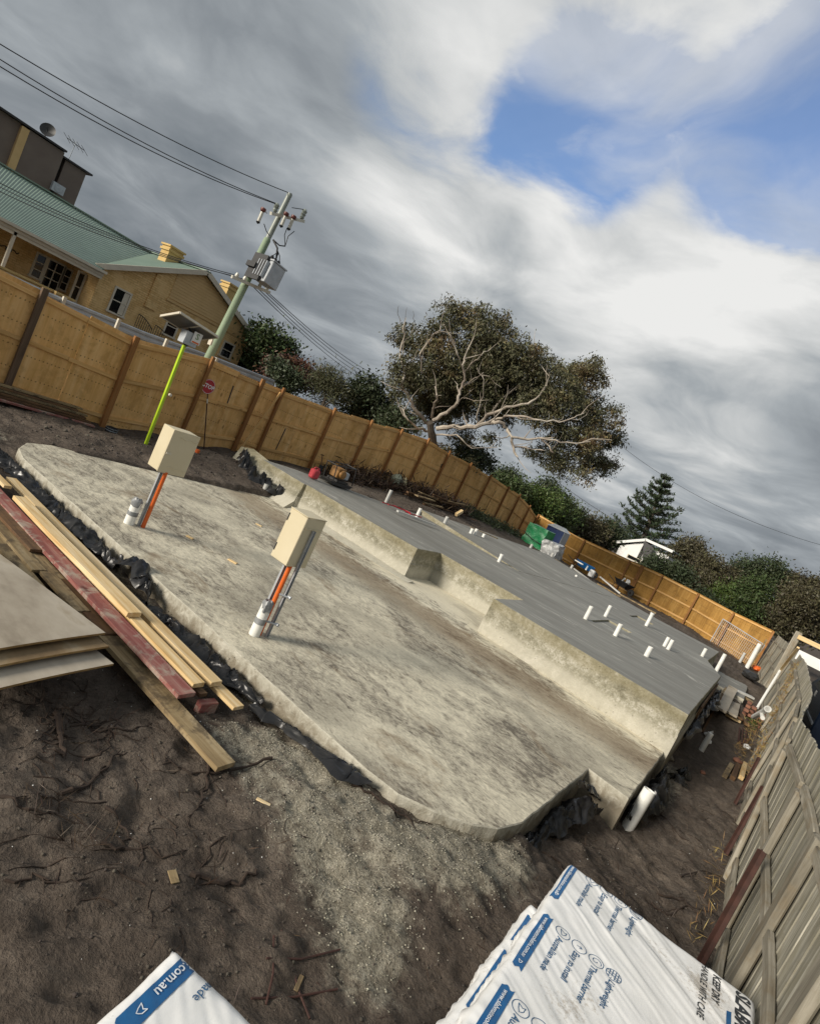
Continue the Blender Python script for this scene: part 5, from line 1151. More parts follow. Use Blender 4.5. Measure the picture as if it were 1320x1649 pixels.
def sheet(name, P, th, label, bend=.01, face='ply_face'):
    """P: 4 corners (top), ccw; face and edge materials"""
    P = [Vector(p) for p in P]; n = 8; vs = []; fs = []
    for i in range(n+1):
        for j in range(n+1):
            u, v = i/n, j/n; p = P[0].lerp(P[1], u).lerp(P[3].lerp(P[2], u), v); p.z += bend*math.sin(u*3.1)*(1-v)+bend*.6*math.sin(v*4+u*2)
            vs.append(p)
    N = (n+1)**2; vs += [p-Vector((0, 0, th)) for p in vs]; mi = []
    for i in range(n):
        for j in range(n):
            a = i*(n+1)+j; fs.append((a, a+1, a+n+2, a+n+1)); mi.append(0); fs.append((N+a, N+a+n+1, N+a+n+2, N+a+1)); mi.append(0)
    for i in range(n):
        for a, c in ((i, i+1), (n*(n+1)+i, n*(n+1)+i+1), (i*(n+1), (i+1)*(n+1)), (i*(n+1)+n, (i+1)*(n+1)+n)): fs.append((a, c, N+c, N+a)); mi.append(1)
    mb = MB(); mb.add(vs, fs); mb.mi = mi; return tag(mb.build(name, [face, 'ply_edge'], None), label, 'plywood')
a, c, dd_ = at_z(170, 1019, .13), at_z(10, 1045, .13), at_z(0, 893, .13); ux = (dd_-a); ux.z = 0; ux = ux.normalized(); uy = (c-a); uy.z = 0; uy.normalize()
sheet('plywood_sheet', [a, a+uy*1.2, a+uy*1.2+ux*2.4, a+ux*2.4], .018, 'grey dusted plywood sheet on top of the pile at the left edge')
a2 = at_z(136, 1048, .075)+uy*.02; sheet('plywood_sheet', [a2+uy*-.25, a2+uy*.9, a2+uy*.9+ux*2.3, a2-uy*.25+ux*2.3], .018, 'brown plywood sheet in the middle of the pile at the left edge', face='ply_brown')
a3 = at_z(156, 1075, .02)+uy*.02; sheet('plywood_sheet', [a3-uy*.18, a3+uy*.95, a3+uy*.95+ux*2.3, a3-uy*.18+ux*2.3], .018, 'lowest plywood sheet of the pile with a yellow edge')
tag(stick('timber_bearer', (-5.6, 1.4, -.09), (-5.5, 2.7, -.09), .1, .17, 'timber_brown'), 'bearer holding the plywood pile off the soil', 'timber')

# dark planks stacked at the hoarding foot
for i, (y0, y1, z, dx, m_) in enumerate([(3.2, 7.25, .06, .62, 'timber_red'), (3.0, 7.2, .10, .50, 'timber_brown'), (3.0, 7.1, .15, .42, 'timber_brown'), (3.1, 7.15, .20, .34, 'pine_old'), (3.0, 6.95, .25, .28, 'timber_brown'), (3.0, 7.05, .30, .22, 'pine_old')]):
    tag(stick('plank', (FX+dx+.06, y0, z-.12), (FX+dx, y1, z-.13), .13, .04, m_, bevel=.003, warp=.006), ['reddish plank lowest and outermost at the foot of the hoarding', 'brown plank second from the bottom at the hoarding foot', 'brown plank third from the bottom at the hoarding foot', 'old yellowish plank fourth up at the hoarding foot', 'brown plank second from the top at the hoarding foot', 'topmost grey plank stacked at the hoarding foot'][i], 'plank')

# ------------------------------------------------------------------ black plastic membrane, crumpled along the slab
def crumple(name, path, width, label, amp=.07, lift=.0, seg=.02, across=16):
    P = [Vector(p) for p in path]; L = [0]
    for a_, b_ in zip(P, P[1:]): L.append(L[-1]+(b_-a_).length)
    n = max(10, int(L[-1]/seg)); vs = []; rnd = random.uniform(0, 50)
    N3 = noise.noise
    for i in range(n+1):
        s_ = L[-1]*i/n; k = min(len(P)-2, max(0, int(np.searchsorted(L, s_, 'right'))-1)); t_ = (s_-L[k])/max(1e-6, L[k+1]-L[k]); c = P[k].lerp(P[k+1], t_); d_ = (P[k+1]-P[k]).normalized(); sd = Vector((-d_.y, d_.x, 0))
        w = width*(.72+.95*N3((s_*2.4, rnd, 0))+.3*N3((s_*6, rnd, 3)))*min(1, .2+5*min(i, n-i)/n)
        for j in range(across+1):
            u = j/across-.5; up_ = 1-(2*u)**2
            q = Vector((s_*4.2, u*1.1, rnd)); wq = q+Vector((N3(q), N3(q+Vector((5, 2, 9))), 0))*.7
            f = 1-abs(N3(wq*1.6))*2.4                                   # long soft ridges
            f2 = 1-abs(N3(wq*Vector((3.4, 5.5, 1)) if False else Vector((wq.x*3.2, wq.y*6.0, rnd+3))))*2.2
            h = lift+amp*(.55*max(0, f)+.32*max(0, f2)+.35*N3(q*.8))*(.25+up_)
            sh = .09*N3(wq*1.1+Vector((9, 0, 4)))
            vs.append(c+sd*(w*u+sh*width)+d_*(.10*N3(wq*1.3+Vector((0, 7, 0))))+Vector((0, 0, h-.02*(2*u)**2)))
    fs = [(i*(across+1)+j, i*(across+1)+j+1, (i+1)*(across+1)+j+1, (i+1)*(across+1)+j) for i in range(n) for j in range(across)]
    me = bpy.data.meshes.new(name); me.from_pydata([tuple(v) for v in vs], [], fs)
    return tag(link(name, me, 'black_plastic', None, None, True), label, 'plastic sheet')
def gpath(pts, y=None, off=.02): return [Vector((x, yy, H(x, yy)+off)) for x, yy in pts]
crumple('plastic_membrane', gpath([(-9.9, 3.85), (-9.2, 3.98), (-8.4, 4.0), (-7.4, 4.0), (-6.6, 4.03), (-5.9, 4.05)]), .38, 'long crumpled black plastic strip along the slab edge at the left', .11, .02)
crumple('plastic_membrane', [Vector((-5.95, 4.08, -.1)), Vector((-5.66, 4.17, .02)), Vector((-5.42, 4.08, -.06)), Vector((-5.1, 4.0, -.12))], .30, 'tall black plastic fold standing up over the slab edge', .12)
crumple('plastic_membrane', gpath([(-5.2, 3.92), (-4.7, 4.02), (-4.2, 4.08), (-3.7, 4.1), (-3.2, 4.1)]), .30, 'glossy crumpled black plastic by the slab in front of the nearer meter box', .09, .02)
crumple('plastic_membrane', gpath([(-3.15, 4.0), (-2.8, 4.06), (-2.4, 4.08), (-2.1, 4.06), (-1.85, 4.1)], off=.03), .26, 'narrow black plastic tongue ending near the rounded slab corner', .05, .02)
crumple('plastic_membrane', [Vector((-.80, 5.35, -.3)), Vector((-.79, 5.9, -.34)), Vector((-.74, 6.5, -.25)), Vector((-.66, 6.9, -.2)), Vector((-.5, 7.3, -.3))], .30, 'torn black plastic bunched in the slab notch', .13)
flap = [at_x(931, 1265, -.72), at_x(948, 1270, -.66), at_x(978, 1310, -.6), at_x(968, 1312, -.64), at_x(940, 1300, -.7)]
crumple('plastic_flap', [flap[0], flap[1], (flap[2]+flap[1])/2, flap[2]], .22, 'stiff black plastic flap lifting out of the slab notch', .06, across=7)
crumple('plastic_membrane', gpath([(-.28, 7.9), (-.16, 8.5), (-.1, 9.1), (-.14, 9.7), (-.2, 10.1)], off=.1), .42, 'heap of black plastic behind the thick white pipe', .22)
crumple('plastic_membrane', gpath([(-.05, 10.7), (.05, 11.2), (.05, 11.8)], off=.03), .34, 'small black plastic bundle at the end of the upper slab', .13)
crumple('plastic_membrane', [Vector((-.2, 12.2, -.1)), Vector((-.16, 14, .1)), Vector((-.1, 16, .25)), Vector((-.1, 17.4, .3))], .3, 'black plastic hanging along the end face of the upper slab', .12, seg=.08)
crumple('plastic_membrane', [Vector((-12.3, 10.6, .5)), Vector((-11.7, 10.35, .3)), Vector((-11.2, 10.2, .2)), Vector((-10.6, 10.25, .1)), Vector((-10.2, 10.45, .05))], .55, 'big crumpled black plastic heap at the left end of the step wall', .3, seg=.05)
# ramped concrete lip at the left end of the step wall
mb = MB(); mb.hexa([(-12.4, 10.35, .0), (-9.73, 10.2, .0), (-9.73, 10.515, .0), (-12.4, 10.9, .0), (-12.6, 10.75, .66), (-9.73, 10.46, .22), (-9.73, 10.516, .6), (-12.5, 11.1, .72)]); tag(mb.build('concrete_spill', ['slab_side']), 'sloping rough concrete at the left end of the step wall', 'concrete')
mb = MB()
for i in range(14):
    x = -9.7+i*.27; w = .32-.018*i; h = .13-.007*i
    mb.hexa([(x, 10.60-w, 0), (x+.27, 10.60-w+.018, 0), (x+.27, 10.74, 0), (x, 10.74, 0), (x, 10.66, h), (x+.27, 10.66, h-.007), (x+.27, 10.74, h), (x, 10.74, h)])
tag(mb.build('concrete_fillet', 'slab_side'), 'low sloping concrete fillet along the foot of the left step wall', 'concrete')['kind'] = 'stuff'

# ------------------------------------------------------------------ wrapped foam packs
ZP = 0.5
def wrinkle(u, v, a, s):   # long diagonal tension folds
    al, cr = .80*u+.60*v, -.60*u+.80*v; cr = cr+.05*fbm(al*1.6, cr*3, 2)
    m = np.clip(.55+1.5*vnoise(u*2.3+s, v*2.3), 0, 1)
    r1 = np.clip(1-np.abs(fbm(cr*11, al*.8+s, 2, .5))*4.5, 0, 1); r2 = np.clip(1-np.abs(fbm(cr*24+7, al*1.7, 2, .5))*4.0, 0, 1)
    return a*(m*r1+.45*r2*(1-.5*m))
def pack(name, c0, ux, uy, w, l, z1, h, label, seed, amp=.012):
    """corner c0 (far left, top), ux to the right, uy towards the camera"""
    t = thing(name, label, 'foam pack', (c0[0], c0[1], z1-h)); nu, nv = int(w/.011), int(l/.014)
    U, V = np.meshgrid(np.linspace(0, 1, nu+1), np.linspace(0, 1, nv+1), indexing='ij')
    ed = np.minimum(np.minimum(U*w, (1-U)*w), np.minimum(V*l, (1-V)*l)); rnd = np.clip(ed/.05, 0, 1)
    z = z1 - (1-np.sqrt(np.clip(1-(1-rnd)**2, 0, 1)))*.035 + wrinkle(U*w+seed, V*l+seed*2, amp, seed)*np.clip(ed/.03, .2, 1)+fbm(U*w*5+seed, V*l*5, 3)*.006
    bx, by = c0[0]+ux[0]*U*w+uy[0]*V*l, c0[1]+ux[1]*U*w+uy[1]*V*l
    bx = bx+fbm(V*l*7+seed, U*3, 2)*.012*(1-rnd); by = by+fbm(U*w*7, V*3+seed, 2)*.012*(1-rnd)
    top = np.stack([bx, by, z], -1); n_ = (nu+1)*(nv+1); id_ = np.arange(n_).reshape(nu+1, nv+1)
    Vt = [top.reshape(-1, 3)]; F_ = [np.stack([id_[:-1, :-1], id_[1:, :-1], id_[1:, 1:], id_[:-1, 1:]], -1).reshape(-1, 4)]
    brd = list(id_[:, 0])+list(id_[-1, 1:])+list(id_[-2::-1, -1])+list(id_[0, -2:0:-1]); bp = Vt[0][brd]; cur = np.array(brd); base = n_; m_ = len(brd)
    for k in range(1, 7):
        zz = z1-.035-(h-.035)*k/6; ph = np.arange(m_)*.33; o = .012*np.sin(ph*1.7+k*1.3+seed)+.010*np.sin(ph*.6+k); cen = np.array([c0[0]+ux[0]*w/2+uy[0]*l/2, c0[1]+ux[1]*w/2+uy[1]*l/2])
        dirv = bp[:, :2]-cen; dirv = dirv/np.linalg.norm(dirv, axis=1)[:, None]
        Vt.append(np.column_stack([bp[:, :2]+dirv*(o[:, None]+.004), np.full(m_, zz)])); nx_ = np.arange(base, base+m_); F_.append(np.stack([cur, nx_, np.roll(nx_, -1), np.roll(cur, -1)], -1)); cur = nx_; base += m_
    npmesh('wrapping', np.concatenate(Vt), np.concatenate(F_), 'wrap', t, smooth=True)
    det_ = ux[0]*uy[1]-ux[1]*uy[0]
    def uvof(x, y): dx_, dy_ = x-c0[0], y-c0[1]; return (dx_*uy[1]-dy_*uy[0])/det_, (ux[0]*dy_-ux[1]*dx_)/det_
    def pos(u, v, dz=.001):   # point lying on the wrapper top at (u metres right, v metres towards the camera)
        i = min(nu, max(0, u/w*nu)); j = min(nv, max(0, v/l*nv)); i0, j0 = int(min(nu-1, i)), int(min(nv-1, j)); p = top[i0, j0]*(1-(i-i0))*(1-(j-j0))+top[i0+1, j0]*(i-i0)*(1-(j-j0))+top[i0, j0+1]*(1-(i-i0))*(j-j0)+top[i0+1, j0+1]*(i-i0)*(j-j0); return Vector(p)+Vector((0, 0, dz))
    def drape(o):   # drop flat print onto the folds
        wmx = wm(o); inv = wmx.inverted(); bm = bmesh.new(); bm.from_mesh(o.data); bmesh.ops.triangulate(bm, faces=bm.faces[:])
        for _ in range(2):
            le = [e for e in bm.edges if e.calc_length() > .009]
            if le: bmesh.ops.subdivide_edges(bm, edges=le, cuts=1); bmesh.ops.triangulate(bm, faces=bm.faces[:])
        bm.to_mesh(o.data); bm.free()
        for vtx in o.data.vertices:
            p = wmx @ vtx.co; u_, v_ = uvof(p.x, p.y)
            q = pos(u_, v_, 0); vtx.co = inv @ Vector((p.x, p.y, q.z+.0032+(p.z-z1)))
        return o
    def band(u0, u1, v0, v1, nm='tape', mat='tape_blue'):
        vs = []; fs = []; n = max(4, int((v1-v0)/.011)); k = max(2, int((u1-u0)/.009))
        for i in range(n+1):
            for j in range(k+1):
                jag = (.010*math.sin(i*2+j*1.5+seed) if i in (0, n) else 0); p = pos(u0+(u1-u0)*j/k, v0+(v1-v0)*i/n+jag, .0028); vs.append(p)
        N = len(vs); vs += [p-Vector((0, 0, .0015)) for p in vs]
        for i in range(n):
            for j in range(k): a_ = i*(k+1)+j; fs.append((a_, a_+1, a_+k+2, a_+k+1))
        mb = MB(); mb.add(vs, fs); return mb.build(nm, mat, t)
    def word(s_, u, v, size, mat='ink_blue', nm='printed_text', sub=None, al='LEFT', bold=0.0, dz=0.0):
        p = pos(u, v); o = text(nm, s_, size, mat, (p.x, p.y, z1), (uy[0], uy[1], 0), (ux[0], ux[1], 0), sub or t, ext=.0002, align=al, bold=bold); drape(o)
        if dz:
            for vt in o.data.vertices: vt.co.z += dz
        return o
    def ringmark(u, v, r, kind, mat='ink_blue', sub=None, lw=.0035):
        mb = MB()
        def line(pts, w_=lw):
            for a_, b_ in zip(pts, pts[1:]):
                p, q = Vector((a_[0], a_[1], 0)), Vector((b_[0], b_[1], 0)); d_ = (q-p).normalized(); s2 = Vector((-d_.y, d_.x, 0))*w_/2; e = d_*w_*.3
                W_ = lambda k: Vector((c0[0]+ux[0]*k.x+uy[0]*k.y, c0[1]+ux[1]*k.x+uy[1]*k.y, 0))
                pts4 = [W_(p-s2-e), W_(q-s2+e), W_(q+s2+e), W_(p+s2-e)]; out_ = []
                for x_ in pts4:
                    z_ = pos(*uvof(x_.x, x_.y), 0).z; out_.append(Vector((x_.x, x_.y, z_+.0024)))
                mb.add(out_, [(0, 1, 2, 3)])
        C_ = lambda a_, k=1.0: (u+r*k*math.cos(a_), v+r*k*math.sin(a_))
        if kind != 'leaf': line([C_(2*math.pi*i/22) for i in range(23)])
        if kind in ('map', 'leaf'):  # little heart-like island outline
            sh = [(.5, -.55), (.15, -.25), (-.1, -.4), (-.45, -.55), (-.25, .1), (0, .6), (.2, .45), (.45, .15), (.5, -.55)]; line([(u-r*.9*b_*1.0, v+r*.9*a_) if False else (u+r*.9*a_, v+r*.9*b_) for a_, b_ in sh])
        if kind == 'up': line([(u-.3*r, v), (u+.35*r, v)]); line([(u+.1*r, v-.25*r), (u+.4*r, v), (u+.1*r, v+.25*r)])
        if kind == 'spiral': line([C_(i*.5, .15+.045*i) for i in range(14)])
        if kind == 'grid':
            for k in (-.55, -.2, .2, .55): hh = math.sqrt(1-k*k); line([(u+r*k, v-r*hh), (u+r*k, v+r*hh)])
            for k in (-.4, .1, .5): hh = math.sqrt(1-k*k); line([(u-r*hh, v+r*k), (u+r*hh, v+r*k)])
        return mb.build('printed_mark', mat, sub or t)
    return t, band, word, ringmark
URL = 'www.slabmatesolution.com.au'
def row(word, mark, v, u0=.165, du=.10, s=.050):
    for i, (k, s_) in enumerate((('map', 'Australian made'), ('up', 'Easy to install'), ('spiral', 'Thermal barrier'), ('grid', 'Lightweight'))):
        mark(u0+du*i, v, .042, k); word(s_, u0+du*i, v+.055, s, bold=.0004)
cA = (-.31, 4.27); uxA = Vector((.996, .088)).normalized(); uyA = Vector((.03, -1)).normalized()
t, band, word, mark = pack('foam_pack', cA, uxA, uyA, 1.2, 2.9, ZP, .16, 'long white foam pack lying uppermost on the right stack, by the grey fence', 1.3, .008)
for v0, v1, u, bw_ in ((.02, .52, .012, .046), (.73, 1.27, .035, .056), (1.43, 1.97, .05, .062)):
    bd = band(u, u+bw_, v0, v1); word(URL, u+bw_/2, v0+.03, .034, 'ink_white', sub=bd, bold=.0003, dz=.0030); mk = mark(u+bw_/2, v1-.045, .022, 'leaf', 'ink_white', sub=bd); 
    for vt in mk.data.vertices: vt.co.z += .0030
row(word, mark, .05); row(word, mark, .77); row(word, mark, 1.48)
word('KEEP DRY', .97, .06, .06, 'ink_black', bold=.0014); word('HANDLE WITH CARE', .90, .03, .055, 'ink_black', bold=.0006); word('SLABMATE', 1.115, .055, .11, 'ink_black', bold=.004)
mb_ = band(1.035, 1.06, .30, .62, 'printed_bar')
# packs underneath
t2, band2, word2, mark2 = pack('foam_pack', (-.37, 3.83), uxA, uyA, 1.2, 2.4, .335, .16, 'white foam pack jutting out below the uppermost one on the right stack', 4.1, .01)
for v0, v1, u in ((.14, .44, .03), (.56, 1.06, .035)):
    bd = band2(u, u+.07, v0, v1); word2(URL if v1 > 1 else 'solution.com.au', u+.035, v0+.025, .033 if v1 < 1 else .032, 'ink_white', sub=bd, bold=.0003, dz=.0030); mk = mark2(u+.035, v1-.045, .028, 'leaf', 'ink_white', sub=bd)
    for vt in mk.data.vertices: vt.co.z += .0030
pack('foam_pack', (-.36, 3.9), uxA, uyA, 1.2, 2.5, .17, .16, 'white foam pack in the middle of the right hand stack', 6.2, .008)
pack('foam_pack', (-.34, 3.95), uxA, uyA, 1.2, 2.5, .005, .16, 'white foam pack low in the right hand stack', 8.4, .008)
pack('foam_pack', (-.34, 3.95), uxA, uyA, 1.2, 2.5, -.16, .3, 'white foam pack at the bottom of the right hand stack', 9.9, .008)
uxB = Vector((.975, .22)).normalized(); uyB = Vector((.22, -.975)).normalized()
cB = at_z(285, 1526, ZP); t3, band3, word3, mark3 = pack('foam_pack', (cB.x-.004, cB.y+.004), uxB, uyB, 1.2, 1.6, ZP, .16, 'white foam pack with blue tape poking in at the lower left', 12.7, .008)
bd = band3(.045, .115, -.0+.02, .33); word3('.com.au', .08, .03, .05, 'ink_white', sub=bd, bold=.0006, dz=.0030); mk = mark3(.08, .255, .034, 'leaf', 'ink_white', sub=bd)
for vt in mk.data.vertices: vt.co.z += .0030
word3('made', .19, -.02, .05)
for k in range(4): pack('foam_pack', (cB.x+.01*k, cB.y+.02-.01*k), uxB, uyB, 1.2, 1.6, ZP-.163*(k+1), .16, ['white foam pack directly under the one with blue tape', 'white foam pack third from the top at the lower left', 'white foam pack fourth from the top at the lower left', 'white foam pack at the bottom of the lower left stack'][k], 13+k, .006)

# ------------------------------------------------------------------ gear along the back of the site
jc = at_z(503, 770, .72); t = thing('jerry_can', 'red fuel can standing on the back corner of the upper slab', 'fuel can', jc)
mb = MB(); mb.box(jc.x-.10, jc.x+.10, jc.y-.13, jc.y+.13, jc.z, jc.z+.26); mb.build('body', 'can_red', t, bevel=.035)
mb = MB(); mb.tube([(jc.x, jc.y-.1, jc.z+.25), (jc.x, jc.y-.06, jc.z+.31), (jc.x, jc.y+.06, jc.z+.31), (jc.x, jc.y+.1, jc.z+.25)], .02, 6); mb.lathe((jc.x, jc.y+.09, jc.z+.25), [(.03, 0), (.03, .06), (0, .06)], 8); mb.build('handle', 'can_red', t)
pc = at_z(535, 778, .74); t = thing('plate_compactor', 'orange engine plate compactor lying by the hoarding behind the red can', 'compactor', pc)
mb = MB(); mb.box(pc.x-.2, pc.x+.2, pc.y-.1, pc.y+.42, pc.z+.1, pc.z+.16); mb.hexa([(pc.x-.22, pc.y-.25, pc.z), (pc.x+.22, pc.y-.25, pc.z), (pc.x+.22, pc.y+.55, pc.z), (pc.x-.22, pc.y+.55, pc.z), (pc.x-.22, pc.y-.35, pc.z+.09), (pc.x+.22, pc.y-.35, pc.z+.09), (pc.x+.22, pc.y+.65, pc.z+.09), (pc.x-.22, pc.y+.65, pc.z+.09)]); mb.build('base_plate', 'dark_metal', t)
mb = MB(); mb.box(pc.x-.17, pc.x+.15, pc.y-.12, pc.y+.2, pc.z+.2, pc.z+.5); mb.lathe((pc.x+.15, pc.y+.05, pc.z+.34), [(.13, 0), (.13, .08), (.05, .1), (0, .1)], 12, (1, 0, 0)); mb.build('engine', 'machine_orange', t, bevel=.02)
mb = MB(); mb.box(pc.x-.15, pc.x+.1, pc.y+.21, pc.y+.48, pc.z+.2, pc.z+.42); mb.build('tank', 'galv_dull', t, bevel=.03)
mb = MB()
for s in (-.2, .2): mb.tube([(pc.x+s, pc.y-.25, pc.z+.1), (pc.x+s, pc.y-.35, pc.z+.55), (pc.x+s, pc.y+.5, pc.z+.62), (pc.x+s, pc.y+.62, pc.z+.12)], .018, 6)
mb.tube([(pc.x-.2, pc.y-.35, pc.z+.55), (pc.x+.2, pc.y-.35, pc.z+.55)], .018, 6); mb.tube([(pc.x-.2, pc.y+.5, pc.z+.62), (pc.x+.2, pc.y+.5, pc.z+.62)], .018, 6); mb.build('roll_frame', 'dark_metal', t)
s0, s1 = at_x(512, 762, -13.3), at_x(519, 733, -13.75); t = thing('shovel', 'shovel standing upright against the hoarding beside the red can', 'shovel', s0)
mb = MB(); mb.tube([s0+Vector((0, 0, .25)), s1], .022, 7); mb.tube([s1+Vector((0, -.07, .01)), s1+Vector((0, .07, .01))], .022, 6); mb.build('handle', 'timber_brown', t)
mb = MB(); mb.prism([s0+Vector((0, -.11, .3)), s0+Vector((0, .11, .3)), s0+Vector((.02, .12, .05)), s0+Vector((.02, 0, -.05)), s0+Vector((.02, -.12, .05))], (.012, 0, 0)); mb.build('blade', 'dark_metal', t)
bg_ = at_x(638, 781, -13.0); t = thing('cement_bag', 'slumped green and yellow bag on the brush at the hoarding foot', 'bag', bg_)
def lump(name, c, r, mat, parent, sq=(1, 1, 1), n=10, k=.35):
    vs = []; fs = []
    for i in range(n+1):
        for j in range(2*n): th, ph = math.pi*i/n, math.pi*j/n; d_ = Vector((math.sin(th)*math.cos(ph), math.sin(th)*math.sin(ph), math.cos(th))); f = 1+k*noise.noise(d_*1.7+Vector(c))+.12*noise.noise(d_*5+Vector(c)); vs.append((c[0]+d_.x*r*f*sq[0], c[1]+d_.y*r*f*sq[1], c[2]+d_.z*r*f*sq[2]))
    for i in range(n):
        for j in range(2*n): fs.append((i*2*n+j, (i+1)*2*n+j, (i+1)*2*n+(j+1) % (2*n), i*2*n+(j+1) % (2*n)))
    mb = MB(); mb.add(vs, fs); return mb.build(name, mat, parent)
lump('sack', (bg_.x, bg_.y-.12, bg_.z+.18), .30, 'bag_green', t, (.8, 1, .8)); lump('liner', (bg_.x+.1, bg_.y+.22, bg_.z+.12), .24, 'bag_yellow', t, (.7, .7, 1.1))
# brushwood heaped along the hoarding
def scatter_strip(name, path, wdt, n, size, asp, mat, label, cat, hgt=.25, kind='stuff'):
    P = np.array([tuple(p) for p in path], float); k = RS.randint(0, len(P)-1, n); t_ = RS.rand(n)[:, None]; p = P[k]*(1-t_)+P[k+1]*t_; p[:, :2] += RS.normal(size=(n, 2))*wdt*.4; p[:, 2] = ground_h(p[:, 0], p[:, 1])+np.abs(RS.normal(size=n))*hgt
    o = leaves_mesh(name, p, size, asp, None, mat); tag(o, label, cat, kind=kind); return o
scatter_strip('brushwood', [(-13.3, 15.6, 0), (-13.1, 18, 0), (-12.7, 21, 0), (-12.4, 23.5, 0)], .9, 5200, .34, .10, 'brushwood', 'dark heap of cut brush along the foot of the hoarding', 'brush', .22)
scatter_strip('grass_verge', [(-12.9, 24, 0), (-12.6, 27, 0), (-12.3, 31, 0)], 1.0, 3600, .22, .16, 'leaf_dark', 'dark weeds along the hoarding before the green stack', 'weeds', .15)
scatter_strip('dry_weeds', [(.82, 15.0, 0), (.88, 17, 0), (.9, 20, 0)], .2, 380, .15, .07, 'dry_grass', 'dry orange weeds at the foot of the grey fence', 'weeds', .14)
scatter_strip('dry_weeds', [(.74, 6.4, 0), (.78, 8, 0), (.8, 9.4, 0)], .12, 150, .11, .06, 'dry_grass', 'dry tufts of grass beside the rusty stakes', 'weeds', .05)
scatter_strip('weeds', [(.85, 17.5, 0), (.9, 21.0, 0)], .2, 320, .12, .2, 'leaf_bright', 'green weeds around the white pipe junction', 'weeds', .1)
P0 = [fp(13.5+1.1*i, .15+.1*i, -.06) for i in range(8)]; pts = np.array([tuple(random.choice(P0)+Vector((random.gauss(0, .04), random.gauss(0, .4), random.gauss(0, .10)))) for _ in range(900)])
tag(leaves_mesh('dead_creeper', pts, .11, .12, None, 'dry_grass'), 'dead orange creeper clinging to the grey fence', 'creeper', kind='stuff')
# offcut pile behind the slab
oc = at_z(712, 828, .82)
for i in range(16):
    a_ = random.uniform(-.5, .5); L = random.uniform(.7, 2.4); c = Vector((oc.x-.9+random.uniform(-.5, .5), oc.y+random.uniform(-.8, 2.6), .80+.035*i)); d_ = Vector((.25*math.sin(a_), math.cos(a_), random.uniform(-.05, .05)))*L/2
    tag(stick('timber_offcut', c-d_, c+d_, random.choice((.09, .12, .2)), .035, random.choice(('timber_brown', 'pine_old', 'timber_brown')), warp=.004), 'weathered timber offcut heaped behind the back edge of the slab', 'offcut', 'timber offcuts heaped behind the slab')
tag(stick('timber_offcut', at_x(734, 829, -11.2), at_x(744, 823, -11.2), .12, .12, 'pine_new'), 'short thick orange offcut on top of the heap by the hoarding', 'offcut')
tag(stick('formwork_board', at_z(640, 823, .80), at_z(700, 846, .80), .12, .05, 'pvc_grey'), 'pale board along the back edge of the slab by the red string', 'board')
tag(stick('formwork_board', at_z(757, 850, .84), at_z(800, 868, .84), .1, .08, 'pine_old'), 'old board edging the slab below the dark weeds', 'board')
mb = MB(); pr = [at_z(625+9*i, 812+3.6*i+random.uniform(-1.5, 1.5), .81) for i in range(6)]; mb.tube(pr, .02, 5); mb.tube([p+Vector((.15, .1, .01))*(1 if i % 2 else -1) for i, p in enumerate(pr)], .016, 5); tag(mb.build('string_line', 'stop_red'), 'tangle of red string lying on the upper slab', 'string')
# covered stacks and portable toilet
g0 = at_z(833, 876, .60); gz_ = g0.z
GA, GB = at_z(838, 879, .6), at_z(864, 892, .6)
t = thing('covered_stack', 'stack under a bright green tarpaulin near the hoarding corner', 'covered pallet', GA); yc = 27.6
def drum(nm, x0, x1, y0, y1, z0, z1, mat, parent, amp=.06, n=14):
    vs = []; fs = []
    def P_(f, u, v):
        if f == 0: return (x0+(x1-x0)*u, y0, z0+(z1-z0)*v)
        if f == 1: return (x1, y0+(y1-y0)*u, z0+(z1-z0)*v)
        if f == 2: return (x1+(x0-x1)*u, y1, z0+(z1-z0)*v)
        if f == 3: return (x0, y1+(y0-y1)*u, z0+(z1-z0)*v)
        return (x0+(x1-x0)*u, y0+(y1-y0)*v, z1)
    for f in range(5):
        b_ = len(vs)
        for i in range(n+1):
            for j in range(n+1):
                p = Vector(P_(f, i/n, j/n)); q = p*2.1; p += Vector((noise.noise(q), noise.noise(q+Vector((9, 3, 1))), .7*noise.noise(q+Vector((2, 8, 5)))))*amp+Vector((noise.noise(q*3), noise.noise(q*3+Vector((9, 3, 1))), 0))*amp*.6; vs.append(p)
        for i in range(n):
            for j in range(n): a_ = b_+i*(n+1)+j; fs.append((a_, a_+n+1, a_+n+2, a_+1))
    mb = MB(); mb.add(vs, fs); return mb.build(nm, mat, parent)
gl, gt_ = at_z(836, 880, .6), None
sc0 = at_z(884, 902, .62); gx0, gx1 = gl.x, sc0.x
c1, c2 = at_y(836, 878, 30.0), at_y(866, 893, 30.0); c3 = at_y(884, 900, 30.0); topz = at_y(856, 842, 30.0).z
drum('tarpaulin', c1.x, c2.x-.02, 29.9, 31.2, .35, topz, 'green_cover', t, .07)
mb = MB(); mb.tube([(c1.x-.06, 29.8, .75+(topz-.5)*.35), ((c1.x+c2.x)/2, 29.72, 1.0), (c2.x, 29.8, .95)], .02, 5); mb.build('strap', 'dark_metal', t)
t = thing('wrapped_stack', 'stack wrapped in crinkled silver foil beside the green tarpaulin', 'wrapped pallet', c2)
drum('foil', c2.x+.03, c3.x+.25, 29.8, 31.0, .35, topz-.42, 'silver_wrap', t, .11)
t = thing('portable_toilet', 'blue portable toilet with a white domed roof behind the silver stack', 'portable toilet', (c3.x, 33, .3))
q0, q1 = at_y(884, 845, 33.0), at_y(906, 856, 33.0); x0, x1 = q0.x-.05, q1.x+.1; zt2 = q0.z-.02
mb = MB(); mb.box(x0, x1, 33, 34.1, .2, zt2); mb.build('cabin', 'toilet_blue', t, bevel=.02)
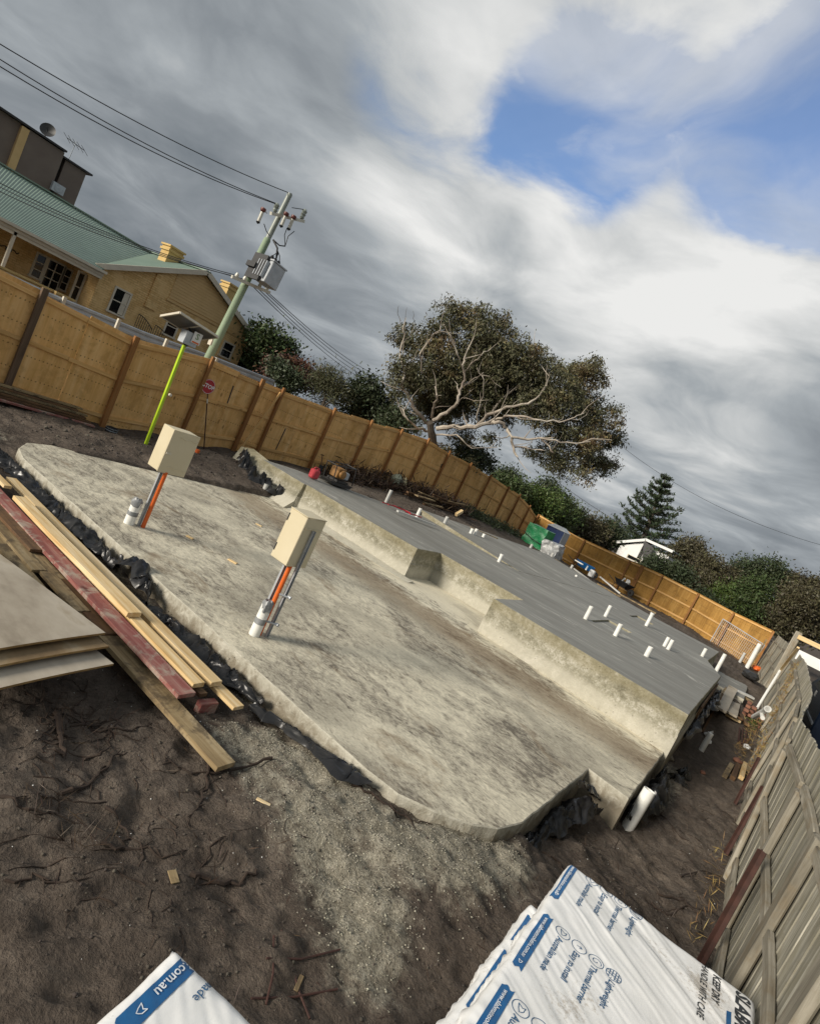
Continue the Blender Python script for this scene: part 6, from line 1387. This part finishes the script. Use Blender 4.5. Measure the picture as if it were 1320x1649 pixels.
mb = MB(); mb.box(x1+.002, x1+.03, 33.02, 34.08, .2, zt2-.02); mb.build('side_panel', 'galv_dull', t)
mb = MB(); mb.hexa([(x0-.05, 32.95, zt2+.001), (x1+.06, 32.95, zt2+.001), (x1+.06, 34.15, zt2+.001), (x0-.05, 34.15, zt2+.001), (x0+.25, 33.25, zt2+.22), (x1-.25, 33.25, zt2+.22), (x1-.25, 33.85, zt2+.22), (x0+.25, 33.85, zt2+.22)]); mb.build('roof', 'white', t)
for k in range(3): mb = MB(); mb.box(x0+.12+.33*k, x0+.15+.33*k, 32.99, 32.999, .4, zt2-.1); mb.build('door_rib', 'toilet_blue', t)
# barrows
def barrow(base, ang, tray, label):
    t = thing('wheelbarrow', label, 'wheelbarrow', base); B = Vector(base); c_, s_ = math.cos(ang), math.sin(ang)
    W_ = lambda x, y, z: B+Vector((c_*x-s_*y, s_*x+c_*y, z))
    lo = [W_(-.28, -.2, .32), W_(.35, -.2, .28), W_(.35, .2, .28), W_(-.28, .2, .32)]; hi = [W_(-.45, -.34, .62), W_(.62, -.34, .58), W_(.62, .34, .58), W_(-.45, .34, .62)]
    mb = MB(); li = [p+Vector((0, 0, .03)) for p in lo]; hi2 = [p.lerp((hi[0]+hi[2])/2, .06) for p in hi]
    mb.add(lo+hi+hi2+li, [(3, 2, 1, 0), (0, 1, 5, 4), (1, 2, 6, 5), (2, 3, 7, 6), (3, 0, 4, 7), (4, 5, 9, 8), (5, 6, 10, 9), (6, 7, 11, 10), (7, 4, 8, 11), (8, 9, 13, 12), (9, 10, 14, 13), (10, 11, 15, 14), (11, 8, 12, 15), (12, 13, 14, 15)]); mb.build('tray', tray, t)
    for s in (-1, 1): mb = MB(); mb.tube([W_(-1.0, s*.3, .6), W_(-.3, s*.24, .32), W_(.78, s*.07, .2)], .02, 6); mb.tube([W_(-.35, s*.24, .32), W_(-.42, s*.26, .0)], .018, 6); mb.build('handle', 'dark_metal', t)
    mb = MB(); mb.lathe(W_(.78, -.05, .2), [(.06, 0), (.2, .01), (.2, .09), (.06, .1)], 16, (-s_, c_, 0)); mb.build('wheel', 'rubber', t)
    return t, W_
bb_ = at_z(928, 918, .45); barrow((bb_.x-.1, bb_.y+1.2, .35), .4, 'barrow_blue', 'blue tray wheelbarrow tipped among timber behind the slab')
bk = at_z(985, 945, .42); t, W_ = barrow((bk.x+.05, bk.y+2.0, .28), -.5, 'dark_metal', 'black wheelbarrow full of white scraps by the back hoarding')
mb = MB()
for k in range(6): c = W_(random.uniform(-.2, .4), random.uniform(-.2, .2), .6); d_ = Vector((random.uniform(-.15, .15), random.uniform(-.15, .15), random.uniform(.1, .3))); mb.tube([c, c+d_], .05, 6)
tag(mb.build('scrap_heap', 'white'), 'white scraps heaped in the black wheelbarrow', 'scraps', kind='stuff')
for i, ((x0, y0), (x1, y1), z, m_, lab) in enumerate([((926, 902), (938, 909), .95, 'pvc', 'short pale board leaning over the blue wheelbarrow'), ((946, 912), (943, 917), .9, 'pvc', 'small white post standing beside the blue wheelbarrow'), ((890, 898), (960, 945), .58, 'pine_old', 'long board lying along the back edge of the slab from the silver stack'), ((924, 916), (948, 934), .66, 'pvc_grey', 'grey board sloping in front of the blue wheelbarrow'), ((966, 929), (997, 955), .62, 'pvc', 'white length leaning across the black wheelbarrow'), ((962, 940), (1000, 962), .5, 'pine_old', 'brown edge board below the black wheelbarrow'), ((998, 957), (1056, 988), .62, 'pine_old', 'long pale board laid along the far edge of the slab'), ((1140, 1032), (1208, 1075), .02, 'timber_brown', 'board lying at the foot of the mesh panel'), ((1085, 1003), (1150, 1043), .02, 'timber_brown', 'board lying at the foot of the golden hoarding')]):
    tag(stick('board', at_z(x0, y0, z), at_z(x1, y1, z), .07, .06, m_), lab, 'board')
wb_ = at_z(952, 922, .7); mb = MB(); mb.box(wb_.x-.14, wb_.x+.14, wb_.y, wb_.y+.3, .45, .85); tag(mb.build('bucket_box', 'white', bevel=.04), 'small white tub right of the blue wheelbarrow', 'tub')
# temporary mesh panel
t = thing('mesh_panel', 'temporary wire mesh fence panel leaning on the golden hoarding', 'mesh panel', (-.5, 36.5, 0))
m0_, m1_, m2_, m3_ = at_y(1143, 1034, 36.6), at_y(1206, 1074, 35.9), at_y(1231, 1039, 36.2), at_y(1164, 997, 36.8)
for a_, c_ in ((m0_, m1_), (m1_, m2_), (m2_, m3_), (m3_, m0_)): mb = MB(); mb.tube([a_, c_], .028, 6); mb.build('frame_tube', 'galv', t)
mb = MB()
for k in range(1, 24): mb.tube([m0_.lerp(m1_, k/24), m3_.lerp(m2_, k/24)], .005, 3, False)
for k in range(1, 9): mb.tube([m0_.lerp(m3_, k/9), m1_.lerp(m2_, k/9)], .005, 3, False)
w_ = mb.build('wire_mesh', 'galv', t); w_['kind'] = 'stuff'
tag(stick('timber_post', at_y(1208, 1074, 35.4), at_y(1234, 1030, 35.4), .07, .07, 'pine_old', up=(1, 0, 0)), 'weathered post beside the mesh panel at the fence corner', 'post')
lump('toolbag', tuple(at_z(1208, 1088, .35)), .3, 'dark_metal', None, (1, 1.2, .5)); o = bpy.data.objects['toolbag']; tag(o, 'dark slumped bag on the low slab by the grey fence', 'bag')
lump('orange_bag', tuple(at_z(1219, 1077, .1)), .22, 'orange', None, (1, 1, .6)); tag(bpy.data.objects['orange_bag'], 'small orange bag in the far fence corner', 'bag')

# ------------------------------------------------------------------ timber, bricks and rubbish on the right strip
def on_g(px, py, off=0.0):
    z = -.3
    for _ in range(6): p = at_z(px, py, z); z = .5*z+.5*(H(p.x, p.y)+off)
    return at_z(px, py, z)
def rb(a_, c_, z, w, h, m_, lab, cat='board', z2=None, name='board'):
    tag(stick(name, on_g(*a_, z), on_g(*c_, z if z2 is None else z2), w, h, m_, bevel=.004), lab, cat)
rb((1160, 1143), (1180, 1108), .34, .26, .06, 'ply_face', 'broad pale grey board on top of the scrap pile by the slab end', z2=.36)
rb((1152, 1138), (1172, 1110), .27, .18, .05, 'pine_old', 'old board under the pale grey one on the scrap pile')
rb((1176, 1150), (1186, 1120), .22, .30, .05, 'ply_face', 'short wide grey board right of the scrap pile')
rb((1168, 1150), (1192, 1163), .06, .10, .06, 'pine_new', 'yellow timber lying crosswise under the scrap pile')
rb((1172, 1146), (1196, 1160), .14, .08, .05, 'timber_brown', 'brown timber lying crosswise below the scrap pile')
rb((1192, 1152), (1203, 1168), .10, .12, .06, 'timber_brown', 'leaning brown offcut at the near end of the scrap pile')
rb((1186, 1112), (1212, 1124), .36, .2, .06, 'pvc_grey', 'grey board end behind the brick stack')
rb((1188, 1116), (1212, 1132), .30, .16, .06, 'pine_old', 'old board end directly above the brick stack')
for i in range(22):
    k, r_ = i % 4, i//4; P_ = on_g(1196, 1158, .0); c = P_+Vector((-.02+.125*k, .12+.27*(i % 3)+.05*random.random(), -.03+.075*r_))
    mb = MB(); mb.box(c.x-.055, c.x+.055, c.y-.115, c.y+.115, c.z, c.z+.072); tag(mb.build('brick', 'brick_red', bevel=.005, world=Matrix.Translation(c)), 'red brick in the rough stack beside the grey fence', 'brick', 'red bricks stacked beside the grey fence')
for i, (a_, c_, m_, w, lab) in enumerate([((1167, 1250), (1177, 1232), 'pine_old', .085, 'leftmost pale offcut of the four by the grey fence'), ((1179, 1254), (1188, 1232), 'timber_brown', .09, 'second dull offcut of the four by the grey fence'), ((1193, 1253), (1199, 1230), 'pine_new', .085, 'bright orange yellow offcut of the four by the grey fence'), ((1203, 1244), (1209, 1227), 'pine_old', .08, 'rightmost offcut of the four, tight against the grey fence')]):
    rb(a_, c_, .035, w, .08, m_, lab, 'offcut', name='timber_offcut')
for (x, y, s, m_, lab) in [(1201, 1205, .09, 'white', 'white scrap of foam near the grey fence'), (1186, 1228, .1, 'brick_red', 'broken red brick above the four offcuts'), (1098, 1249, .05, 'pine_new', 'small pale scrap by the black plastic bundle'), (1131, 1246, .05, 'brick_red', 'small brick fragment on the soil strip'), (1075, 1222, .09, 'slab_side', 'lump of spilt concrete at the slab corner')]:
    c = on_g(x, y); lump('scrap', (c.x, c.y, c.z+s*.4), s, m_, None, (1, 1.3, .6), 6); tag(bpy.data.objects['scrap' if 'scrap.001' not in bpy.data.objects else sorted(n.name for n in bpy.data.objects if n.name.startswith('scrap.'))[-1]], lab, 'scrap')
for i, ((x, y), r_, lab) in enumerate([((1142, 1183), .12, 'white scrap of torn plastic sheet beside the slab end'), ((1136, 1200), .08, 'thin white plastic strip trailing on the soil')]):
    c = on_g(x, y); crumple('plastic_scrap', [Vector((c.x-.05, c.y-.5, c.z+.02)), Vector((c.x, c.y, c.z+.05)), Vector((c.x+.06, c.y+.5, c.z+.02))], .08 if i else .14, lab, .04); o = [q for q in bpy.data.objects if q.name.startswith('plastic_scrap')][-1]; o.data.materials.clear(); o.data.materials.append(MATS['white'])
tag(stick('timber_peg', on_g(1130, 1180, 0), at_z(1163, 1118, .25), .05, .05, 'timber_brown', up=(1, 0, 0)), 'dark timber stake leaning along the end of the upper slab', 'stake')
mb = MB(); c = Vector((.12, 13.6, H(.12, 13.6))); mb.tube([c-Vector((0, 0, .2)), c+Vector((.01, .04, .42))], .055, 12); tag(mb.build('plastic_pipe', 'pvc'), 'white pipe stub poking up beside the scrap pile', 'pipe')
rb((1200, 1200), (1212, 1178), .03, .05, .05, 'timber_brown', 'reddish stick lying in the weeds by the fence', 'stick', name='stick')
for i, ((a_, b_), (c_, d_)) in enumerate([((1189, 1196), (1191, 1172)), ((1194, 1198), (1196, 1172)), ((1199, 1196), (1202, 1176))]): mb = MB(); mb.tube([on_g(a_, b_, .03), on_g(c_, d_, .06)], .02, 5); tag(mb.build('stick', 'rust'), 'thin dark rod lying on the soil near the grey fence', 'rod', 'thin rods lying by the grey fence')
# slab end face formwork boards
for i, (z, y0, y1) in enumerate([(.42, 12.6, 17.2), (.16, 13.4, 17.3), (-.1, 13.8, 17.3)]): tag(stick('formwork_board', (-.215, y0, z), (-.215, y1, z), .03, .2, 'timber_brown', up=(0, 0, 1)), ['upper', 'middle', 'lowest'][i]+' dark form board on the end face of the upper slab', 'board')

# ------------------------------------------------------------------ parked van and carport beyond the grey fence
vn = thing('parked_van', 'dark blue van with white lettering parked behind the grey fence', 'van', (2.6, 20, -.35))
vx = 1.95
def van_pt(px, py): return at_x(px, py, vx)
mb = MB(); prof = [(vx+.1, -.05), (vx, .25), (vx, 1.30), (vx+.16, 1.62), (vx+.35, 1.74), (vx+1.5, 1.76), (vx+1.75, 1.3), (vx+1.85, .6), (vx+1.8, -.05)]
mb.prism([(x, 18.1, z) for x, z in prof], (0, 5.2, 0)); bd = mb.build('body', 'van_blue', vn, bevel=.04)
mb = MB(); mb.hexa([(vx-.004, 18.6, 1.32), (vx+.02, 18.6, 1.32), (vx+.02, 22.6, 1.32), (vx-.004, 22.6, 1.32), (vx+.14, 18.7, 1.6), (vx+.17, 18.7, 1.6), (vx+.17, 22.5, 1.6), (vx+.14, 22.5, 1.6)]); mb.build('side_window', 'glass_dark', vn)
for yy in (19.1, 22.2): mb = MB(); mb.lathe((vx-.03, yy, -.02), [(0, 0), (.2, 0), (.33, .02), (.34, .2), (0, .2)], 20, (1, 0, 0)); wl = mb.build('wheel', 'rubber', vn); mb = MB(); mb.lathe((vx-.036, yy, -.02), [(0, 0), (.19, 0), (.2, .02)], 16, (1, 0, 0)); mb.build('rim', 'galv', wl)
mb = MB(); mb.box(vx-.02, vx-.002, 18.2, 23.2, .62, .68); mb.build('side_moulding', 'galv_dull', vn)
vt_ = van_pt(1313, 1117); text('lettering', 'RIDE', .22, 'white', (vx-.006, vt_.y, vt_.z), (0, -1, 0), (0, 0, 1), bd, bold=.006)
cpz = thing('carport', 'white fascia and timber beam of a carport over the van', 'carport', (2.4, 22, 0))
fa0, fa1 = at_y(1284, 1054, 23.0), at_y(1345, 1084, 22.4); stick('fascia', fa0, fa1, .08, .32, 'white', cpz)
fb0, fb1 = at_y(1286, 1026, 25.8), at_y(1345, 1054, 25.0); stick('beam', fb0, fb1, .12, .16, 'pine_new', cpz)
stick('post', (fa1.x, fa1.y, -.4), fa1, .1, .1, 'white', cpz); stick('post', (fb1.x, fb1.y, -.4), fb1, .1, .1, 'timber_brown', cpz)
mb = MB(); mb.box(1.5, 30, -10, 60, -.9, 0.0)
rd = npmesh('road', [(1.75, -20, -.12), (9, -20, -.12), (9, 60, -.12), (1.75, 60, -.12)], [(0, 1, 2, 3)], 'asphalt'); rd['kind'] = 'structure'
rd2 = npmesh('road', [(-27, -30, 1.12), (-17.5, -30, 1.12), (-20.5, 8, 1.12), (-30, 60, 1.12), (-40, 60, 1.12), (-28, 8, 1.12)], [(0, 1, 2, 5), (5, 2, 3, 4)], 'asphalt'); rd2['kind'] = 'structure'

# ------------------------------------------------------------------ roots, chips and grit on the soil
def root(pts, r, label, group=None, z=-.25, name='root'):
    P = []
    for i, (x, y) in enumerate(pts): p = at_z(x, y, z); P.append(Vector((p.x, p.y, H(p.x, p.y)+r*.5)))
    # smooth and roughen
    Q = []
    for i in range(len(P)-1):
        for k in range(4): t_ = k/4; q = P[i].lerp(P[i+1], t_); q += Vector((random.gauss(0, .011), random.gauss(0, .011), 0)); q.z = max(q.z, H(q.x, q.y)+r*.4); Q.append(q)
    Q.append(P[-1]); n = len(Q); r *= .9; mb = MB(); mb.tube(Q, [r*(1-.75*i/(n-1))*random.uniform(.75, 1.2) for i in range(n)], 6)
    for k in range(2, n-1, 3):
        a_ = random.uniform(0, 6.28); L_ = random.uniform(.03, .14); e = Q[k]+Vector((math.cos(a_)*L_, math.sin(a_)*L_, 0)); m_ = Q[k].lerp(e, .5)+Vector((random.gauss(0, .01), random.gauss(0, .01), 0)); m_.z = H(m_.x, m_.y)+.004; e.z = H(e.x, e.y)+.003; mb.tube([Q[k], m_, e], [r*.4, r*.3, r*.12], 5)
    return tag(mb.build(name, 'root_bark'), label, 'root', group)
root([(556, 1297), (590, 1312), (620, 1335), (650, 1352), (682, 1357)], .014, 'long bent root lying on the pale grit by the slab corner')
root([(646, 1300), (655, 1325), (680, 1343), (700, 1325), (717, 1316)], .011, 'forked thin root against the rounded slab edge')
root([(432, 1241), (380, 1248), (330, 1249), (290, 1240), (262, 1225)], .014, 'curved root just below the end of the longest plank')
root([(334, 1235), (335, 1262), (320, 1300), (300, 1320)], .016, 'root running down from the end of the longest plank')
root([(108, 1277), (140, 1262), (165, 1240), (196, 1205)], .02, 'thick dark root in the middle of the bare soil')
root([(172, 1292), (198, 1310), (211, 1340), (205, 1352)], .012, 'short hooked root right of the thick root')
root([(165, 1352), (210, 1360), (262, 1378), (300, 1372)], .014, 'flat root lying across the soil above the bark piece')
root([(0, 1287), (30, 1305), (70, 1312), (100, 1310)], .013, 'root entering from the left edge of the picture')
root([(98, 1130), (100, 1160), (103, 1190), (105, 1210)], .03, 'thick root hanging down below the plywood pile', z=-.2)
root([(118, 1156), (170, 1150), (220, 1142)], .012, 'root lying level below the plywood pile', z=-.2)
root([(135, 1222), (165, 1215), (180, 1190), (176, 1172)], .011, 'wiry root curling below the plywood pile')
root([(20, 1405), (60, 1398), (95, 1412), (130, 1425)], .011, 'root at the lower left below the tuft of fibres')
root([(305, 1412), (340, 1418), (380, 1418), (415, 1409)], .026, 'rotten brown length of bark on the soil', name='bark_piece')
root([(160, 1160), (200, 1168), (250, 1158), (268, 1172)], .01, 'matted root near the plank underside', z=-.2)
root([(330, 1395), (335, 1370), (352, 1362), (360, 1365)], .008, 'tiny hooked twig above the rotten bark')
root([(1050, 1455), (1080, 1470), (1110, 1460), (1140, 1470)], .014, 'forked root beyond the corner of the uppermost pack', z=-.4)
root([(1060, 1440), (1100, 1455), (1125, 1480), (1130, 1510)], .012, 'dark root curling towards the rusty stake', z=-.4)
root([(1095, 1410), (1130, 1400), (1165, 1404)], .012, 'thin root on the strip left of the second stake', z=-.4)
root([(1065, 1310), (1100, 1345), (1140, 1370)], .010, 'straight thin root right of the thick white pipe', z=-.4)
root([(870, 1380), (900, 1395), (908, 1420)], .012, 'root poking out between notch and foam packs', z=-.35)
for i, pts in enumerate([[(450, 1505), (480, 1600), (495, 1649)], [(435, 1520), (432, 1585), (425, 1625)], [(400, 1618), (470, 1610), (540, 1600)], [(420, 1562), (480, 1555), (540, 1545)]]):
    P = [at_z(x, y, -.28) for x, y in pts]; P = [Vector((p.x, p.y, H(p.x, p.y)+.012)) for p in P]; mb = MB(); mb.tube(P, .006, 6); tag(mb.build('reinforcing_bar', 'rust'), 'thin rusty mesh bar half buried in the soil between the foam packs', 'bar', 'rusty mesh bars half buried in the soil')
def root_litter(name, n, region, label, rmax=.006):
    mb = MB()
    for _ in range(n):
        x, y = random.uniform(region[0], region[1]), random.uniform(region[2], region[3]); a_ = random.uniform(0, 6.28); L_ = random.uniform(.12, .5); k = random.uniform(-2.5, 2.5); P = []
        for i in range(8): P.append(Vector((x, y, H(x, y)+.004))); a_ += k*.16+random.gauss(0, .22); x += math.cos(a_)*L_/8; y += math.sin(a_)*L_/8
        r = random.uniform(.0025, rmax); mb.tube(P, [r*(1-.6*i/7) for i in range(8)], 5)
    tag(mb.build(name, 'root_bark'), label, 'roots', kind='stuff')
root_litter('root_litter', 60, (-4.6, -1.6, 2.0, 3.4), 'fine dark roots tangled over the bare soil at the left'); root_litter('root_litter', 45, (-.3, .85, 5.6, 11), 'fine dark roots over the soil strip by the grey fence'); root_litter('root_litter', 30, (-3.9, -3.2, 2.3, 2.9), 'dense mat of dark roots below the plywood pile', .009)
def chip(px, py, l, w, ang, mat, label, z=-.25):
    p = at_z(px, py, z); d_ = Vector((math.cos(ang), math.sin(ang), 0))*l/2; h = H(p.x, p.y)+.012; a_ = Vector((p.x, p.y, h)); tag(stick('wood_chip', a_-d_, a_+d_, w, .008, mat, bevel=.002), label, 'chip')
chip(417, 1307, .11, .03, .5, 'pine_new', 'pale wood chip lying on the pale grit')
chip(275, 1422, .09, .05, -.3, 'pine_old', 'flat tan wood chip on the dark soil')
chip(483, 1580, .10, .025, 2.0, 'pine_old', 'curled tan chip beside the rusty bars')
chip(480, 820, .2, .09, .2, 'pine_new', 'yellow offcut lying on the slab between the meter boxes', z=0.02) if False else None
for px, py, l, lab in ((415, 846, .12, 'yellow wood chip on the slab left of the nearer meter box'), (372, 905, .14, 'pale yellow splinter on the slab between both meter boxes'), (303, 866, .10, 'wood chip on the slab beside the farther meter box')):
    p = at_z(px, py, 0); tag(stick('wood_chip', (p.x-l/2, p.y, .012), (p.x+l/2, p.y+.05, .012), .05, .016, 'pine_new'), lab, 'chip')
def fibres(px, py, n, s, label, z=-.25):
    p = at_z(px, py, z); pts = np.array([[p.x, p.y, H(p.x, p.y)+.01]]*n)+RS.normal(size=(n, 3))*np.array([s, s, .008]); pts[:, 2] = ground_h(pts[:, 0], pts[:, 1])+.012
    tag(leaves_mesh('root_fibres', pts, .14, .03, None, 'brushwood'), label, 'fibres', kind='stuff')
fibres(130, 1355, 90, .08, 'tuft of reddish root fibres on the soil'); fibres(70, 1300, 60, .06, 'tuft of brown fibres at the left'); fibres(150, 1150, 160, .2, 'mat of fine roots below the plywood pile', -.2); fibres(1190, 1330, 80, .06, 'straw tuft by the grey fence', -.42)
def stones(name, n, sampler, smin, smax, mat, label, cat):
    xy = sampler(n); x, y = xy[:, 0], xy[:, 1]; z = ground_h(x, y); s = smin+(smax-smin)*RS.rand(n)**3
    base = np.array([[1, 0, 0], [-1, 0, 0], [0, 1, 0], [0, -1, 0], [0, 0, 1], [0, 0, -.4]], float); tri = np.array([[0, 2, 4], [2, 1, 4], [1, 3, 4], [3, 0, 4], [2, 0, 5], [1, 2, 5], [3, 1, 5], [0, 3, 5]])
    V = base[None]*(s[:, None, None])*RS.uniform(.55, 1.25, (n, 6, 1)); a_ = RS.rand(n)*6.28; ca, sa = np.cos(a_)[:, None], np.sin(a_)[:, None]; vx_, vy_ = V[:, :, 0]*ca-V[:, :, 1]*sa, V[:, :, 0]*sa+V[:, :, 1]*ca
    V = np.stack([vx_+x[:, None], vy_+y[:, None], V[:, :, 2]*.8+z[:, None]], -1); o = npmesh(name, V.reshape(-1, 3), (tri[None]+6*np.arange(n)[:, None, None]).reshape(-1, 3), mat); return tag(o, label, cat, kind='stuff')
def grit_s(n):
    out = np.zeros((0, 2))
    while len(out) < n:
        c = np.column_stack([RS.uniform(-3.4, -.6, 6000), RS.uniform(2.9, 5.3, 6000)]); k = grit_at(c[:, 0], c[:, 1]); c = c[(RS.rand(6000) < k**1.2) & ~inpoly(c[:, 0], c[:, 1], LOWER)]; out = np.vstack([out, c])
    return out[:n]
stones('gravel', 9000, grit_s, .002, .010, 'pebble', 'pale concrete grit spilt along the slab edge', 'gravel')
def soil_s(n):
    out = np.zeros((0, 2))
    while len(out) < n: c = np.column_stack([RS.uniform(-5, .95, 5000), RS.uniform(1.7, 11, 5000)]); c = c[~inpoly(c[:, 0], c[:, 1], LOWER) & ~inpoly(c[:, 0], c[:, 1], UPPER)]; out = np.vstack([out, c])
    return out[:n]
stones('soil_clods', 7000, soil_s, .003, .016, 'clod', 'dark soil clods scattered over the bare ground', 'clods')
def far_s(n): c = np.column_stack([RS.uniform(-13.6, -10.4, n), RS.uniform(3, 24, n)]); return c
stones('soil_clods', 2500, far_s, .01, .06, 'clod', 'dark clods on the soil along the hoarding', 'clods')
stones('white_grit', 260, soil_s, .003, .008, 'white', 'tiny white crumbs scattered on the soil', 'crumbs')
n = 900; xy = soil_s(n); pts = np.column_stack([xy, ground_h(xy[:, 0], xy[:, 1])+.006])
tag(leaves_mesh('litter_twigs', pts, .10, .05, None, 'brushwood'), 'fine dark twigs littering the soil', 'litter', kind='stuff')
